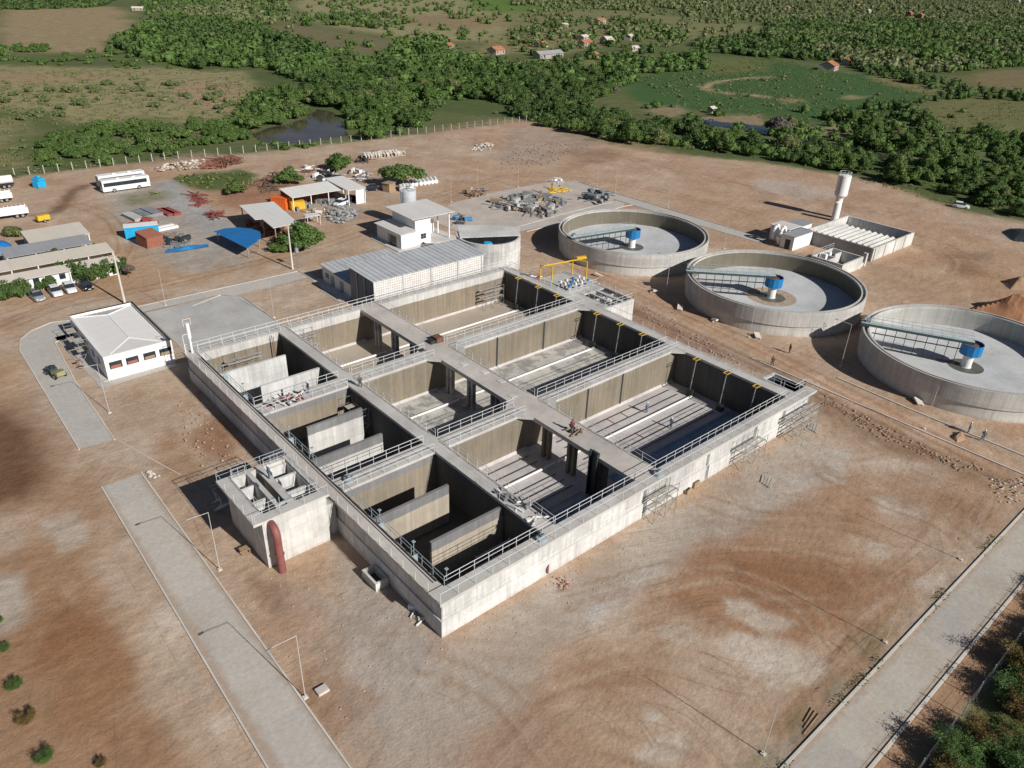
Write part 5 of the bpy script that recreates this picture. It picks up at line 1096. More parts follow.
t = thing('utility_pole', 'thick pale concrete pole standing behind the control house corner', 'utility pole', (-.2,93.6,0)); MB().bar((0,0,0),(0,0,9.3),.22,.13,n=8).build('pole', K['kerb'], t, local=True, smooth=True); MB().box(-.9,.9,-.06,.06,8.6,8.72).build('crossarm', K['wood'], t, local=True)
t = thing('utility_pole', 'pale concrete pole with a small transformer frame beside the yard tree', 'utility pole', (30.5,92.0,0)); MB().bar((0,0,0),(0,0,9.0),.2,.12,n=8).build('pole', K['kerb'], t, local=True, smooth=True); MB().box(-.8,.8,-.06,.06,8.2,8.32).build('crossarm', K['wood'], t, local=True); MB().box(.9,1.5,-.3,.3,3.2,4.1).box(.15,1.4,-.05,.05,3.1,3.2).build('transformer', K['steel'], t, local=True)
mb = MB()
for s in (-.2,.2): mb.bar((1.3,s,0),(1.3,s,5.2),.04)
for k in range(11): mb.bar((1.3,-.2,.3+k*.45),(1.3,.2,.3+k*.45),.025)
mb.build('ladder', K['steel'], t, local=True)
solo(MB().bar((0,0,0),(0,0,4.3),.16,n=10).bar((0,0,2.3),(0,0,4.6),.28,n=12).bar((-.5,0,4.2),(-.5,0,5.2),.03).bar((.5,0,4.2),(.5,0,5.2),.03).bar((-.5,0,5.2),(.5,0,5.2),.03).bar((-.9,0,0),(-.9,0,3.0),.04).bar((-.9,0,3),(0,0,3),.04), 'vent_stack', K['white'], 'white vent stack standing on the far left basin corner', 'vent stack', (-.6,59.3,T), smooth=True)
# ------------------------------------------------------------------ sheds on the left
def shed(name, label, x0, x1, y0, y1, z0, z1, roof, walls=(), posts=True, cat='shed', grp=None, over=.3):
    t = thing(name, label, cat, ((x0+x1)/2, (y0+y1)/2, 0), 0, grp)
    MB().add([(x0,y0,z0),(x1,y0,z0),(x1,y1,z1),(x0,y1,z1),(x0,y0,z0+.1),(x1,y0,z0+.1),(x1,y1,z1+.1),(x0,y1,z1+.1)], [(3,2,1,0),(4,5,6,7),(0,1,5,4),(1,2,6,5),(2,3,7,6),(3,0,4,7)]).build('roof', K[roof], t)
    if posts:
        n = max(2, int((x1-x0)/4)+1)
        for i in range(n):
            xx = x0+over+(x1-x0-2*over)*i/(n-1)
            for yy, zz in ((y0+over, z0), (y1-over, z1)): MB().box(xx-.09,xx+.09,yy-.09,yy+.09,0,zz).build('post', K['white'], t)
    for wn, m_, bx in walls: part(wn, m_, bx, par=t)
    return t
GS = 'long sheds on the left'
shed('long_shed', 'long pale roofed shed, farthest of the four left sheds', -7.2, 3.8, 127.2, 134.6, 2.7, 3.3, 'roof_shed', (('back_wall','whiteW',(-7,3.5,134.1,134.3,0,3.1)),), grp=GS)
shed('long_shed', 'long grey roofed shed, second of the left sheds from the back', -12.5, 2.6, 121.2, 126.6, 2.6, 3.0, 'roof_shedg', (('side_wall','whiteW',(-12.2,-12.0,121.5,126.3,0,2.5)),), grp=GS)
shed('long_shed', 'long pale roofed shed behind the shrubs, third of the left sheds from the back', -26, 4.4, 113.6, 118.4, 2.7, 3.2, 'roof_shed', (('back_wall','whiteW',(-25.8,4.2,118.0,118.2,0,3.0)),('end_wall','whiteW',(4.0,4.2,113.9,118,0,2.6))), grp=GS)
s4 = shed('long_shed', 'long white-walled shed right behind the parked cars', -26, 3.8, 107.9, 110.7, 2.55, 3.0, 'roof_shed', (('front_wall','whiteW',(-25.8,3.5,108.5,108.7,0,2.6)),('end_wall','whiteW',(3.3,3.5,108.7,110.4,0,2.6))), grp=GS)
for xx in (-12.4, -9.0, -3.0): part('door', 'steel', (xx,xx+1,108.44,108.497,0,2.2), par=s4)
for xx in (-10.8, -6.6, -.6): part('window', 'glass', (xx,xx+1,108.44,108.497,1.2,2.2), par=s4)
for xx in (-2.5,-.4,1.8): part('post', 'white', (xx,xx+.3,112.1,112.4,0,2.6), par=s4)
# workshop roofs
t = thing('workshop_canopy', 'large pale sheet canopy on posts beside the blue fan-shaped roof', 'canopy', (37.5,115,0))
MB().prism([(34.6,125.4),(42.2,124.0),(39.4,106.4),(33.6,106.0),(34.4,113.0),(33.0,113.6)], 4.0, 4.1).build('roof', K['roof_ws'], t)
for q_ in ((34.9,124.9),(41.6,123.7),(39.0,107.0),(34.2,106.6),(34.6,113.4),(40.4,115)): MB().box(q_[0]-.1,q_[0]+.1,q_[1]-.1,q_[1]+.1,0,4.0).build('post', K['wood'], t)
rr = random.Random(8); mb = MB()
for k in range(26): mb.rbox(rr.uniform(34.8,39.5), rr.uniform(107,123), 0, rr.uniform(.4,1.5), rr.uniform(.6,2.2), rr.uniform(.5,1.2), rr.uniform(0,3))
tag(mb.build('stored_goods', K['rust']), 'jumble of brown goods stored under the pale workshop canopy', 'goods')
t = thing('blue_shelter', 'bright blue fan-shaped sheet roof on low posts at the gravel edge', 'shelter', (28,108,0))
MB().prism(WP([(213.3,231.0),(224,228.4),(238,227.8),(252,229.6),(260.5,233.0),(261,237.5),(255,243),(246.6,247.7)], 2.6), 2.5, [2.5,2.7,2.8,2.85,2.8,2.7,2.6,2.5]).build('roof', K['roof_blue'], t)
for q_ in WP([(217,231.2),(239,229.5),(258,235),(247,245.5)], 2.6): MB().box(q_[0]-.08,q_[0]+.08,q_[1]-.08,q_[1]+.08,0,2.5).build('post', K['steel'], t)
shed('open_workshop', 'open-sided workshop shed with a long pale lean-to roof', 48.0, 62.6, 126.6, 133.4, 3.3, 4.0, 'roof_ws', (('back_wall','brick',(48.2,62.4,133.0,133.2,0,3.7)),), cat='workshop')
shed('open_workshop', 'taller end bay of the open workshop with a pale flat roof', 61.2, 66.4, 123.6, 135.2, 3.7, 4.3, 'roof_ws', (('side_wall','whiteW',(63.6,65.9,124.0,124.15,0,3.5)),), cat='workshop')
rr = random.Random(3); mb = MB()
for k in range(22): mb.rbox(rr.uniform(49,62), rr.uniform(127,131), 0, rr.uniform(.3,1.2), rr.uniform(.5,1.8), rr.uniform(.4,1.0), rr.uniform(0,3))
tag(mb.build('workshop_goods', K['scrap']), 'grey machines and goods standing inside the open workshop', 'goods')
def container(label, x_, y_, lx, ly, h, rz, mat, tilt=0, grp=None, top=None):
    t = thing('site_container', label, 'container', (x_, y_, 0), rz, grp)
    mb = MB().box(-lx/2,lx/2,-ly/2,ly/2,.1,h); nr = int(lx/.4)
    for k in range(nr): xx = -lx/2+(k+.5)*lx/nr; mb.box(xx-.07,xx+.07,-ly/2-.05,-ly/2,.2,h-.1).box(xx-.07,xx+.07,ly/2,ly/2+.05,.2,h-.1)
    mb.build('body', K[mat], t, local=True)
    MB().box(lx/2,lx/2+.06,-ly/2+.1,-.04,.25,h-.12).build('door', K[mat], t, local=True); MB().box(lx/2,lx/2+.06,.04,ly/2-.1,.25,h-.12).build('door', K[mat], t, local=True)
    MB().box(-lx/2-.06,lx/2+.08,-ly/2-.06,ly/2+.06,h,h+.07).build('roof', K[top or mat], t, local=True)
    t.rotation_euler = (tilt, 0, rz); return t
container('orange container box beside the open workshop', 47.4,131.4,4.2,2.8,2.6,R(-60),'orange'); container('yellow container box next to the orange one', 49.9,128.6,3.4,2.0,1.9,R(-12),'yellow')
container('cyan blue site container with a white roof', 14.0,128.6,6.6,2.6,2.5,R(-14),'cyan',0,None,'white'); container('brick red box container tipped beside the blue one', 13.4,122.0,3.6,4.2,2.6,R(12),'brick',R(8))
solo(MB().box(-1.6,1.6,-1.2,1.2,2.1,2.2).box(-1.5,-1.4,-1.1,-1,0,2.1).box(1.4,1.5,-1.1,-1,0,2.1).box(-1.5,-1.4,1,1.1,0,2.1).box(1.4,1.5,1,1.1,0,2.1), 'small_lean_to', K['roof_ws'], 'small grey flat-roofed lean-to near the yard tree', 'lean-to', W(313,224)+(0,), rz=R(-10))
solo(MB().box(-1.3,1.3,-1.1,1.1,0,2.2).box(-1.5,1.5,-1.3,1.3,2.2,2.3).box(1.3,1.34,-.4,.4,0,1.9), 'wooden_hut', K['wood'], 'small brown wooden hut under the round bush tree', 'hut', (76.8,129.8,0), rz=R(20))
solo(MB().box(-1.2,1.2,-1.0,1.0,0,1.7).box(-.9,.9,-1.2,1.2,1.7,2.3).box(-.4,.3,-.5,.5,2.3,2.9), 'wrapped_stack', K['cyan'], 'bright blue sheet-wrapped stack standing by the fence', 'stack', W(40,187)+(0,), rz=R(30), bevel=.15)
t = thing('blue_dome', 'dark blue domed cover at the left edge beside the grey shed', 'dome', W(0,251)+(0,)); MB().lathe((0,0,0), [(0,0),(2.4,0),(2.2,1.0),(1.5,1.7),(0,2.1)], 18).build('cover', K['roof_blue'], t, smooth=True, local=True)
t = thing('compressor', 'yellow-orange wheeled compressor behind the left sheds', 'compressor', W(44,222)+(0,), R(10)); MB().box(-1.3,1.3,-.7,.7,.5,1.6).build('hood', K['yellow'], t, local=True, bevel=.15); MB().bar((1.3,0,.6),(2.3,0,.45),.06).build('tow_bar', K['dark'], t, local=True)
for y_ in (-.75,.75): wheel(t, 0, y_, .35, .2)
# stacks in the gravel yard
def stack(label, x_, y_, lx, ly, h, n, mat, rz):
    mb = MB()
    for k in range(n): mb.box(-lx/2+.02*((k*7) % 3),lx/2,-ly/2,ly/2+.02*((k*5) % 4),k*h/n+.02,(k+1)*h/n)
    return solo(mb, 'panel_stack', K[mat], label, 'stack', (x_,y_,0), 'panel stacks on the gravel', R(rz))
for (px_,py_), lb, mt, lx, ly in (((133,216),'low stack of grey panels, nearest the buses','clar_out',2.3,6.4),((142,213),'taller stack of grey panels beside the lowest one','scrap',2.4,6.6),((151,211),'stack of grey panels against the red ones','steel',2.6,6.4),((165,211),'stack of dark red steel panels','red',2.0,6.0),((171,210.5),'stack of red steel panels at the end of the row','red',1.8,6.0)):
    stack(lb, *W(px_,py_,.5), lx, ly, .55+.12*(px_ % 3), 4, mt, 8)
def heap(name, label, cat, pts, n, kind, mats, smin, smax, h=1.0, seed=1, grp=None, loc=None):
    """heap of loose pieces inside a footprint; one thing, one part per material"""
    r = random.Random(seed); c = (sum(p[0] for p in pts)/len(pts), sum(p[1] for p in pts)/len(pts))
    t = thing(name, label, cat, (c[0], c[1], 0), 0, grp)
    PA = np.array(pts); mbs = [MB() for _ in mats]; k = 0; tr = 0
    while k < n and tr < n*40:
        tr += 1
        X_, Y_ = r.uniform(PA[:,0].min(), PA[:,0].max()), r.uniform(PA[:,1].min(), PA[:,1].max())
        if not pip(np.array([X_]), np.array([Y_]), pts)[0]: continue
        d = max(0, 1-math.hypot(X_-c[0], Y_-c[1])/(max(np.ptp(PA[:,0]), np.ptp(PA[:,1]))/2+1e-6)); mb = mbs[k % len(mats)]; s = r.uniform(smin, smax); z_ = r.uniform(0, h*d)
        if kind == 'rock': mb.rock((X_,Y_,z_+s*.2), s, r.randint(0,9999))
        elif kind == 'bar':
            a = r.uniform(0, math.pi); L = s*r.uniform(2,5); dx, dy = math.cos(a)*L/2, math.sin(a)*L/2; mb.bar((X_-dx,Y_-dy,z_+.1),(X_+dx,Y_+dy,z_+.1+r.uniform(0,.5)*h), .05+.06*s)
        else:
            if r.random() < .6: mb.rbox(X_,Y_,z_,z_+s*r.uniform(.15,.8),s*r.uniform(.6,2.4),s*r.uniform(.3,.9),r.uniform(0,3))
            else: a = r.uniform(0,3); L = s*2; mb.bar((X_-math.cos(a)*L,Y_-math.sin(a)*L,z_+.1),(X_+math.cos(a)*L,Y_+math.sin(a)*L,z_+.3),.09)
        k += 1
    for mb, m_ in zip(mbs, mats):
        if mb.v: mb.build('pieces', K[m_], t)
    return t
def hw(*p): return WP(p)
heap('scrap_heap', 'spread field of grey scrap and formwork on the far pad', 'scrap', hw((486,208),(508,196),(540,192),(566,206),(560,215),(545,218),(515,212)), 150, 'mix', ['scrap','steel','scrap','wood','clar_out'], .5, 1.7, 1.6, 5)
heap('scrap_heap', 'low fringe of grey scrap at the right of the scrap field', 'scrap', hw((548,200),(562,198),(566,205),(552,208)), 30, 'mix', ['steel','scrap'], .4, 1.3, 1.0, 6)
heap('debris_heap', 'heap of brown and grey machine debris on the dirt beyond the pad', 'debris', hw((462,196),(472,191),(488,188),(486,196),(470,199)), 34, 'mix', ['rubble','scrap','wood','rust'], .5, 1.3, 1.4, 7)
heap('steel_bundle', 'dark formwork steel stacked at the far right of the pad', 'stack', hw((583,198),(592,190),(608,197),(606,202),(590,203)), 46, 'mix', ['dark','steel'], .6, 1.8, 1.8, 8)
heap('beam_stack', 'yellow formwork beams laid on the far pad', 'stack', hw((543,188),(552,184),(566,190),(558,193)), 18, 'bar', ['yellow'], .8, 1.5, .2, 9)
heap('white_goods', 'white wrapped goods beside the yellow beams', 'goods', hw((549,182),(558,179),(561,183),(552,185)), 12, 'mix', ['white'], .5, 1.3, 1.0, 10)
heap('tarp_heap', 'blue sheeting and dark waste beside the dosing house', 'heap', hw((446,218),(458,214),(470,220),(462,226),(448,224)), 14, 'mix', ['azure','scrap','dark'], .5, 1.2, .5, 11)
heap('rubble_heap', 'pale rubble strung along the fence above the buses', 'rubble', hw((148,172),(170,164),(204,160),(206,168),(170,172)), 160, 'rock', ['rubblew','rubble'], .25, .75, .6, 12)
heap('brush_heap', 'long heap of dark red brushwood beside the pale rubble', 'brushwood', hw((200,168),(215,160),(236,156),(240,164),(212,170)), 120, 'bar', ['rust','brick'], .5, 1.3, 1.4, 13)
heap('steel_scrap', 'bent red-brown reinforcing steel lying at the gravel edge', 'steel', hw((188,195),(196,192),(206,203),(202,208)), 40, 'bar', ['red','rust'], .5, 1.4, .5, 14)
heap('steel_scrap', 'small pile of red steel cages on the gravel', 'steel', hw((206,214),(222,212),(222,219),(208,220)), 36, 'bar', ['red','rust'], .4, .9, .9, 15)
heap('steel_scrap', 'dark tangle of brushwood and steel on the red soil', 'steel', hw((250,185),(280,172),(292,182),(268,196)), 70, 'bar', ['rust','bark'], .5, 1.5, .9, 16)
heap('waste_heap', 'tangle of planks and waste beside the tipped red box', 'waste', hw((160,240),(172,233),(188,238),(190,246),(170,250)), 60, 'mix', ['wood','scrap','dark','steel'], .4, 1.3, .6, 17)
solo(MB().add([(-4.2,-.8,.1),(-2,-1.3,.25),(1,-1.0,.15),(4.2,-.9,.2),(4.4,.7,.15),(1.2,1.0,.4),(-1.5,.4,.5),(-4,.6,.15),(0,-.2,.7)], [(0,1,8),(1,2,8),(2,3,4),(2,4,5),(2,5,8),(5,6,8),(6,7,0),(6,0,8)]), 'crumpled_tarp', K['azure'], 'crumpled blue tarpaulin lying on the gravel', 'tarpaulin', W(187,249)+(0,), rz=R(-8))
solo(MB().box(-2.2,2.2,-.5,.5,.0,.5).box(-2.0,1.8,.7,1.5,0,.6), 'white_bales', K['white'], 'two long white bales lying behind the cyan container', 'bales', W(168,229)+(0,), rz=R(6))
heap('goods_row', 'red steel sheets lying behind the cyan container', 'sheets', hw((134,224),(152,220),(155,225),(138,228)), 20, 'mix', ['red','brick'], .5, 1.4, .3, 18)
heap('goods_row', 'white pipes and sheets heaped behind the workshop', 'pipes', hw((312,176),(336,170),(340,178),(318,182)), 40, 'mix', ['white','dark','dark'], .5, 1.6, .8, 19)
heap('goods_row', 'white and grey goods right of the middle workshop tree', 'goods', hw((348,172),(362,170),(370,178),(358,182)), 30, 'mix', ['white','steel'], .5, 1.5, 1.2, 20)
heap('goods_row', 'pale clutter of pallets on the dirt behind the small yard tree', 'pallets', hw((298,172),(308,166),(316,170),(306,175)), 24, 'mix', ['white','rust'], .4, 1.2, .6, 21)
heap('goods_row', 'light clutter of blocks near the grey gravel heap', 'clutter', hw((300,212),(330,208),(336,216),(310,222)), 40, 'mix', ['rubble','wood','white'], .3, .9, .3, 22)
heap('gravel_heap', 'flat heap of grey gravel in front of the open workshop', 'gravel', hw((326,214),(338,207),(352,208),(356,217),(342,224),(332,222)), 160, 'rock', ['gravel'], .3, .8, .9, 23)
# precast rings and white tubes: every one a thing
ring = solo(MB().lathe((0,0,0), [(.62,0),(.78,0),(.78,1.0),(.62,1.0)], 16), 'concrete_ring', K['rubblew'], 'pale concrete pipe ring lying in the long row beyond the bush tree', 'pipe ring', W(364,160)+(.78,), 'concrete pipe rings lying in a row')
ring.rotation_euler = (R(90), 0, R(130)); first = True
a_, b_ = np.array(W(364,160)), np.array(W(398,156.5))
for k in range(16):
    for j in range(2):
        if k == 0 and j == 0: continue
        q_ = a_+(b_-a_)*k/13+np.array((.8,1.5))*j*1.5+np.array((0,rr.uniform(-.5,.5)))
        if k > 12 and j == 1: continue
        o = ring.copy(); col.objects.link(o); o.location = (q_[0], q_[1], .78); o.rotation_euler = (R(90), 0, R(132+rr.uniform(-16,16)))
heap('timber_heap', 'brown timber and roof scrap at the left end of the pipe rings', 'timber', hw((356,162),(366,154),(378,152),(376,157),(362,164)), 50, 'mix', ['rust','brick','dark'], .5, 1.6, .9, 24)
tb = solo(MB().bar((0,-1.9,.55),(0,1.9,.55),.55,n=12), 'white_tube', K['white'], 'white tube lying in the row right of the round bush tree', 'tube', W(412,185)+(0,), 'white tubes beside the bush tree', R(-25), smooth=True)
for k in range(1, 7): dup(tb, W(412+k*3.9,185-k*.55)+(0,), R(-25+rr.uniform(-6,6)))
for k in range(4): dup(tb, W(401+k*3.2,190-k*.6)+(0,), R(-25+rr.uniform(-6,6)), 'white tube in the short row before the bush tree', 'white tubes before the bush tree')
# soil heap, spoil and rubble along the lane
def mound(label, poly, h, mat, seed=1, n=26, cat='soil heap', name='soil_heap'):
    P_ = np.array(poly); x0, y0 = P_.min(0); x1, y1 = P_.max(0); mb = MB(); vs = []; fs = []
    for j in range(n+1):
        for i in range(n+1):
            X_, Y_ = x0+(x1-x0)*i/n, y0+(y1-y0)*j/n; A_ = np.array([X_]); C_ = np.array([Y_])
            d = segd(A_, C_, poly, True)[0]*(1 if pip(A_, C_, poly)[0] else -1); m_ = min(x1-x0, y1-y0)/2
            t = min(1, max(0, d/m_*1.6)); zz = h*t*(.6+.8*fbm(A_, C_, m_*.8, seed)[0])-.06
            vs.append((X_, Y_, zz))
    for j in range(n):
        for i in range(n): fs.append((j*(n+1)+i, j*(n+1)+i+1, (j+1)*(n+1)+i+1, (j+1)*(n+1)+i))
    mb.add(vs, fs); o = mb.build(name, K[mat], None, smooth=False); return tag(o, label, cat)
mound('big orange soil heap beyond the right clarifier at the right edge', WP([(968,310),(988,302),(1012,300),(1060,312),(1060,332),(1020,325)]), 3.4, 'soilr', 4)
mound('dark low soil heap above the orange heap at the right edge', WP([(1000,282),(1012,278),(1050,280),(1050,292),(1010,290)]), 1.6, 'soil', 5)
mound('small orange soil pile beside the dirt lane near the two blue workers', WP([(950,438),(956,432),(964,433),(966,440),(957,443)]), .55, 'soil', 6, 18)
mound('black sheet-covered heap casting a dark patch near the right edge', WP([(1000,232),(1012,228),(1040,232),(1040,243),(1012,241)]), 1.2, 'dark', 8, 12, 'heap', 'covered_heap')
for k, (pts, n_, lb) in enumerate(((((640,300),(700,336),(742,360),(736,366),(690,346),(636,310)), 80, 'strip of broken spoil along the lane behind the basin'), (((826,396),(880,424),(930,448),(925,456),(870,434),(822,404)), 90, 'strip of brown spoil and stones along the lane in front of the right clarifier'), (((930,452),(970,462),(985,470),(960,472),(935,462)), 50, 'stones spilt where the two lanes meet at the right'), (((985,480),(1024,476),(1030,500),(1000,505)), 40, 'heap of pale stones at the right edge by the front road'), (((520,292),(560,280),(600,300),(640,320),(600,310),(550,296)), 30, 'scatter of clods behind the valve deck'))):
    heap('spoil_strip', lb, 'spoil', WP(pts), int(n_*1.7), 'rock', (['soil','rubble','soil'],['soil','rubble','soil'],['soil','rubble'],['rubblew','rubble'],['soil','rubble'])[k], .06, .22, .15, 30+k)
heap('stone_heap', 'patch of pale broken stone on the dirt in the far middle', 'stones', WP([(470,150),(480,143),(492,143),(495,149),(480,152)]), 50, 'rock', ['rubblew'], .3, .7, .4, 41)
heap('stone_field', 'grey broken stone spread over the dirt below the wood', 'stones', WP([(500,165),(520,145),(560,140),(590,145),(560,160),(520,172)]), 160, 'rock', ['soil','gravel'], .15, .42, .1, 42)
for k, (px_, py_, lb) in enumerate(((655,292,'white rubble lump on the dirt left of the middle clarifier'),(680,309,'pale tipped slab block by the middle clarifier shadow'),(716,321,'pale tipped slab block in front of the middle clarifier'),(757,337,'pale stone lump beside the lane before the middle clarifier'),(918,403,'white stone block at the foot of the right clarifier'),(598,276,'white drum lying behind the valve deck'))):
    q_ = random.Random(k); mb = MB(); mb.obox((0,0,.28),(.7,.14,.2),(-.1,.48,.07),(-.14,0,.17)); mb.rock((.9,.3,.1),.28,k); mb.rock((-.7,-.4,.1),.2,k+9)
    solo(mb, 'rubble_block', K['rubblew'], lb, 'rubble', W(px_,py_)+(0,), rz=q_.uniform(0,3))
for k, (px_, py_, lb) in enumerate(((766,482,'pale planks lying on the soil right of the basin'),(812,428,'pale plank bundle on the soil at the right basin corner'))):
    mb = MB()
    for j in range(4): mb.rbox(.1*j,j*.36-.6,.02,.12,2.2-.2*j,.3,.03*j)
    solo(mb, 'plank_pile', K['plank'], lb, 'planks', W(px_,py_)+(0,), rz=R(20))
mb = MB()
for k in range(3): mb.rbox(.3*k, k*.3-.3, .02, .1, 2.8-.5*k, .09, .05*k)
solo(mb, 'timber_pile', K['wood'], 'few weathered timbers lying along the kerb of the front road', 'timber', W(808,722)+(0,), rz=R(4))
for k, (px_, py_, lb) in enumerate(((694,486,'brown box leaning on the near basin wall'),(686,492,'small wooden crate open beside the brown box'),(549,572,'round brown cover leaning at the foot of the near basin wall'),(760,425,'timber box beside the middle wall scaffold'))):
    if k == 2: mb = MB().bar((0,-.1,.75),(0,.1,.75),.75,n=14); 
    else: mb = MB().box(-.5,.5,-.4,.4,0,.15).box(-.5,.5,-.4,-.33,.15,.9-.3*(k == 1)).box(-.5,.5,.33,.4,.15,.9-.3*(k == 1)).box(-.5,-.43,-.33,.33,.15,.8-.3*(k == 1)).box(.43,.5,-.33,.33,.15,.8-.3*(k == 1))
    solo(mb, 'site_crate' if k != 2 else 'round_cover', K['wood'] if k != 2 else K['rust'], lb, 'crate' if k != 2 else 'cover', W(px_,py_)+(0,), rz=R(10*k))
heap('brick_scatter', 'scatter of brick bits near the round brown cover', 'bricks', WP([(552,578),(566,576),(572,588),(556,590)]), 30, 'rock', ['brick','rubble'], .08, .22, .1, 52)
heap('plank_scatter', 'pale boards lying at the foot of the shaded left wall', 'boards', WP([(404,608),(412,606),(430,622),(422,626)]), 8, 'mix', ['plank','white'], .3, .7, .05, 53)
# loose stones along the wall foot: nobody could count them
rr = random.Random(77); mb = MB()
for k in range(1000):
    if k < 420: X_, Y_ = rr.uniform(0,62), -1.8-abs(rr.gauss(0,3.2))
    elif k < 620: X_, Y_ = rr.uniform(-14,-2), rr.uniform(-4,16)
    elif k < 760: X_, Y_ = rr.uniform(-13,-3), rr.uniform(27,64)
    else: X_, Y_ = rr.uniform(60,76), rr.uniform(-26,48)
    mb.rock((X_,Y_,.01), rr.choice((.04,.05,.06,.08,.12)), k)
tag(mb.build('loose_stones', K['rubble']), 'loose stones scattered over the bare soil round the basin', 'stones', kind='stuff')
heap('spoil_strip', 'band of brown clods along the shaded left basin wall', 'spoil', [(-8.5,29),(-3.5,28),(-3,52),(-5,58),(-8,44)], 130, 'rock', ['soil','rubble','soil'], .06, .24, .15, 90)
heap('cut_stones', 'few pale cut stones at the end of the left paved road', 'stones', WP([(144,474),(152,470),(160,476),(152,480)]), 14, 'rock', ['rubblew'], .12, .35, .1, 54)
solo(MB().box(-.5,.5,-.4,.4,0,.25), 'junction_box', K['rubblew'], 'small pale concrete junction box beside the nearest lamp of the left road', 'junction box', (-12.6,.2,0), bevel=.03)
for k, (px_, py_) in enumerate(((820,746),(960,560),(706,632),(768,742),(880,455))): pass
# ------------------------------------------------------------------ fences
def fence(label, pts, sp, h, mat='fpost', wires=3, r=.09):
    t = thing('wire_fence', label, 'fence', (pts[0][0], pts[0][1], 0)); wr = MB()
    for a, b_ in zip(pts[:-1], pts[1:]):
        a = np.array(a); b_ = np.array(b_); L = np.hypot(*(b_-a)); n = max(1, int(L/sp))
        for i in range(n):
            q_ = a+(b_-a)*i/n; MB().box(q_[0]-r,q_[0]+r,q_[1]-r,q_[1]+r,0,h).build('post', K[mat], t)
        for k in range(wires): zz = h*(k+1)/(wires+.3); wr.bar((*a,zz),(*b_,zz),.007)
    wr.build('wires', K['steel'], t); return t
fence('long fence of pale concrete posts along the far edge of the yard, left part', [(-30,197.5),(-.2,196.8),(41.3,194.4),(67.3,190.3),(99.1,187.8)], 3.4, 2.2, r=.11)
fence('fence of pale concrete posts along the far edge of the yard, right part', [(99.1,187.8),(114.5,187.7),(139.3,186.8),(180.8,184.7)], 3.4, 2.2, r=.1)
fence('wire fence on thin posts beyond the front paved road', [(-20,-35.75),(120,-35.6)], 2.75, 2.1, 'lampp', 4, .035)
# ------------------------------------------------------------------ people
def skinmesh(name, V, E_, Rr, mat, sub=1):
    me_ = bpy.data.meshes.new(name); me_.from_pydata(V, E_, []); o = bpy.data.objects.new(name, me_); col.objects.link(o)
    md = o.modifiers.new('s', 'SKIN'); sd = o.modifiers.new('u', 'SUBSURF'); sd.levels = sub; sd.render_levels = sub
    for i, r_ in enumerate(Rr): me_.skin_vertices[0].data[i].radius = (r_, r_) if not isinstance(r_, tuple) else r_
    me_.skin_vertices[0].data[0].use_root = True
    dg = bpy.context.evaluated_depsgraph_get(); m2 = bpy.data.meshes.new_from_object(o.evaluated_get(dg)); bpy.data.objects.remove(o); m2.name = name
    m2.materials.clear(); m2.materials.append(mat); m2.polygons.foreach_set('use_smooth', [True]*len(m2.polygons)); return m2
def body_parts(step, armf):
    s = step
    J = {'pel':(0,0,.95),'ch':(0,0,1.35),'neck':(0,0,1.5),'hd':(.02,0,1.62),'top':(.01,0,1.74),'ls':(0,.2,1.42),'le':(.06*armf,.26,1.15),'lh':(.22*armf,.27,.92),'rs':(0,-.2,1.42),'re':(-.05*armf,-.26,1.15),'rh':(.1*armf,-.28,.9),
         'lhip':(0,.1,.9),'lk':(.12*s,.11,.5),'la':(.16*s,.11,.08),'lt':(.16*s+.16,.12,.05),'rhip':(0,-.1,.9),'rk':(.02*s,-.11,.5),'ra':(-.22*s,-.11,.1),'rt':(-.22*s+.16,-.12,.05)}
    return J
def make_person_meshes(step, armf):
    J = body_parts(step, armf); names = list(J); V = [J[k] for k in names]; ix = {k: i for i, k in enumerate(names)}
    ed = [('pel','ch'),('ch','neck'),('neck','hd'),('hd','top'),('ch','ls'),('ls','le'),('le','lh'),('ch','rs'),('rs','re'),('re','rh'),('pel','lhip'),('lhip','lk'),('lk','la'),('la','lt'),('pel','rhip'),('rhip','rk'),('rk','ra'),('ra','rt')]
    rad = dict(pel=.13,ch=.15,neck=.06,hd=.1,top=.07,ls=.06,le=.045,lh=.035,rs=.06,re=.045,rh=.035,lhip=.09,lk=.065,la=.045,lt=.04,rhip=.09,rk=.065,ra=.045,rt=.04)
    body = skinmesh('person', V, [(ix[a], ix[b_]) for a, b_ in ed], [rad[k] for k in names], K['skin'])
    def sub(keys, edges, grow, nm, m_): 
        ii = {k: i for i, k in enumerate(keys)}; return skinmesh(nm, [J[k] for k in keys], [(ii[a], ii[b_]) for a, b_ in edges], [rad[k]+grow for k in keys], m_)
    shirt = sub(['ch','pel','ls','le','rs','re'], [('ch','pel'),('ch','ls'),('ls','le'),('ch','rs'),('rs','re')], .025, 'shirt', K['cloth_blue'])
    tro = sub(['pel','lhip','lk','la','rhip','rk','ra'], [('pel','lhip'),('lhip','lk'),('lk','la'),('pel','rhip'),('rhip','rk'),('rk','ra')], .022, 'trousers', K['cloth_grey'])
    return body, shirt, tro
PM = [make_person_meshes(.3, .5), make_person_meshes(1.0, 1.0)]
hm = MB().lathe((.01,0,1.66), [(0,.0),(.155,.0),(.13,.0),(.12,.07),(.06,.13),(0,.14)], 12)
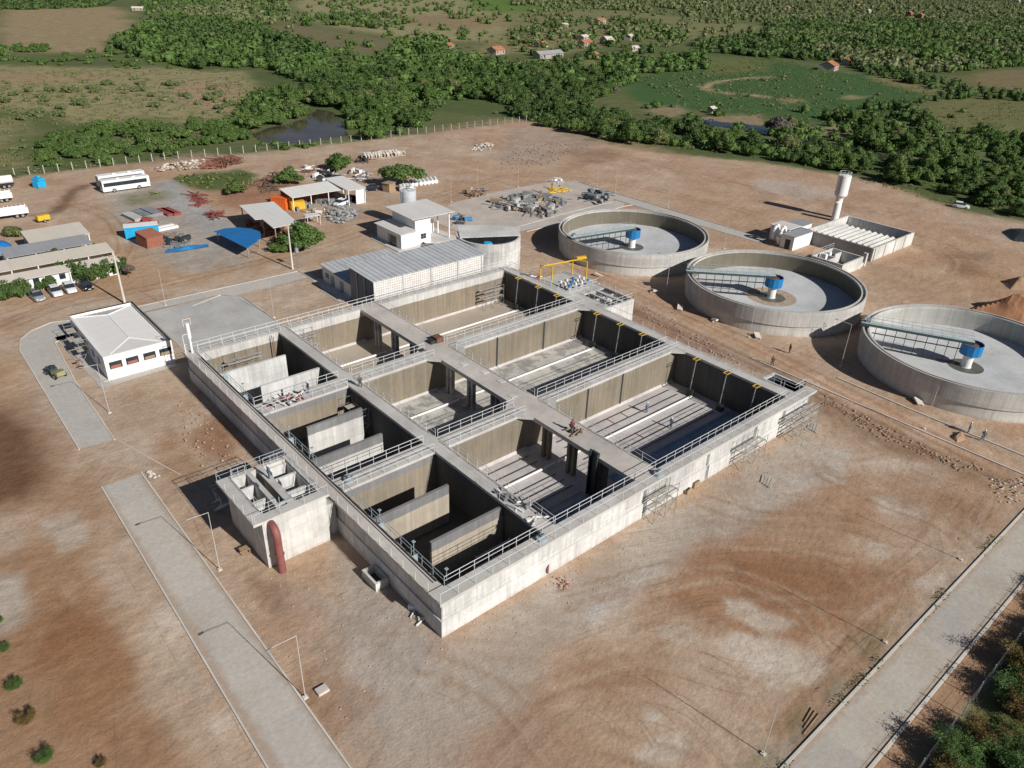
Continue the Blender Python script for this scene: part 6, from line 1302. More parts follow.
def person(label, loc, rz, shirt, tro, helmet, pose):
    bm_, sm_, tm_ = PM[pose]
    o = bpy.data.objects.new('person', bm_); col.objects.link(o); o.location = loc; o.rotation_euler = (0,0,rz); tag(o, label, 'person')
    for nm, mm, mat_ in (('shirt', sm_, shirt), ('trousers', tm_, tro)):
        c_ = bpy.data.objects.new(nm, mm.copy()); c_.data.materials[0] = K[mat_]; col.objects.link(c_); c_.parent = o
    h_ = hm.build('helmet', K[helmet], o, smooth=True, local=True); return o
person('worker in red shirt bending over tools on the wide basin walkway', (27.6,11.5,T+.01), R(40), 'cloth_red','cloth_dark','red',1)
person('worker in light blue on the basin floor beside the long white pipe', (46.0,14.6,FZ), R(90), 'cloth_blue','cloth_blue','white',0)
person('worker in pale blue on the basin floor in the shadow edge', (45.5,9.8,FZ), R(200), 'cloth_blue','cloth_blue','white',1)
person('dark-clothed worker walking on the lane before the middle clarifier', (77.2,11.3,0), R(150), 'cloth_dark','cloth_dark','wood',1)
person('dark-clothed worker walking on the lane nearer the basin corner', (71.1,10.6,0), R(60), 'cloth_dark','cloth_dark','wood',1)
person('worker in blue overalls left of a pair beside the orange soil pile', (75.3,-17.3,0), R(100), 'cloth_blue','cloth_blue','white',0)
person('worker in blue overalls right of a pair beside the orange soil pile', (74.7,-19.3,0), R(20), 'cloth_blue','cloth_blue','white',1)
person('worker in blue shirt standing on the inlet chamber top', (-5.9,22.9,Z5), R(10), 'cloth_blue','cloth_blue','white',0)
person('worker in dark clothes on the narrow left walkway of the basin', (13.0,36.5,T), R(90), 'cloth_dark','cloth_dark','wood',1)
person('worker in dark clothes on the crossing walkway between the left cells', (6.9,39.2,T), R(0), 'cloth_dark','cloth_blue','white',0)
heap('tool_clutter', 'pink and white bags and tools heaped on the crossing walkway of the left cells', 'tools', [(1.2,38.2),(6.0,38.2),(6.0,40.1),(1.2,40.1)], 34, 'mix', ['red','white','dark'], .25,.5,.2,61).location.z = T
heap('tool_clutter', 'tools and a small board on the wide walkway beside the red-shirted worker', 'tools', [(26.6,10.2),(28.6,10.2),(28.6,12.6),(26.6,12.6)], 12, 'mix', ['wood','dark'], .2,.5,.1,62).location.z = T+.01
heap('bag_heap', 'pink bags heaped beyond the far right basin corner', 'bags', [(58.6,53.5),(61.5,52.5),(61.5,57),(58.8,58)], 50, 'mix', ['cloth_red','white','rubblew'], .4,.9,.9,63).location.z = 2.6
heap('hose_clutter', 'hoses and small parts on the narrow left walkway, near end', 'parts', [(12.2,1.5),(13.7,1.5),(13.7,8),(12.2,8)], 26, 'mix', ['dark','steel','white'], .2,.5,.1,64).location.z = T
# ------------------------------------------------------------------ vegetation
def leafquads(P_, Nn, S_, asp=.6, g=None):
    """quads at points P_, facing Nn, sizes S_"""
    g = g or rng; n = len(P_)
    Nn = Nn/(np.linalg.norm(Nn, axis=1)[:, None]+1e-9); a = g.normal(size=(n, 3)); u = np.cross(Nn, a); u /= np.linalg.norm(u, axis=1)[:, None]+1e-9; v = np.cross(Nn, u)
    u = u*S_[:, None]*.5; v = v*S_[:, None]*.5*asp
    V = np.stack([P_-u-v*.6, P_+u*.2-v, P_+u+v*.5, P_-u*.3+v], 1).reshape(-1, 3)
    return V, np.arange(n*4).reshape(n, 4)
def tinted(me, tint):
    a = me.attributes.new('tint', 'FLOAT', 'POINT'); a.data.foreach_set('value', np.asarray(tint, np.float32))
def sph(n, g):
    d = g.normal(size=(n, 3)); return d/np.linalg.norm(d, axis=1)[:, None]
CUBE = np.array([(-1,-1,-1),(1,-1,-1),(1,1,-1),(-1,1,-1),(-1,-1,1),(1,-1,1),(1,1,1),(-1,1,1)])/1.732
CUBEF = np.array([(3,2,1,0),(4,5,6,7),(0,1,5,4),(1,2,6,5),(2,3,7,6),(3,0,4,7)])
def crown_arrays(g, lobes, nleaf, s0, s1, core=.72, flat=1.0):
    Vs, Fs, Ts = [], [], []; o = 0
    for (cx, cy, cz, r) in lobes:
        d = sph(nleaf, g); d[:, 2] = np.where(d[:, 2] < -.35, -d[:, 2], d[:, 2])
        P_ = np.array((cx, cy, cz))+d*np.array((1, 1, flat))*(r*g.uniform(.74, 1.12, nleaf))[:, None]
        V, F_ = leafquads(P_, d+g.normal(size=d.shape)*.42+np.array((0, 0, .3)), g.uniform(s0, s1, nleaf), .65, g)
        Vs.append(V); Fs.append(F_+o); o += len(V); Ts.append(np.repeat(g.uniform(0, .25, nleaf), 4)+g.uniform(0, .1))
        if core:
            c_ = CUBE*np.array((r, r, r*flat))*core*1.25+np.array((cx, cy, cz)); Vs.append(c_); Fs.append(CUBEF+o); o += 8; Ts.append(np.full(8, .02))
    return np.vstack(Vs), np.vstack(Fs), np.concatenate(Ts)
def trunk_mb(g, h, spread, n=5, r=.16):
    mb = MB(); mb.bar((0,0,-.05), (.1,.05,h*.45), r, r*.75, n=7)
    for k in range(n):
        a = 2*math.pi*k/n+g.uniform(-.4,.4); e = (spread*math.cos(a), spread*math.sin(a), h*g.uniform(.75,1.0)); mid = (e[0]*.45+.1, e[1]*.45, h*.62)
        mb.bar((.1,.05,h*.42), mid, r*.6, r*.4, n=5); mb.bar(mid, e, r*.4, r*.12, n=5)
    return mb
def make_tree(kind, seed):
    """nominal crown radius 4 m"""
    g = np.random.default_rng(seed); L = []
    if kind == 'shrub':
        for k in range(14): a = g.uniform(0, 6.28); q_ = g.uniform(.3, 3.0); L.append((q_*math.cos(a), q_*math.sin(a), g.uniform(.6, 1.7), g.uniform(.8, 1.6)))
        h = 1.6; fl = .75; nl = 170; s = (.28, .7)
    elif kind == 'flat':
        for k in range(11): a = g.uniform(0, 6.28); q_ = g.uniform(.2, 2.9); L.append((q_*math.cos(a), q_*math.sin(a), 2.2+g.uniform(0, .9)*(1-q_/4), g.uniform(1.2, 1.8)))
        h = 2.6; fl = .7; nl = 190; s = (.22, .55)
    else:
        for k in range(22): a = g.uniform(0, 6.28); q_ = g.uniform(.2, 3.1); L.append((q_*math.cos(a), q_*math.sin(a), 1.5+g.uniform(0, 2.7)*(1-q_/3.9), g.uniform(.75, 1.55)))
        h = 3.4; fl = .85; nl = 120; s = (.25, .62)
    V, F_, t = crown_arrays(g, L, nl, *s, core=.7, flat=fl)
    me = npmesh('crown', V, F_); tinted(me, t); return me, trunk_mb(g, h, 2.0)
PROTO = {}
TRK = {}
for kind in ('shrub', 'flat', 'round'):
    PROTO[kind] = []
    for sd_ in range(4):
        me, tm = make_tree(kind, 100+sd_*7+len(kind)); o = tm.build('trunk', K['bark'], None); tme = o.data; bpy.data.objects.remove(o); PROTO[kind].append((me, tme))
CROWNS = {}
def crown_mesh(kind, i, mat):
    k = (kind, i, mat)
    if k not in CROWNS: m_ = PROTO[kind][i][0].copy(); m_.materials.clear(); m_.materials.append(K[mat]); CROWNS[k] = m_
    return CROWNS[k]
def tree(name, label, cat, x_, y_, r, kind='round', mat='leaf', group=None, zs=1.0, g=random):
    i = g.randrange(4); t = thing(name, label, cat, (x_, y_, 0), g.uniform(0, 6.28), group); s = r/4.0; t.scale = (s, s, s*zs)
    a = bpy.data.objects.new('crown', crown_mesh(kind, i, mat)); col.objects.link(a); a.parent = t
    b_ = bpy.data.objects.new('trunk', PROTO[kind][i][1]); col.objects.link(b_); b_.parent = t
    return t
# trees and bushes of the site itself
for px_, py_, r, kd, mt, zs, lb in ((403,187,6.3,'flat','leaf',.95,'big round flat-topped bush tree in the yard beside the white tubes'),(338,170,4.3,'round','leaf',1.0,'round green tree behind the open workshop roof'),(290,184,4.4,'round','leaf',.8,'bushy green tree on the red soil left of the workshop'),
        (303,249,5.2,'round','leaf',.9,'wide green tree beside the pole with the transformer'),(236,194,3.0,'round','leaf',.9,'small green tree on the grass patch above the gravel yard'),(283,252,2.6,'shrub','leaf',1.0,'low green bush under the pale workshop canopy edge'),
        (17,235,2.6,'shrub','leaf_pale',1.1,'pale bush at the left edge behind the sheds'),(244,190,2.0,'shrub','leaf_pale',.9,'low pale bush at the right end of the grass patch')):
    tree('yard_tree', lb, 'tree', *W(px_,py_), r, kd, mt, None, zs)
for k, (px_, py_, r, lb) in enumerate(((18,297,2.5,'shrub tree at the left end of the row behind the cars'),(4,300,2.0,'shrub at the very left edge, before the long white shed'),(47,289,2.2,'shrub tree between the silver pickup and the white cars'),(58,284,1.8,'small shrub above the two white cars'),(75,280,2.8,'leafy shrub tree left of the black car'),(86,279,2.9,'leafy shrub tree right behind the black car'),(97,277,2.6,'leafy shrub tree at the right of the black car'),(116,273,3.0,'leafy shrub tree beside the thick concrete pole'),(129,277,1.4,'thin half-bare shrub right of the thick concrete pole'))):
    tree('shrub_tree', lb, 'shrub', *W(px_,py_), r*1.0, 'shrub' if k != 8 else 'flat', 'leaf_dark' if k != 8 else 'leaf_grey', None, 1.75)
for k, (px_, py_, r, lb) in enumerate(((57,264,2.6,'tree growing in the gap between the two nearest long sheds'),(95,255,1.7,'slim small tree in the gap between the sheds, right'),(6,272,1.5,'small tree in the gap between the sheds at the left edge'))):
    tree('shrub_tree', lb, 'shrub', *W(px_,py_), r, 'round', 'leaf_dark', None, 1.15)
SAP = []
for k, (px_, py_, r, lb) in enumerate(((6,651,.62,'green sapling on the brown soil at the left edge, uppermost in the line'),(15,689,.75,'green sapling in the line at bottom left, second from the top'),(29,722,.85,'dark reddish sapling in the line at bottom left, with bare twigs'),(46,762,.8,'green sapling in the line at bottom left, cut by the bottom edge'),(101,766,.5,'small pale sapling alone at the bottom edge, right of the sapling line'),(0,622,.45,'tiny sapling cut by the left edge above the others'))):
    SAP.append((lb, px_, py_, r, k))
# feathery shrubs beyond the front fence, saplings in the planting strip
def feather(seed, n=9000, R_=3.0, H_=5.0):
    g = np.random.default_rng(seed); mb = MB(); Ps, Ds = [], []
    for k in range(26):
        a = g.uniform(0, 6.28); e = g.uniform(.45, 1.0); tip = np.array((R_*e*math.cos(a)*g.uniform(.5, 1), R_*e*math.sin(a)*g.uniform(.5, 1), H_*g.uniform(.55, 1.0))); b0 = np.array((0, 0, .2)); mid = tip*.5+np.array((0, 0, .9))
        mb.bar(b0, mid, .07, .045, n=5); mb.bar(mid, tip, .045, .015, n=4)
        m_ = n//26; t = g.uniform(.25, 1.08, m_)[:, None]; c_ = (1-t)**2*b0+2*t*(1-t)*(mid+(0, 0, .4))+t*t*tip
        c_ = c_+g.normal(size=(m_, 3))*np.array((.34, .34, .26)); c_[:, 2] -= g.uniform(0, .5, m_); Ps.append(c_)
        Ds.append(np.c_[g.normal(size=(m_, 2))*.7+np.array((math.cos(a), math.sin(a)))*.5, g.uniform(-1.0, .3, m_)])
    P_ = np.vstack(Ps); D_ = np.vstack(Ds); D_ /= np.linalg.norm(D_, axis=1)[:, None]; n_ = len(P_)
    w = np.cross(D_, g.normal(size=(n_, 3))); w /= np.linalg.norm(w, axis=1)[:, None]; L = g.uniform(.16, .42, n_)[:, None]; wd = g.uniform(.02, .05, n_)[:, None]
    V = np.stack([P_-w*wd, P_+w*wd, P_+D_*L+w*wd*.4, P_+D_*L-w*wd*.4], 1).reshape(-1, 3); me = npmesh('crown', V, np.arange(n_*4).reshape(n_, 4)); tinted(me, np.repeat(g.uniform(0, .5, n_), 4))
    o = mb.build('trunk', K['bark'], None); tm = o.data; bpy.data.objects.remove(o); return me, tm
FE = [feather(900+i) for i in range(3)]; FM = {}
def feathery(label, x_, y_, s, i, mat, group, zs=1.0, name='feathery_shrub', cat='shrub'):
    k = (i, mat)
    if k not in FM: m_ = FE[i][0].copy(); m_.materials.clear(); m_.materials.append(K[mat]); FM[k] = m_
    t = thing(name, label, cat, (x_, y_, 0), (x_*1.7+y_) % 6.28, group); t.scale = (s, s, s*zs)
    for nm, m_ in (('crown', FM[k]), ('trunk', FE[i][1])): o = bpy.data.objects.new(nm, m_); col.objects.link(o); o.parent = t
    return t
for lb, px_, py_, r, k in SAP: feathery(lb, *W(px_,py_), r*.36, k % 3, 'leaf' if k not in (2, 4) else 'leaf_rust', None, .75, 'sapling', 'sapling')
rr = random.Random(12); k = 0
THK = [(x0+rr.uniform(-.9,.9), y0+rr.uniform(-.6,.6), rr.uniform(.5,.72), 'leaf_rust' if rr.random() < .24 else 'leaf_feather') for y0, xs_ in ((-37.6, range(20,64,3)), (-39.6, range(19,64,2)), (-42.2, range(20,62,3)), (-44.8, range(21,58,3))) for x0 in xs_ if rr.random() < .9]
for (x_, y_, s, mt) in THK:
    feathery('feathery bright green shrub in the thicket beyond the front fence' if mt == 'leaf_feather' else 'rusty brown feathery shrub in the thicket beyond the front fence', x_, y_, s*1.15, k % 3, mt, 'feathery shrubs beyond the front fence' if mt == 'leaf_feather' else 'rusty shrubs beyond the front fence', .66); k += 1
# grass tufts in the open strip
n_ = 5200; X_ = rng.uniform(8, 66, n_); Y_ = np.where(rng.random(n_) < .55, rng.uniform(-47, -36.4, n_), rng.uniform(-29.0, -27.9, n_)-.0)
keep = (Y_ < -30) | (fbm(X_, Y_, 4.5, 91) > .56); X_, Y_ = X_[keep], Y_[keep]; n_ = len(X_)
V, F_ = leafquads(np.c_[X_, Y_, rng.uniform(.02, .16, n_)], rng.normal(size=(n_, 3))+np.array((0, 0, 1.0)), rng.uniform(.08, .3, n_), .4)
me = npmesh('weeds', V, F_); tinted(me, np.repeat(rng.uniform(0, .5, n_), 4)); me.materials.append(K['leaf_pale']); o = bpy.data.objects.new('weeds', me); col.objects.link(o); tag(o, 'weeds and grass tufts beyond the front fence and along the kerb', 'weeds', kind='stuff')
# the open country: zones of trees and shrubs   (survey polygon, spacing m, r lo, r hi, kind, material, name)
ZN = [
 ('belt', [(500,92),(560,116),(600,112),(640,124),(700,134),(768,147),(830,152),(900,163),(960,176),(1040,186),(1040,222),(990,214),(962,206),(920,193),(873,176),(820,168),(760,158),(700,149),(640,146),(600,138),(560,130),(512,116)], 4.6, 2.3, 5.0, 'round', 'leaf'),
 ('belt', [(380,60),(400,44),(440,42),(455,55),(500,66),(560,72),(600,75),(640,82),(600,98),(560,112),(512,106),(470,98),(440,104),(425,118),(380,130),(352,126),(345,112),(310,104),(300,82),(256,68),(256,60),(330,62)], 5.2, 2.4, 5.8, 'round', 'leaf'),
 ('belt', [(330,120),(352,128),(400,124),(432,112),(434,122),(400,134),(366,142),(346,140)], 4.8, 2.8, 5.0, 'round', 'leaf'),
 ('pond', [(258,98),(285,94),(306,104),(304,120),(282,123),(262,128),(240,132),(236,112)], 5.2, 2.8, 5.2, 'round', 'leaf'),
 ('pond', [(256,141),(300,146),(340,141),(346,143),(300,150),(256,152)], 5.0, 1.4, 2.4, 'shrub', 'leaf'),
 ('belt', [(105,46),(150,24),(200,19),(256,24),(300,42),(350,56),(300,64),(256,66),(205,71),(160,64),(135,56)], 6.4, 3.0, 5.8, 'round', 'leaf'),
 ('fence', [(25,152),(60,134),(100,128),(160,126),(256,122),(256,146),(200,150),(165,157),(120,162),(80,166),(40,168)], 4.6, 2.0, 4.4, 'shrub', 'leaf'),
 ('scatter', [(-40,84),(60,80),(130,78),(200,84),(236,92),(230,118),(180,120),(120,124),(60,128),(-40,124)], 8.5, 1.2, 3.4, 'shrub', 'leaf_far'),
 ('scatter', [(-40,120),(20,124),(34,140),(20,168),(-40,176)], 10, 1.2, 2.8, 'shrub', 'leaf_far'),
 ('scatter', [(-40,48),(80,46),(130,56),(200,72),(80,66),(-40,66)], 9, 2.2, 4.2, 'shrub', 'leaf'),
 ('far', [(-40,-4),(128,-4),(100,8),(40,10),(-40,12)], 9, 3, 5, 'round', 'leaf_dark'),
 ('far', [(152,-4),(284,-4),(292,30),(256,24),(200,18),(152,20),(140,8)], 9.5, 3, 5.2, 'round', 'leaf'),
 ('scatter', [(288,-4),(470,-4),(512,14),(512,40),(430,42),(350,34),(300,22)], 17, 1.8, 4.6, 'round', 'leaf'),
 ('far', [(286,20),(330,12),(380,14),(420,22),(404,30),(340,28),(300,28)], 11, 2.6, 4.6, 'round', 'leaf'),
 ('scatter', [(262,36),(330,36),(400,54),(330,58),(262,44)], 17, 2.2, 4.0, 'round', 'leaf'),
 ('trees', [(520,68),(596,64),(606,98),(560,104),(524,92)], 8.0, 3.0, 5.6, 'round', 'leaf_dark'),
 ('trees', [(600,60),(640,62),(700,52),(708,70),(650,74),(604,78)], 7.5, 2.8, 5.2, 'round', 'leaf'),
 ('trees', [(690,44),(760,36),(830,56),(830,62),(768,58),(700,52)], 7.5, 3, 5.6, 'round', 'leaf_dark'),
 ('village', [(512,36),(530,26),(620,18),(668,26),(690,40),(640,58),(540,62),(512,56)], 12, 2.6, 4.8, 'round', 'leaf'),
 ('wood', [(768,22),(1060,20),(1060,64),(950,72),(900,74),(860,70),(830,58),(768,44)], 5.6, 1.6, 6.0, 'round', 'leaf'),
 ('wood', [(512,-6),(1060,-6),(1060,24),(768,26),(640,12),(512,6)], 7.6, 1.8, 6.0, 'round', 'leaf_far'),
 ('scatter', [(512,10),(640,8),(768,20),(768,36),(690,40),(600,26),(520,28)], 17, 2.4, 4.4, 'round', 'leaf_far'),
 ('hedge', [(850,66),(870,68),(960,86),(968,96),(950,94),(868,74)], 6.5, 2.6, 4.4, 'round', 'leaf_dark'),
 ('hedge', [(930,96),(972,88),(1060,96),(1060,108),(970,98),(918,104)], 7.5, 2.2, 4.2, 'round', 'leaf_dark'),
 ('crops', [(632,80),(768,66),(900,88),(915,106),(860,120),(768,114),(690,106)], 14, .8, 2.0, 'shrub', 'leaf_far'),
 ('river', [(860,108),(910,106),(922,122),(880,126),(858,118)], 5.6, 2.4, 4.2, 'round', 'leaf_dark'),
 ('river', [(756,124),(800,112),(860,120),(940,128),(1060,140),(1060,184),(960,174),(900,161),(830,150),(768,144)], 7.2, 2.4, 5.0, 'round', 'leaf'),
 ('river', [(640,100),(700,110),(756,124),(760,140),(700,130),(650,120)], 9.5, 1.6, 3.4, 'shrub', 'leaf'),
 ('scatter', [(930,108),(1040,110),(1040,146),(960,132)], 20, 1.2, 2.6, 'shrub', 'leaf_far'),
 ('scatter', [(440,104),(520,108),(520,116),(450,118)], 12, 1.2, 2.4, 'shrub', 'leaf_far'),
]
LB = {'belt': ('bushy_tree','dense bushy green tree in the belt of trees beyond the bare yard','tree'), 'pond': ('bushy_tree','bushy green tree growing round the brown pond','tree'), 'fence': ('bush','dense green bush in the thicket just beyond the fence above the buses','bush'),
      'scatter': ('bush','lone bush scattered over the dry pasture','bush'), 'far': ('bushy_tree','far green tree near the upper edge of the photo','tree'), 'trees': ('bushy_tree','dark round tree in the clump between village and green crop field','tree'), 'village': ('bushy_tree','tree growing among the far village houses','tree'),
      'wood': ('bushy_tree','tree of the far wood in the upper right','tree'), 'hedge': ('bushy_tree','dark tree in the hedge line between the far fields on the right','tree'), 'crops': ('bush','low bush in the dark green crop field','bush'), 'river': ('bushy_tree','leafy tree beside the dark stream','tree')}
CAND = []
zr = np.random.default_rng(5)
WATER = [WP([(250,132),(300,119),(320,107),(336,110),(350,128),(349,138),(300,146),(256,143)])]
for zi, (zn, poly, sp, r0, r1, kd, mt) in enumerate(ZN):
    P_ = np.array(WP(poly)); A_ = .5*abs(np.dot(P_[:, 0], np.roll(P_[:, 1], 1))-np.dot(P_[:, 1], np.roll(P_[:, 0], 1))); n_ = int(A_/sp**2*(P_[:, 0].ptp() if False else 1)); n_ = min(n_, 9000)
    bb = (np.ptp(P_[:, 0])*np.ptp(P_[:, 1]))/A_; xs = zr.uniform(P_[:, 0].min(), P_[:, 0].max(), int(n_*bb)); ys = zr.uniform(P_[:, 1].min(), P_[:, 1].max(), len(xs))
    ok = pip(xs, ys, [tuple(p) for p in P_])
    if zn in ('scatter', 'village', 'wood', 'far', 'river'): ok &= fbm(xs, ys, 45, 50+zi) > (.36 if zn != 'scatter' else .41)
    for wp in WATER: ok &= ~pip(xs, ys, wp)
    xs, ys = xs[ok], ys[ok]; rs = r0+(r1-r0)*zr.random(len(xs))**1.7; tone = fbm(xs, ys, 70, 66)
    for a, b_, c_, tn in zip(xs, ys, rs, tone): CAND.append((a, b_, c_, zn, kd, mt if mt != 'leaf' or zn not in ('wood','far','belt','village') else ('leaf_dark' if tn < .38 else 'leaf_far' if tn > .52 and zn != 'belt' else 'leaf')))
# thin everything to keep crowns from sitting inside one another
cell = {}; KEEP = []
for c_ in sorted(CAND, key=lambda q_: -q_[2]):
    k = (int(c_[0]//6), int(c_[1]//6)); bad = False
    for i in (-1, 0, 1):
        for j in (-1, 0, 1):
            for d in cell.get((k[0]+i, k[1]+j), ()):
                if (d[0]-c_[0])**2+(d[1]-c_[1])**2 < ((.30 if c_[3] in ('wood','far') else .40)*(d[2]+c_[2]))**2: bad = True; break
            if bad: break
        if bad: break
    if not bad: cell.setdefault(k, []).append(c_); KEEP.append(c_)
def screen(q_):
    d = np.array((q_[0], q_[1], 1.5))-CAM; dep = d@FW
    if dep < 1: return -1
    u, v = 512+FPX*(d@RT)/dep, 384-FPX*(d@UP)/dep
    return FPX*q_[2]/dep if -12 < u < 1036 and -12 < v < 780 else -1
KEEP.sort(key=lambda q_: -screen(q_))
cnt = {'tree': 0, 'bush': 0}; CAP = {'tree': 290, 'bush': 150}; REST = []
tr_ = random.Random(99)
for q_ in KEEP:
    nm, lb, ct = LB[q_[3]]
    if cnt[ct] < CAP[ct] and screen(q_) > 1.5:
        cnt[ct] += 1; mt = q_[5]
        if q_[3] in ('belt', 'river', 'pond') and tr_.random() < .07: mt = 'leaf_pale'
        elif q_[3] == 'belt' and tr_.random() < .3: mt = 'leaf_dark'
        lb2 = lb.replace('green ', 'pale olive ').replace('leafy tree', 'pale olive leafy tree') if mt == 'leaf_pale' else lb
        tree(nm, lb2, ct, q_[0], q_[1], q_[2], q_[4], mt, ('pale ' if mt == 'leaf_pale' else '')+{'belt':'trees of the belt','pond':'trees round the pond','fence':'bushes beyond the fence','scatter':'bushes on the pasture','far':'far trees','trees':'trees of the clump','village':'village trees','wood':'trees of the far wood','hedge':'hedge trees','crops':'crop field bushes','river':'stream trees'}[q_[3]], tr_.uniform(.85, 1.2), tr_)
    else: REST.append(q_)
for px_, py_, r, lb in ((608,92,5.2,'bare grey leafless tree in front of the green crop field'),(776,133,6.0,'bare grey-brown tree at the left of the stream'),(836,24,5,'pale bare tree in the far wood')):
    tree('bare_tree', lb, 'tree', *W(px_,py_), r, 'round', 'leaf_grey', None, .9)
# the rest of the wood and scrub as one mass per tone
def mass(name, label, items, mat, q0):
    Vs, Fs, Ts = [], [], []; o = 0; g = np.random.default_rng(3)
    for a, b_, r, zn, kd, mt in items:
        dist = math.hypot(a-CAM[0], b_-CAM[1]); n_ = int(np.clip(q0*330/dist*(380/dist if dist < 380 else 1), 22, 190)); h = r*(.95 if kd != 'shrub' else .62)
        d = sph(n_, g); d[:, 2] = np.abs(d[:, 2]); lob = g.normal(size=(n_, 3))*.12; gr = 14*min(1, max(0, (math.hypot(a-60, b_-60)-420)/1500))*(0)
        P_ = np.array((a, b_, h*.25))+(d+lob)*np.array((r, r, h))*g.uniform(.72, 1.05, n_)[:, None]
        V, F_ = leafquads(P_, d+g.normal(size=d.shape)*.5, g.uniform(.4, .8, n_)*r*(.7 if n_ < 30 else .5 if n_ < 70 else .32), .75, g); Vs.append(V); Fs.append(F_+o); o += len(V); tt = g.uniform(0, .75); Ts.append(np.repeat(tt+g.uniform(0, .2, n_), 4))
        c_ = CUBE*np.array((r, r, h))*.70+np.array((a, b_, h*.45)); Vs.append(c_); Fs.append(CUBEF+o); o += 8; Ts.append(np.full(8, tt))
    V = np.vstack(Vs); V[:, 2] += np.clip((np.hypot(V[:, 0]-60, V[:, 1]-60)-420)/1500, 0, 1)*(fbm(V[:, 0], V[:, 1], 500, 77)-.5)*14
    me = npmesh(name, V, np.vstack(Fs)); tinted(me, np.concatenate(Ts)); me.materials.append(K[mat]); ob = bpy.data.objects.new(name, me); col.objects.link(ob); tag(ob, label, name.replace('_', ' '), kind='stuff')
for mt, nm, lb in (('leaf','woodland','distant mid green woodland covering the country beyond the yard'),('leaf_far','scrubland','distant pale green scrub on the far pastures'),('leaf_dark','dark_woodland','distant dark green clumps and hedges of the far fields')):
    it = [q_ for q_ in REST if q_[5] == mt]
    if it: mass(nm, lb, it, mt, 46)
# low scrub tufts that roughen the green ground
xs = []; 
for poly, dn in (([(-40,70),(236,70),(262,96),(232,118),(100,126),(-40,176)], 3.6), ([(632,78),(768,57),(930,90),(915,108),(830,126),(690,110)], 3.6), ([(918,106),(1040,103),(1040,148),(940,128)], 4.0), ([(500,100),(640,120),(768,140),(1040,178),(1040,220),(960,206),(760,160),(560,132)], 3.2), ([(172,177),(205,172),(250,172),(255,185),(198,190)], 2.2), ([(115,196),(160,192),(168,200),(130,206)], 1.6), ([(0,150),(256,124),(256,148),(165,158),(0,180)], 2.4)):
    P_ = np.array(WP(poly)); A_ = .5*abs(np.dot(P_[:, 0], np.roll(P_[:, 1], 1))-np.dot(P_[:, 1], np.roll(P_[:, 0], 1))); n_ = int(min(9000, np.ptp(P_[:, 0])*np.ptp(P_[:, 1])/dn**2))
    a = zr.uniform(P_[:, 0].min(), P_[:, 0].max(), n_); b_ = zr.uniform(P_[:, 1].min(), P_[:, 1].max(), n_); ok = pip(a, b_, [tuple(p) for p in P_]) & (fbm(a, b_, 22, 61) > .42); xs.append(np.c_[a[ok], b_[ok]])
Q = np.vstack(xs); m_ = 5; n_ = len(Q)*m_; P_ = np.repeat(Q, m_, 0)+zr.normal(size=(n_, 2))*.55
V, F_ = leafquads(np.c_[P_, zr.uniform(.1, .5, n_)], zr.normal(size=(n_, 3))+np.array((0, 0, .5)), zr.uniform(.4, 1.0, n_), .5); me = npmesh('ground_cover', V, F_); tinted(me, np.repeat(zr.uniform(0, .9, n_), 4)); me.materials.append(K['leaf_pale']); o = bpy.data.objects.new('ground_cover', me); col.objects.link(o); tag(o, 'low green ground cover on the pastures and fields', 'ground cover', kind='stuff')
# palms of the village
pt = thing('palm_tree', 'coconut palm standing among the far village roofs', 'palm', W(486,52)+(0,), 0, 'palms of the far village')
MB().bar((0,0,0),(.3,.1,6.5),.2,.13,n=7).build('trunk', K['bark'], pt, local=True)
g = np.random.default_rng(2); mb = MB()
for k in range(15):
    a = 2*math.pi*k/15+g.uniform(-.2,.2); el = g.uniform(-.1,.9); pr = np.array((.3,.1,6.5)); d = np.array((math.cos(a)*math.cos(el), math.sin(a)*math.cos(el), math.sin(el))); s_ = np.array((-math.sin(a), math.cos(a), 0))
    for j in range(4):
        nx_ = pr+d*.75; w0, w1 = .42*(1-j*.22)+.05, .42*(1-(j+1)*.22)+.02; mb.add([pr-s_*w0-(0,0,.1), pr, nx_, nx_-s_*w1-(0,0,.1)], [(0,1,2,3)]); mb.add([pr, pr+s_*w0-(0,0,.1), nx_+s_*w1-(0,0,.1), nx_], [(0,1,2,3)]); pr = nx_; d = d+np.array((0,0,-.36)); d /= np.linalg.norm(d)
mb.build('crown', K['leaf_pale'], pt, local=True)
for px_, py_ in ((492,46),(479,49),(501,50),(507,44),(520,46),(528,50),(470,50),(546,48),(557,52),(570,50),(615,54),(623,58),(560,44),(512,52)): dup(pt, W(px_,py_)+(0,), g.uniform(0,6))
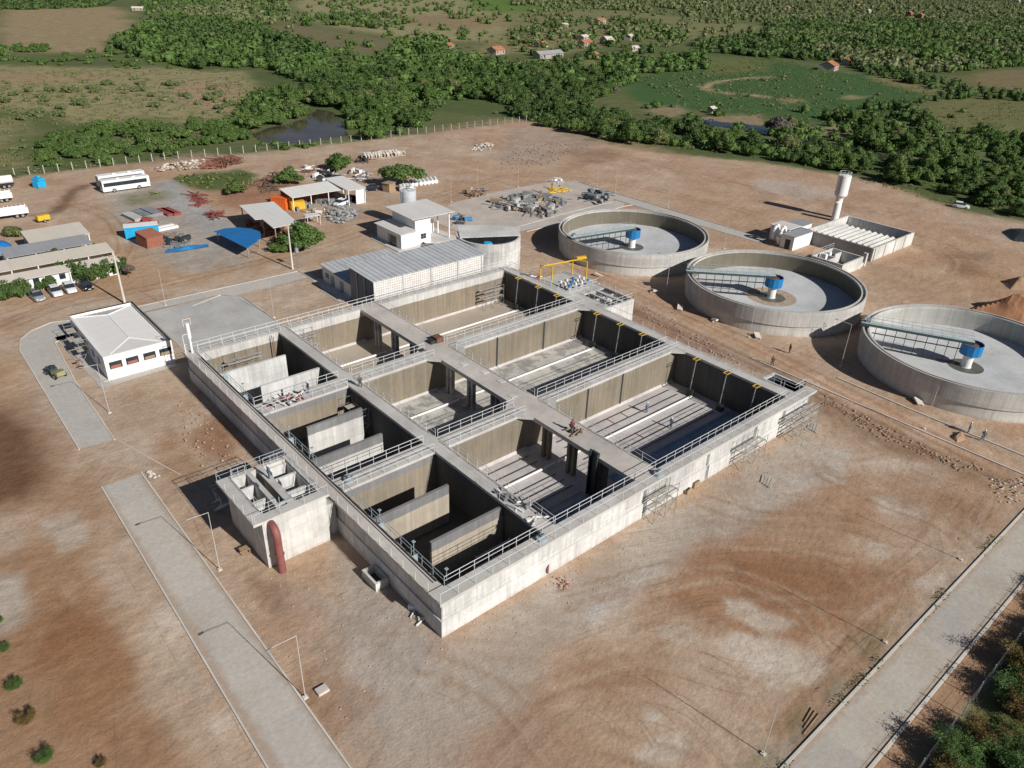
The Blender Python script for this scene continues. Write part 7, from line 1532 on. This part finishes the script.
# houses of the open country
def house(label, px_, py_, lx, ly, h, rz, roof='roof_tile', wall='houseW', rise=None):
    lx, ly, h = lx*.78, ly*.8, h*.9
    x_, y_ = W(px_,py_); t = thing('country_house', label, 'house', (x_,y_,0), R(rz)); rise = rise or ly*.25
    MB().prism([(-lx/2,-ly/2),(lx/2,-ly/2),(lx/2,ly/2),(-lx/2,ly/2)], 0, h).add([(-lx/2,-ly/2,h),(-lx/2,ly/2,h),(-lx/2,0,h+rise),(lx/2,-ly/2,h),(lx/2,ly/2,h),(lx/2,0,h+rise)], [(0,2,1),(3,4,5)]).build('wall', K[wall], t, local=True)
    o_ = .5; MB().add([(-lx/2-o_,-ly/2-o_,h-.2),(lx/2+o_,-ly/2-o_,h-.2),(lx/2+o_,0,h+rise+.08),(-lx/2-o_,0,h+rise+.08),(lx/2+o_,ly/2+o_,h-.2),(-lx/2-o_,ly/2+o_,h-.2)], [(0,1,2,3),(3,2,4,5)]).build('roof', K[roof], t, local=True)
    MB().box(-.5,.5,-ly/2-.05,-ly/2,0,2.1).build('door', K['wood'], t, local=True)
    for xx in (-lx*.3, lx*.3): MB().box(xx-.6,xx+.6,-ly/2-.05,-ly/2,.9,2.0).build('window', K['glass'], t, local=True)
    return t
for q_ in (('far white house with an orange tile roof among the trees, left of the palms',448,50,11,8,3.2,30),('red-roofed house right beside the palm grove',496,54,13,9,3.2,15),('small white house with an orange roof, top of the far village',600,24,13,8,4.5,-5),('small white hut left of the top village house',564,27,10,6,2.6,10,'roof_shed'),
   ('low house with a dull red roof at the left of the village',541,47,12,7,2.8,10),('long pale-roofed village house behind the red one',585,40,18,7,3.0,15,'roof_shed'),('red tile house in the middle of the village',585,46,14,8,3.0,10),('grey and white village house at the end of the lane',607,44,8,14,3.0,-10,'roof_shed'),('bright white house at the right of the village',629,40,10,7,3.4,20,'roof_shed'),('low white-roofed house at the right of the village, nearest the wood',633,51,12,6,2.6,10,'roof_shed'),('long grey barn below the village',548,58,28,8,3.2,4,'roof_shedg'),('small red barn beside the grey barn',592,58,10,6,2.8,10),
   ('house with a big orange hipped-looking roof by the green crop field',828,70,14,12,3.4,15),('small white house beside the orange-roofed one',846,65,8,7,3.0,10),('pale house among the wood right of the crop field',906,67,9,7,3.0,5),('far house with an orange roof near the top edge',857,7,16,9,3.4,5),('far brick-orange house in the upper right',909,16,12,9,5,5,'roof_tile','brick'),('second far brick-orange house in the upper right',920,18,10,8,5,5,'roof_tile','brick'),('far orange-roofed house near the top, centre right',787,9,13,9,3.2,10),('far white block house in the top right corner',1018,3,12,9,5,0,'roof_shed'),
   ('far pale house in the wood at upper right',868,13,9,7,4,0,'roof_shed'),('far small white house on the right wood edge',966,20,9,6,3,5,'roof_shed'),('far shed with a white roof by the left pond',138,11,12,6,3,-20,'roof_shed'),('small white pump hut beside the stream',711,113,3.5,3,2.4,5,'roof_shed'),('far white house at the upper middle',704,5,9,7,4,0,'roof_shed')):
    house(*q_)
heap('blue_crates', 'blue covers and crates lying beside the stream pump hut', 'crates', WP([(692,122),(704,118),(712,122),(704,125)]), 16, 'mix', ['azure','dark'], .8, 2.2, .8, 71)
# ------------------------------------------------------------------ light
SUN = np.array((.12, -.849, .5135)); SUN = SUN/np.linalg.norm(SUN)
sl = bpy.data.lights.new('sun', 'SUN'); so = bpy.data.objects.new('sun', sl); col.objects.link(so); sl.energy = 5.0; sl.angle = R(.55); sl.color = (1.0, .965, .91)
so.rotation_euler = Vector(SUN).to_track_quat('Z', 'Y').to_euler(); so.location = (0, -60, 80)
w = bpy.data.worlds.new('World'); sc.world = w; w.use_nodes = True; nt = w.node_tree; bg = nt.nodes['Background']
sk = nt.nodes.new('ShaderNodeTexSky'); sk.sky_type = 'NISHITA'; sk.sun_disc = False; sk.sun_elevation = math.asin(SUN[2]); sk.sun_rotation = math.atan2(SUN[0], SUN[1]); sk.altitude = 200; sk.dust_density = .6; sk.air_density = .6
nt.links.new(sk.outputs[0], bg.inputs[0]); bg.inputs[1].default_value = .05
sc.cycles.max_bounces = 6; sc.cycles.diffuse_bounces = 3
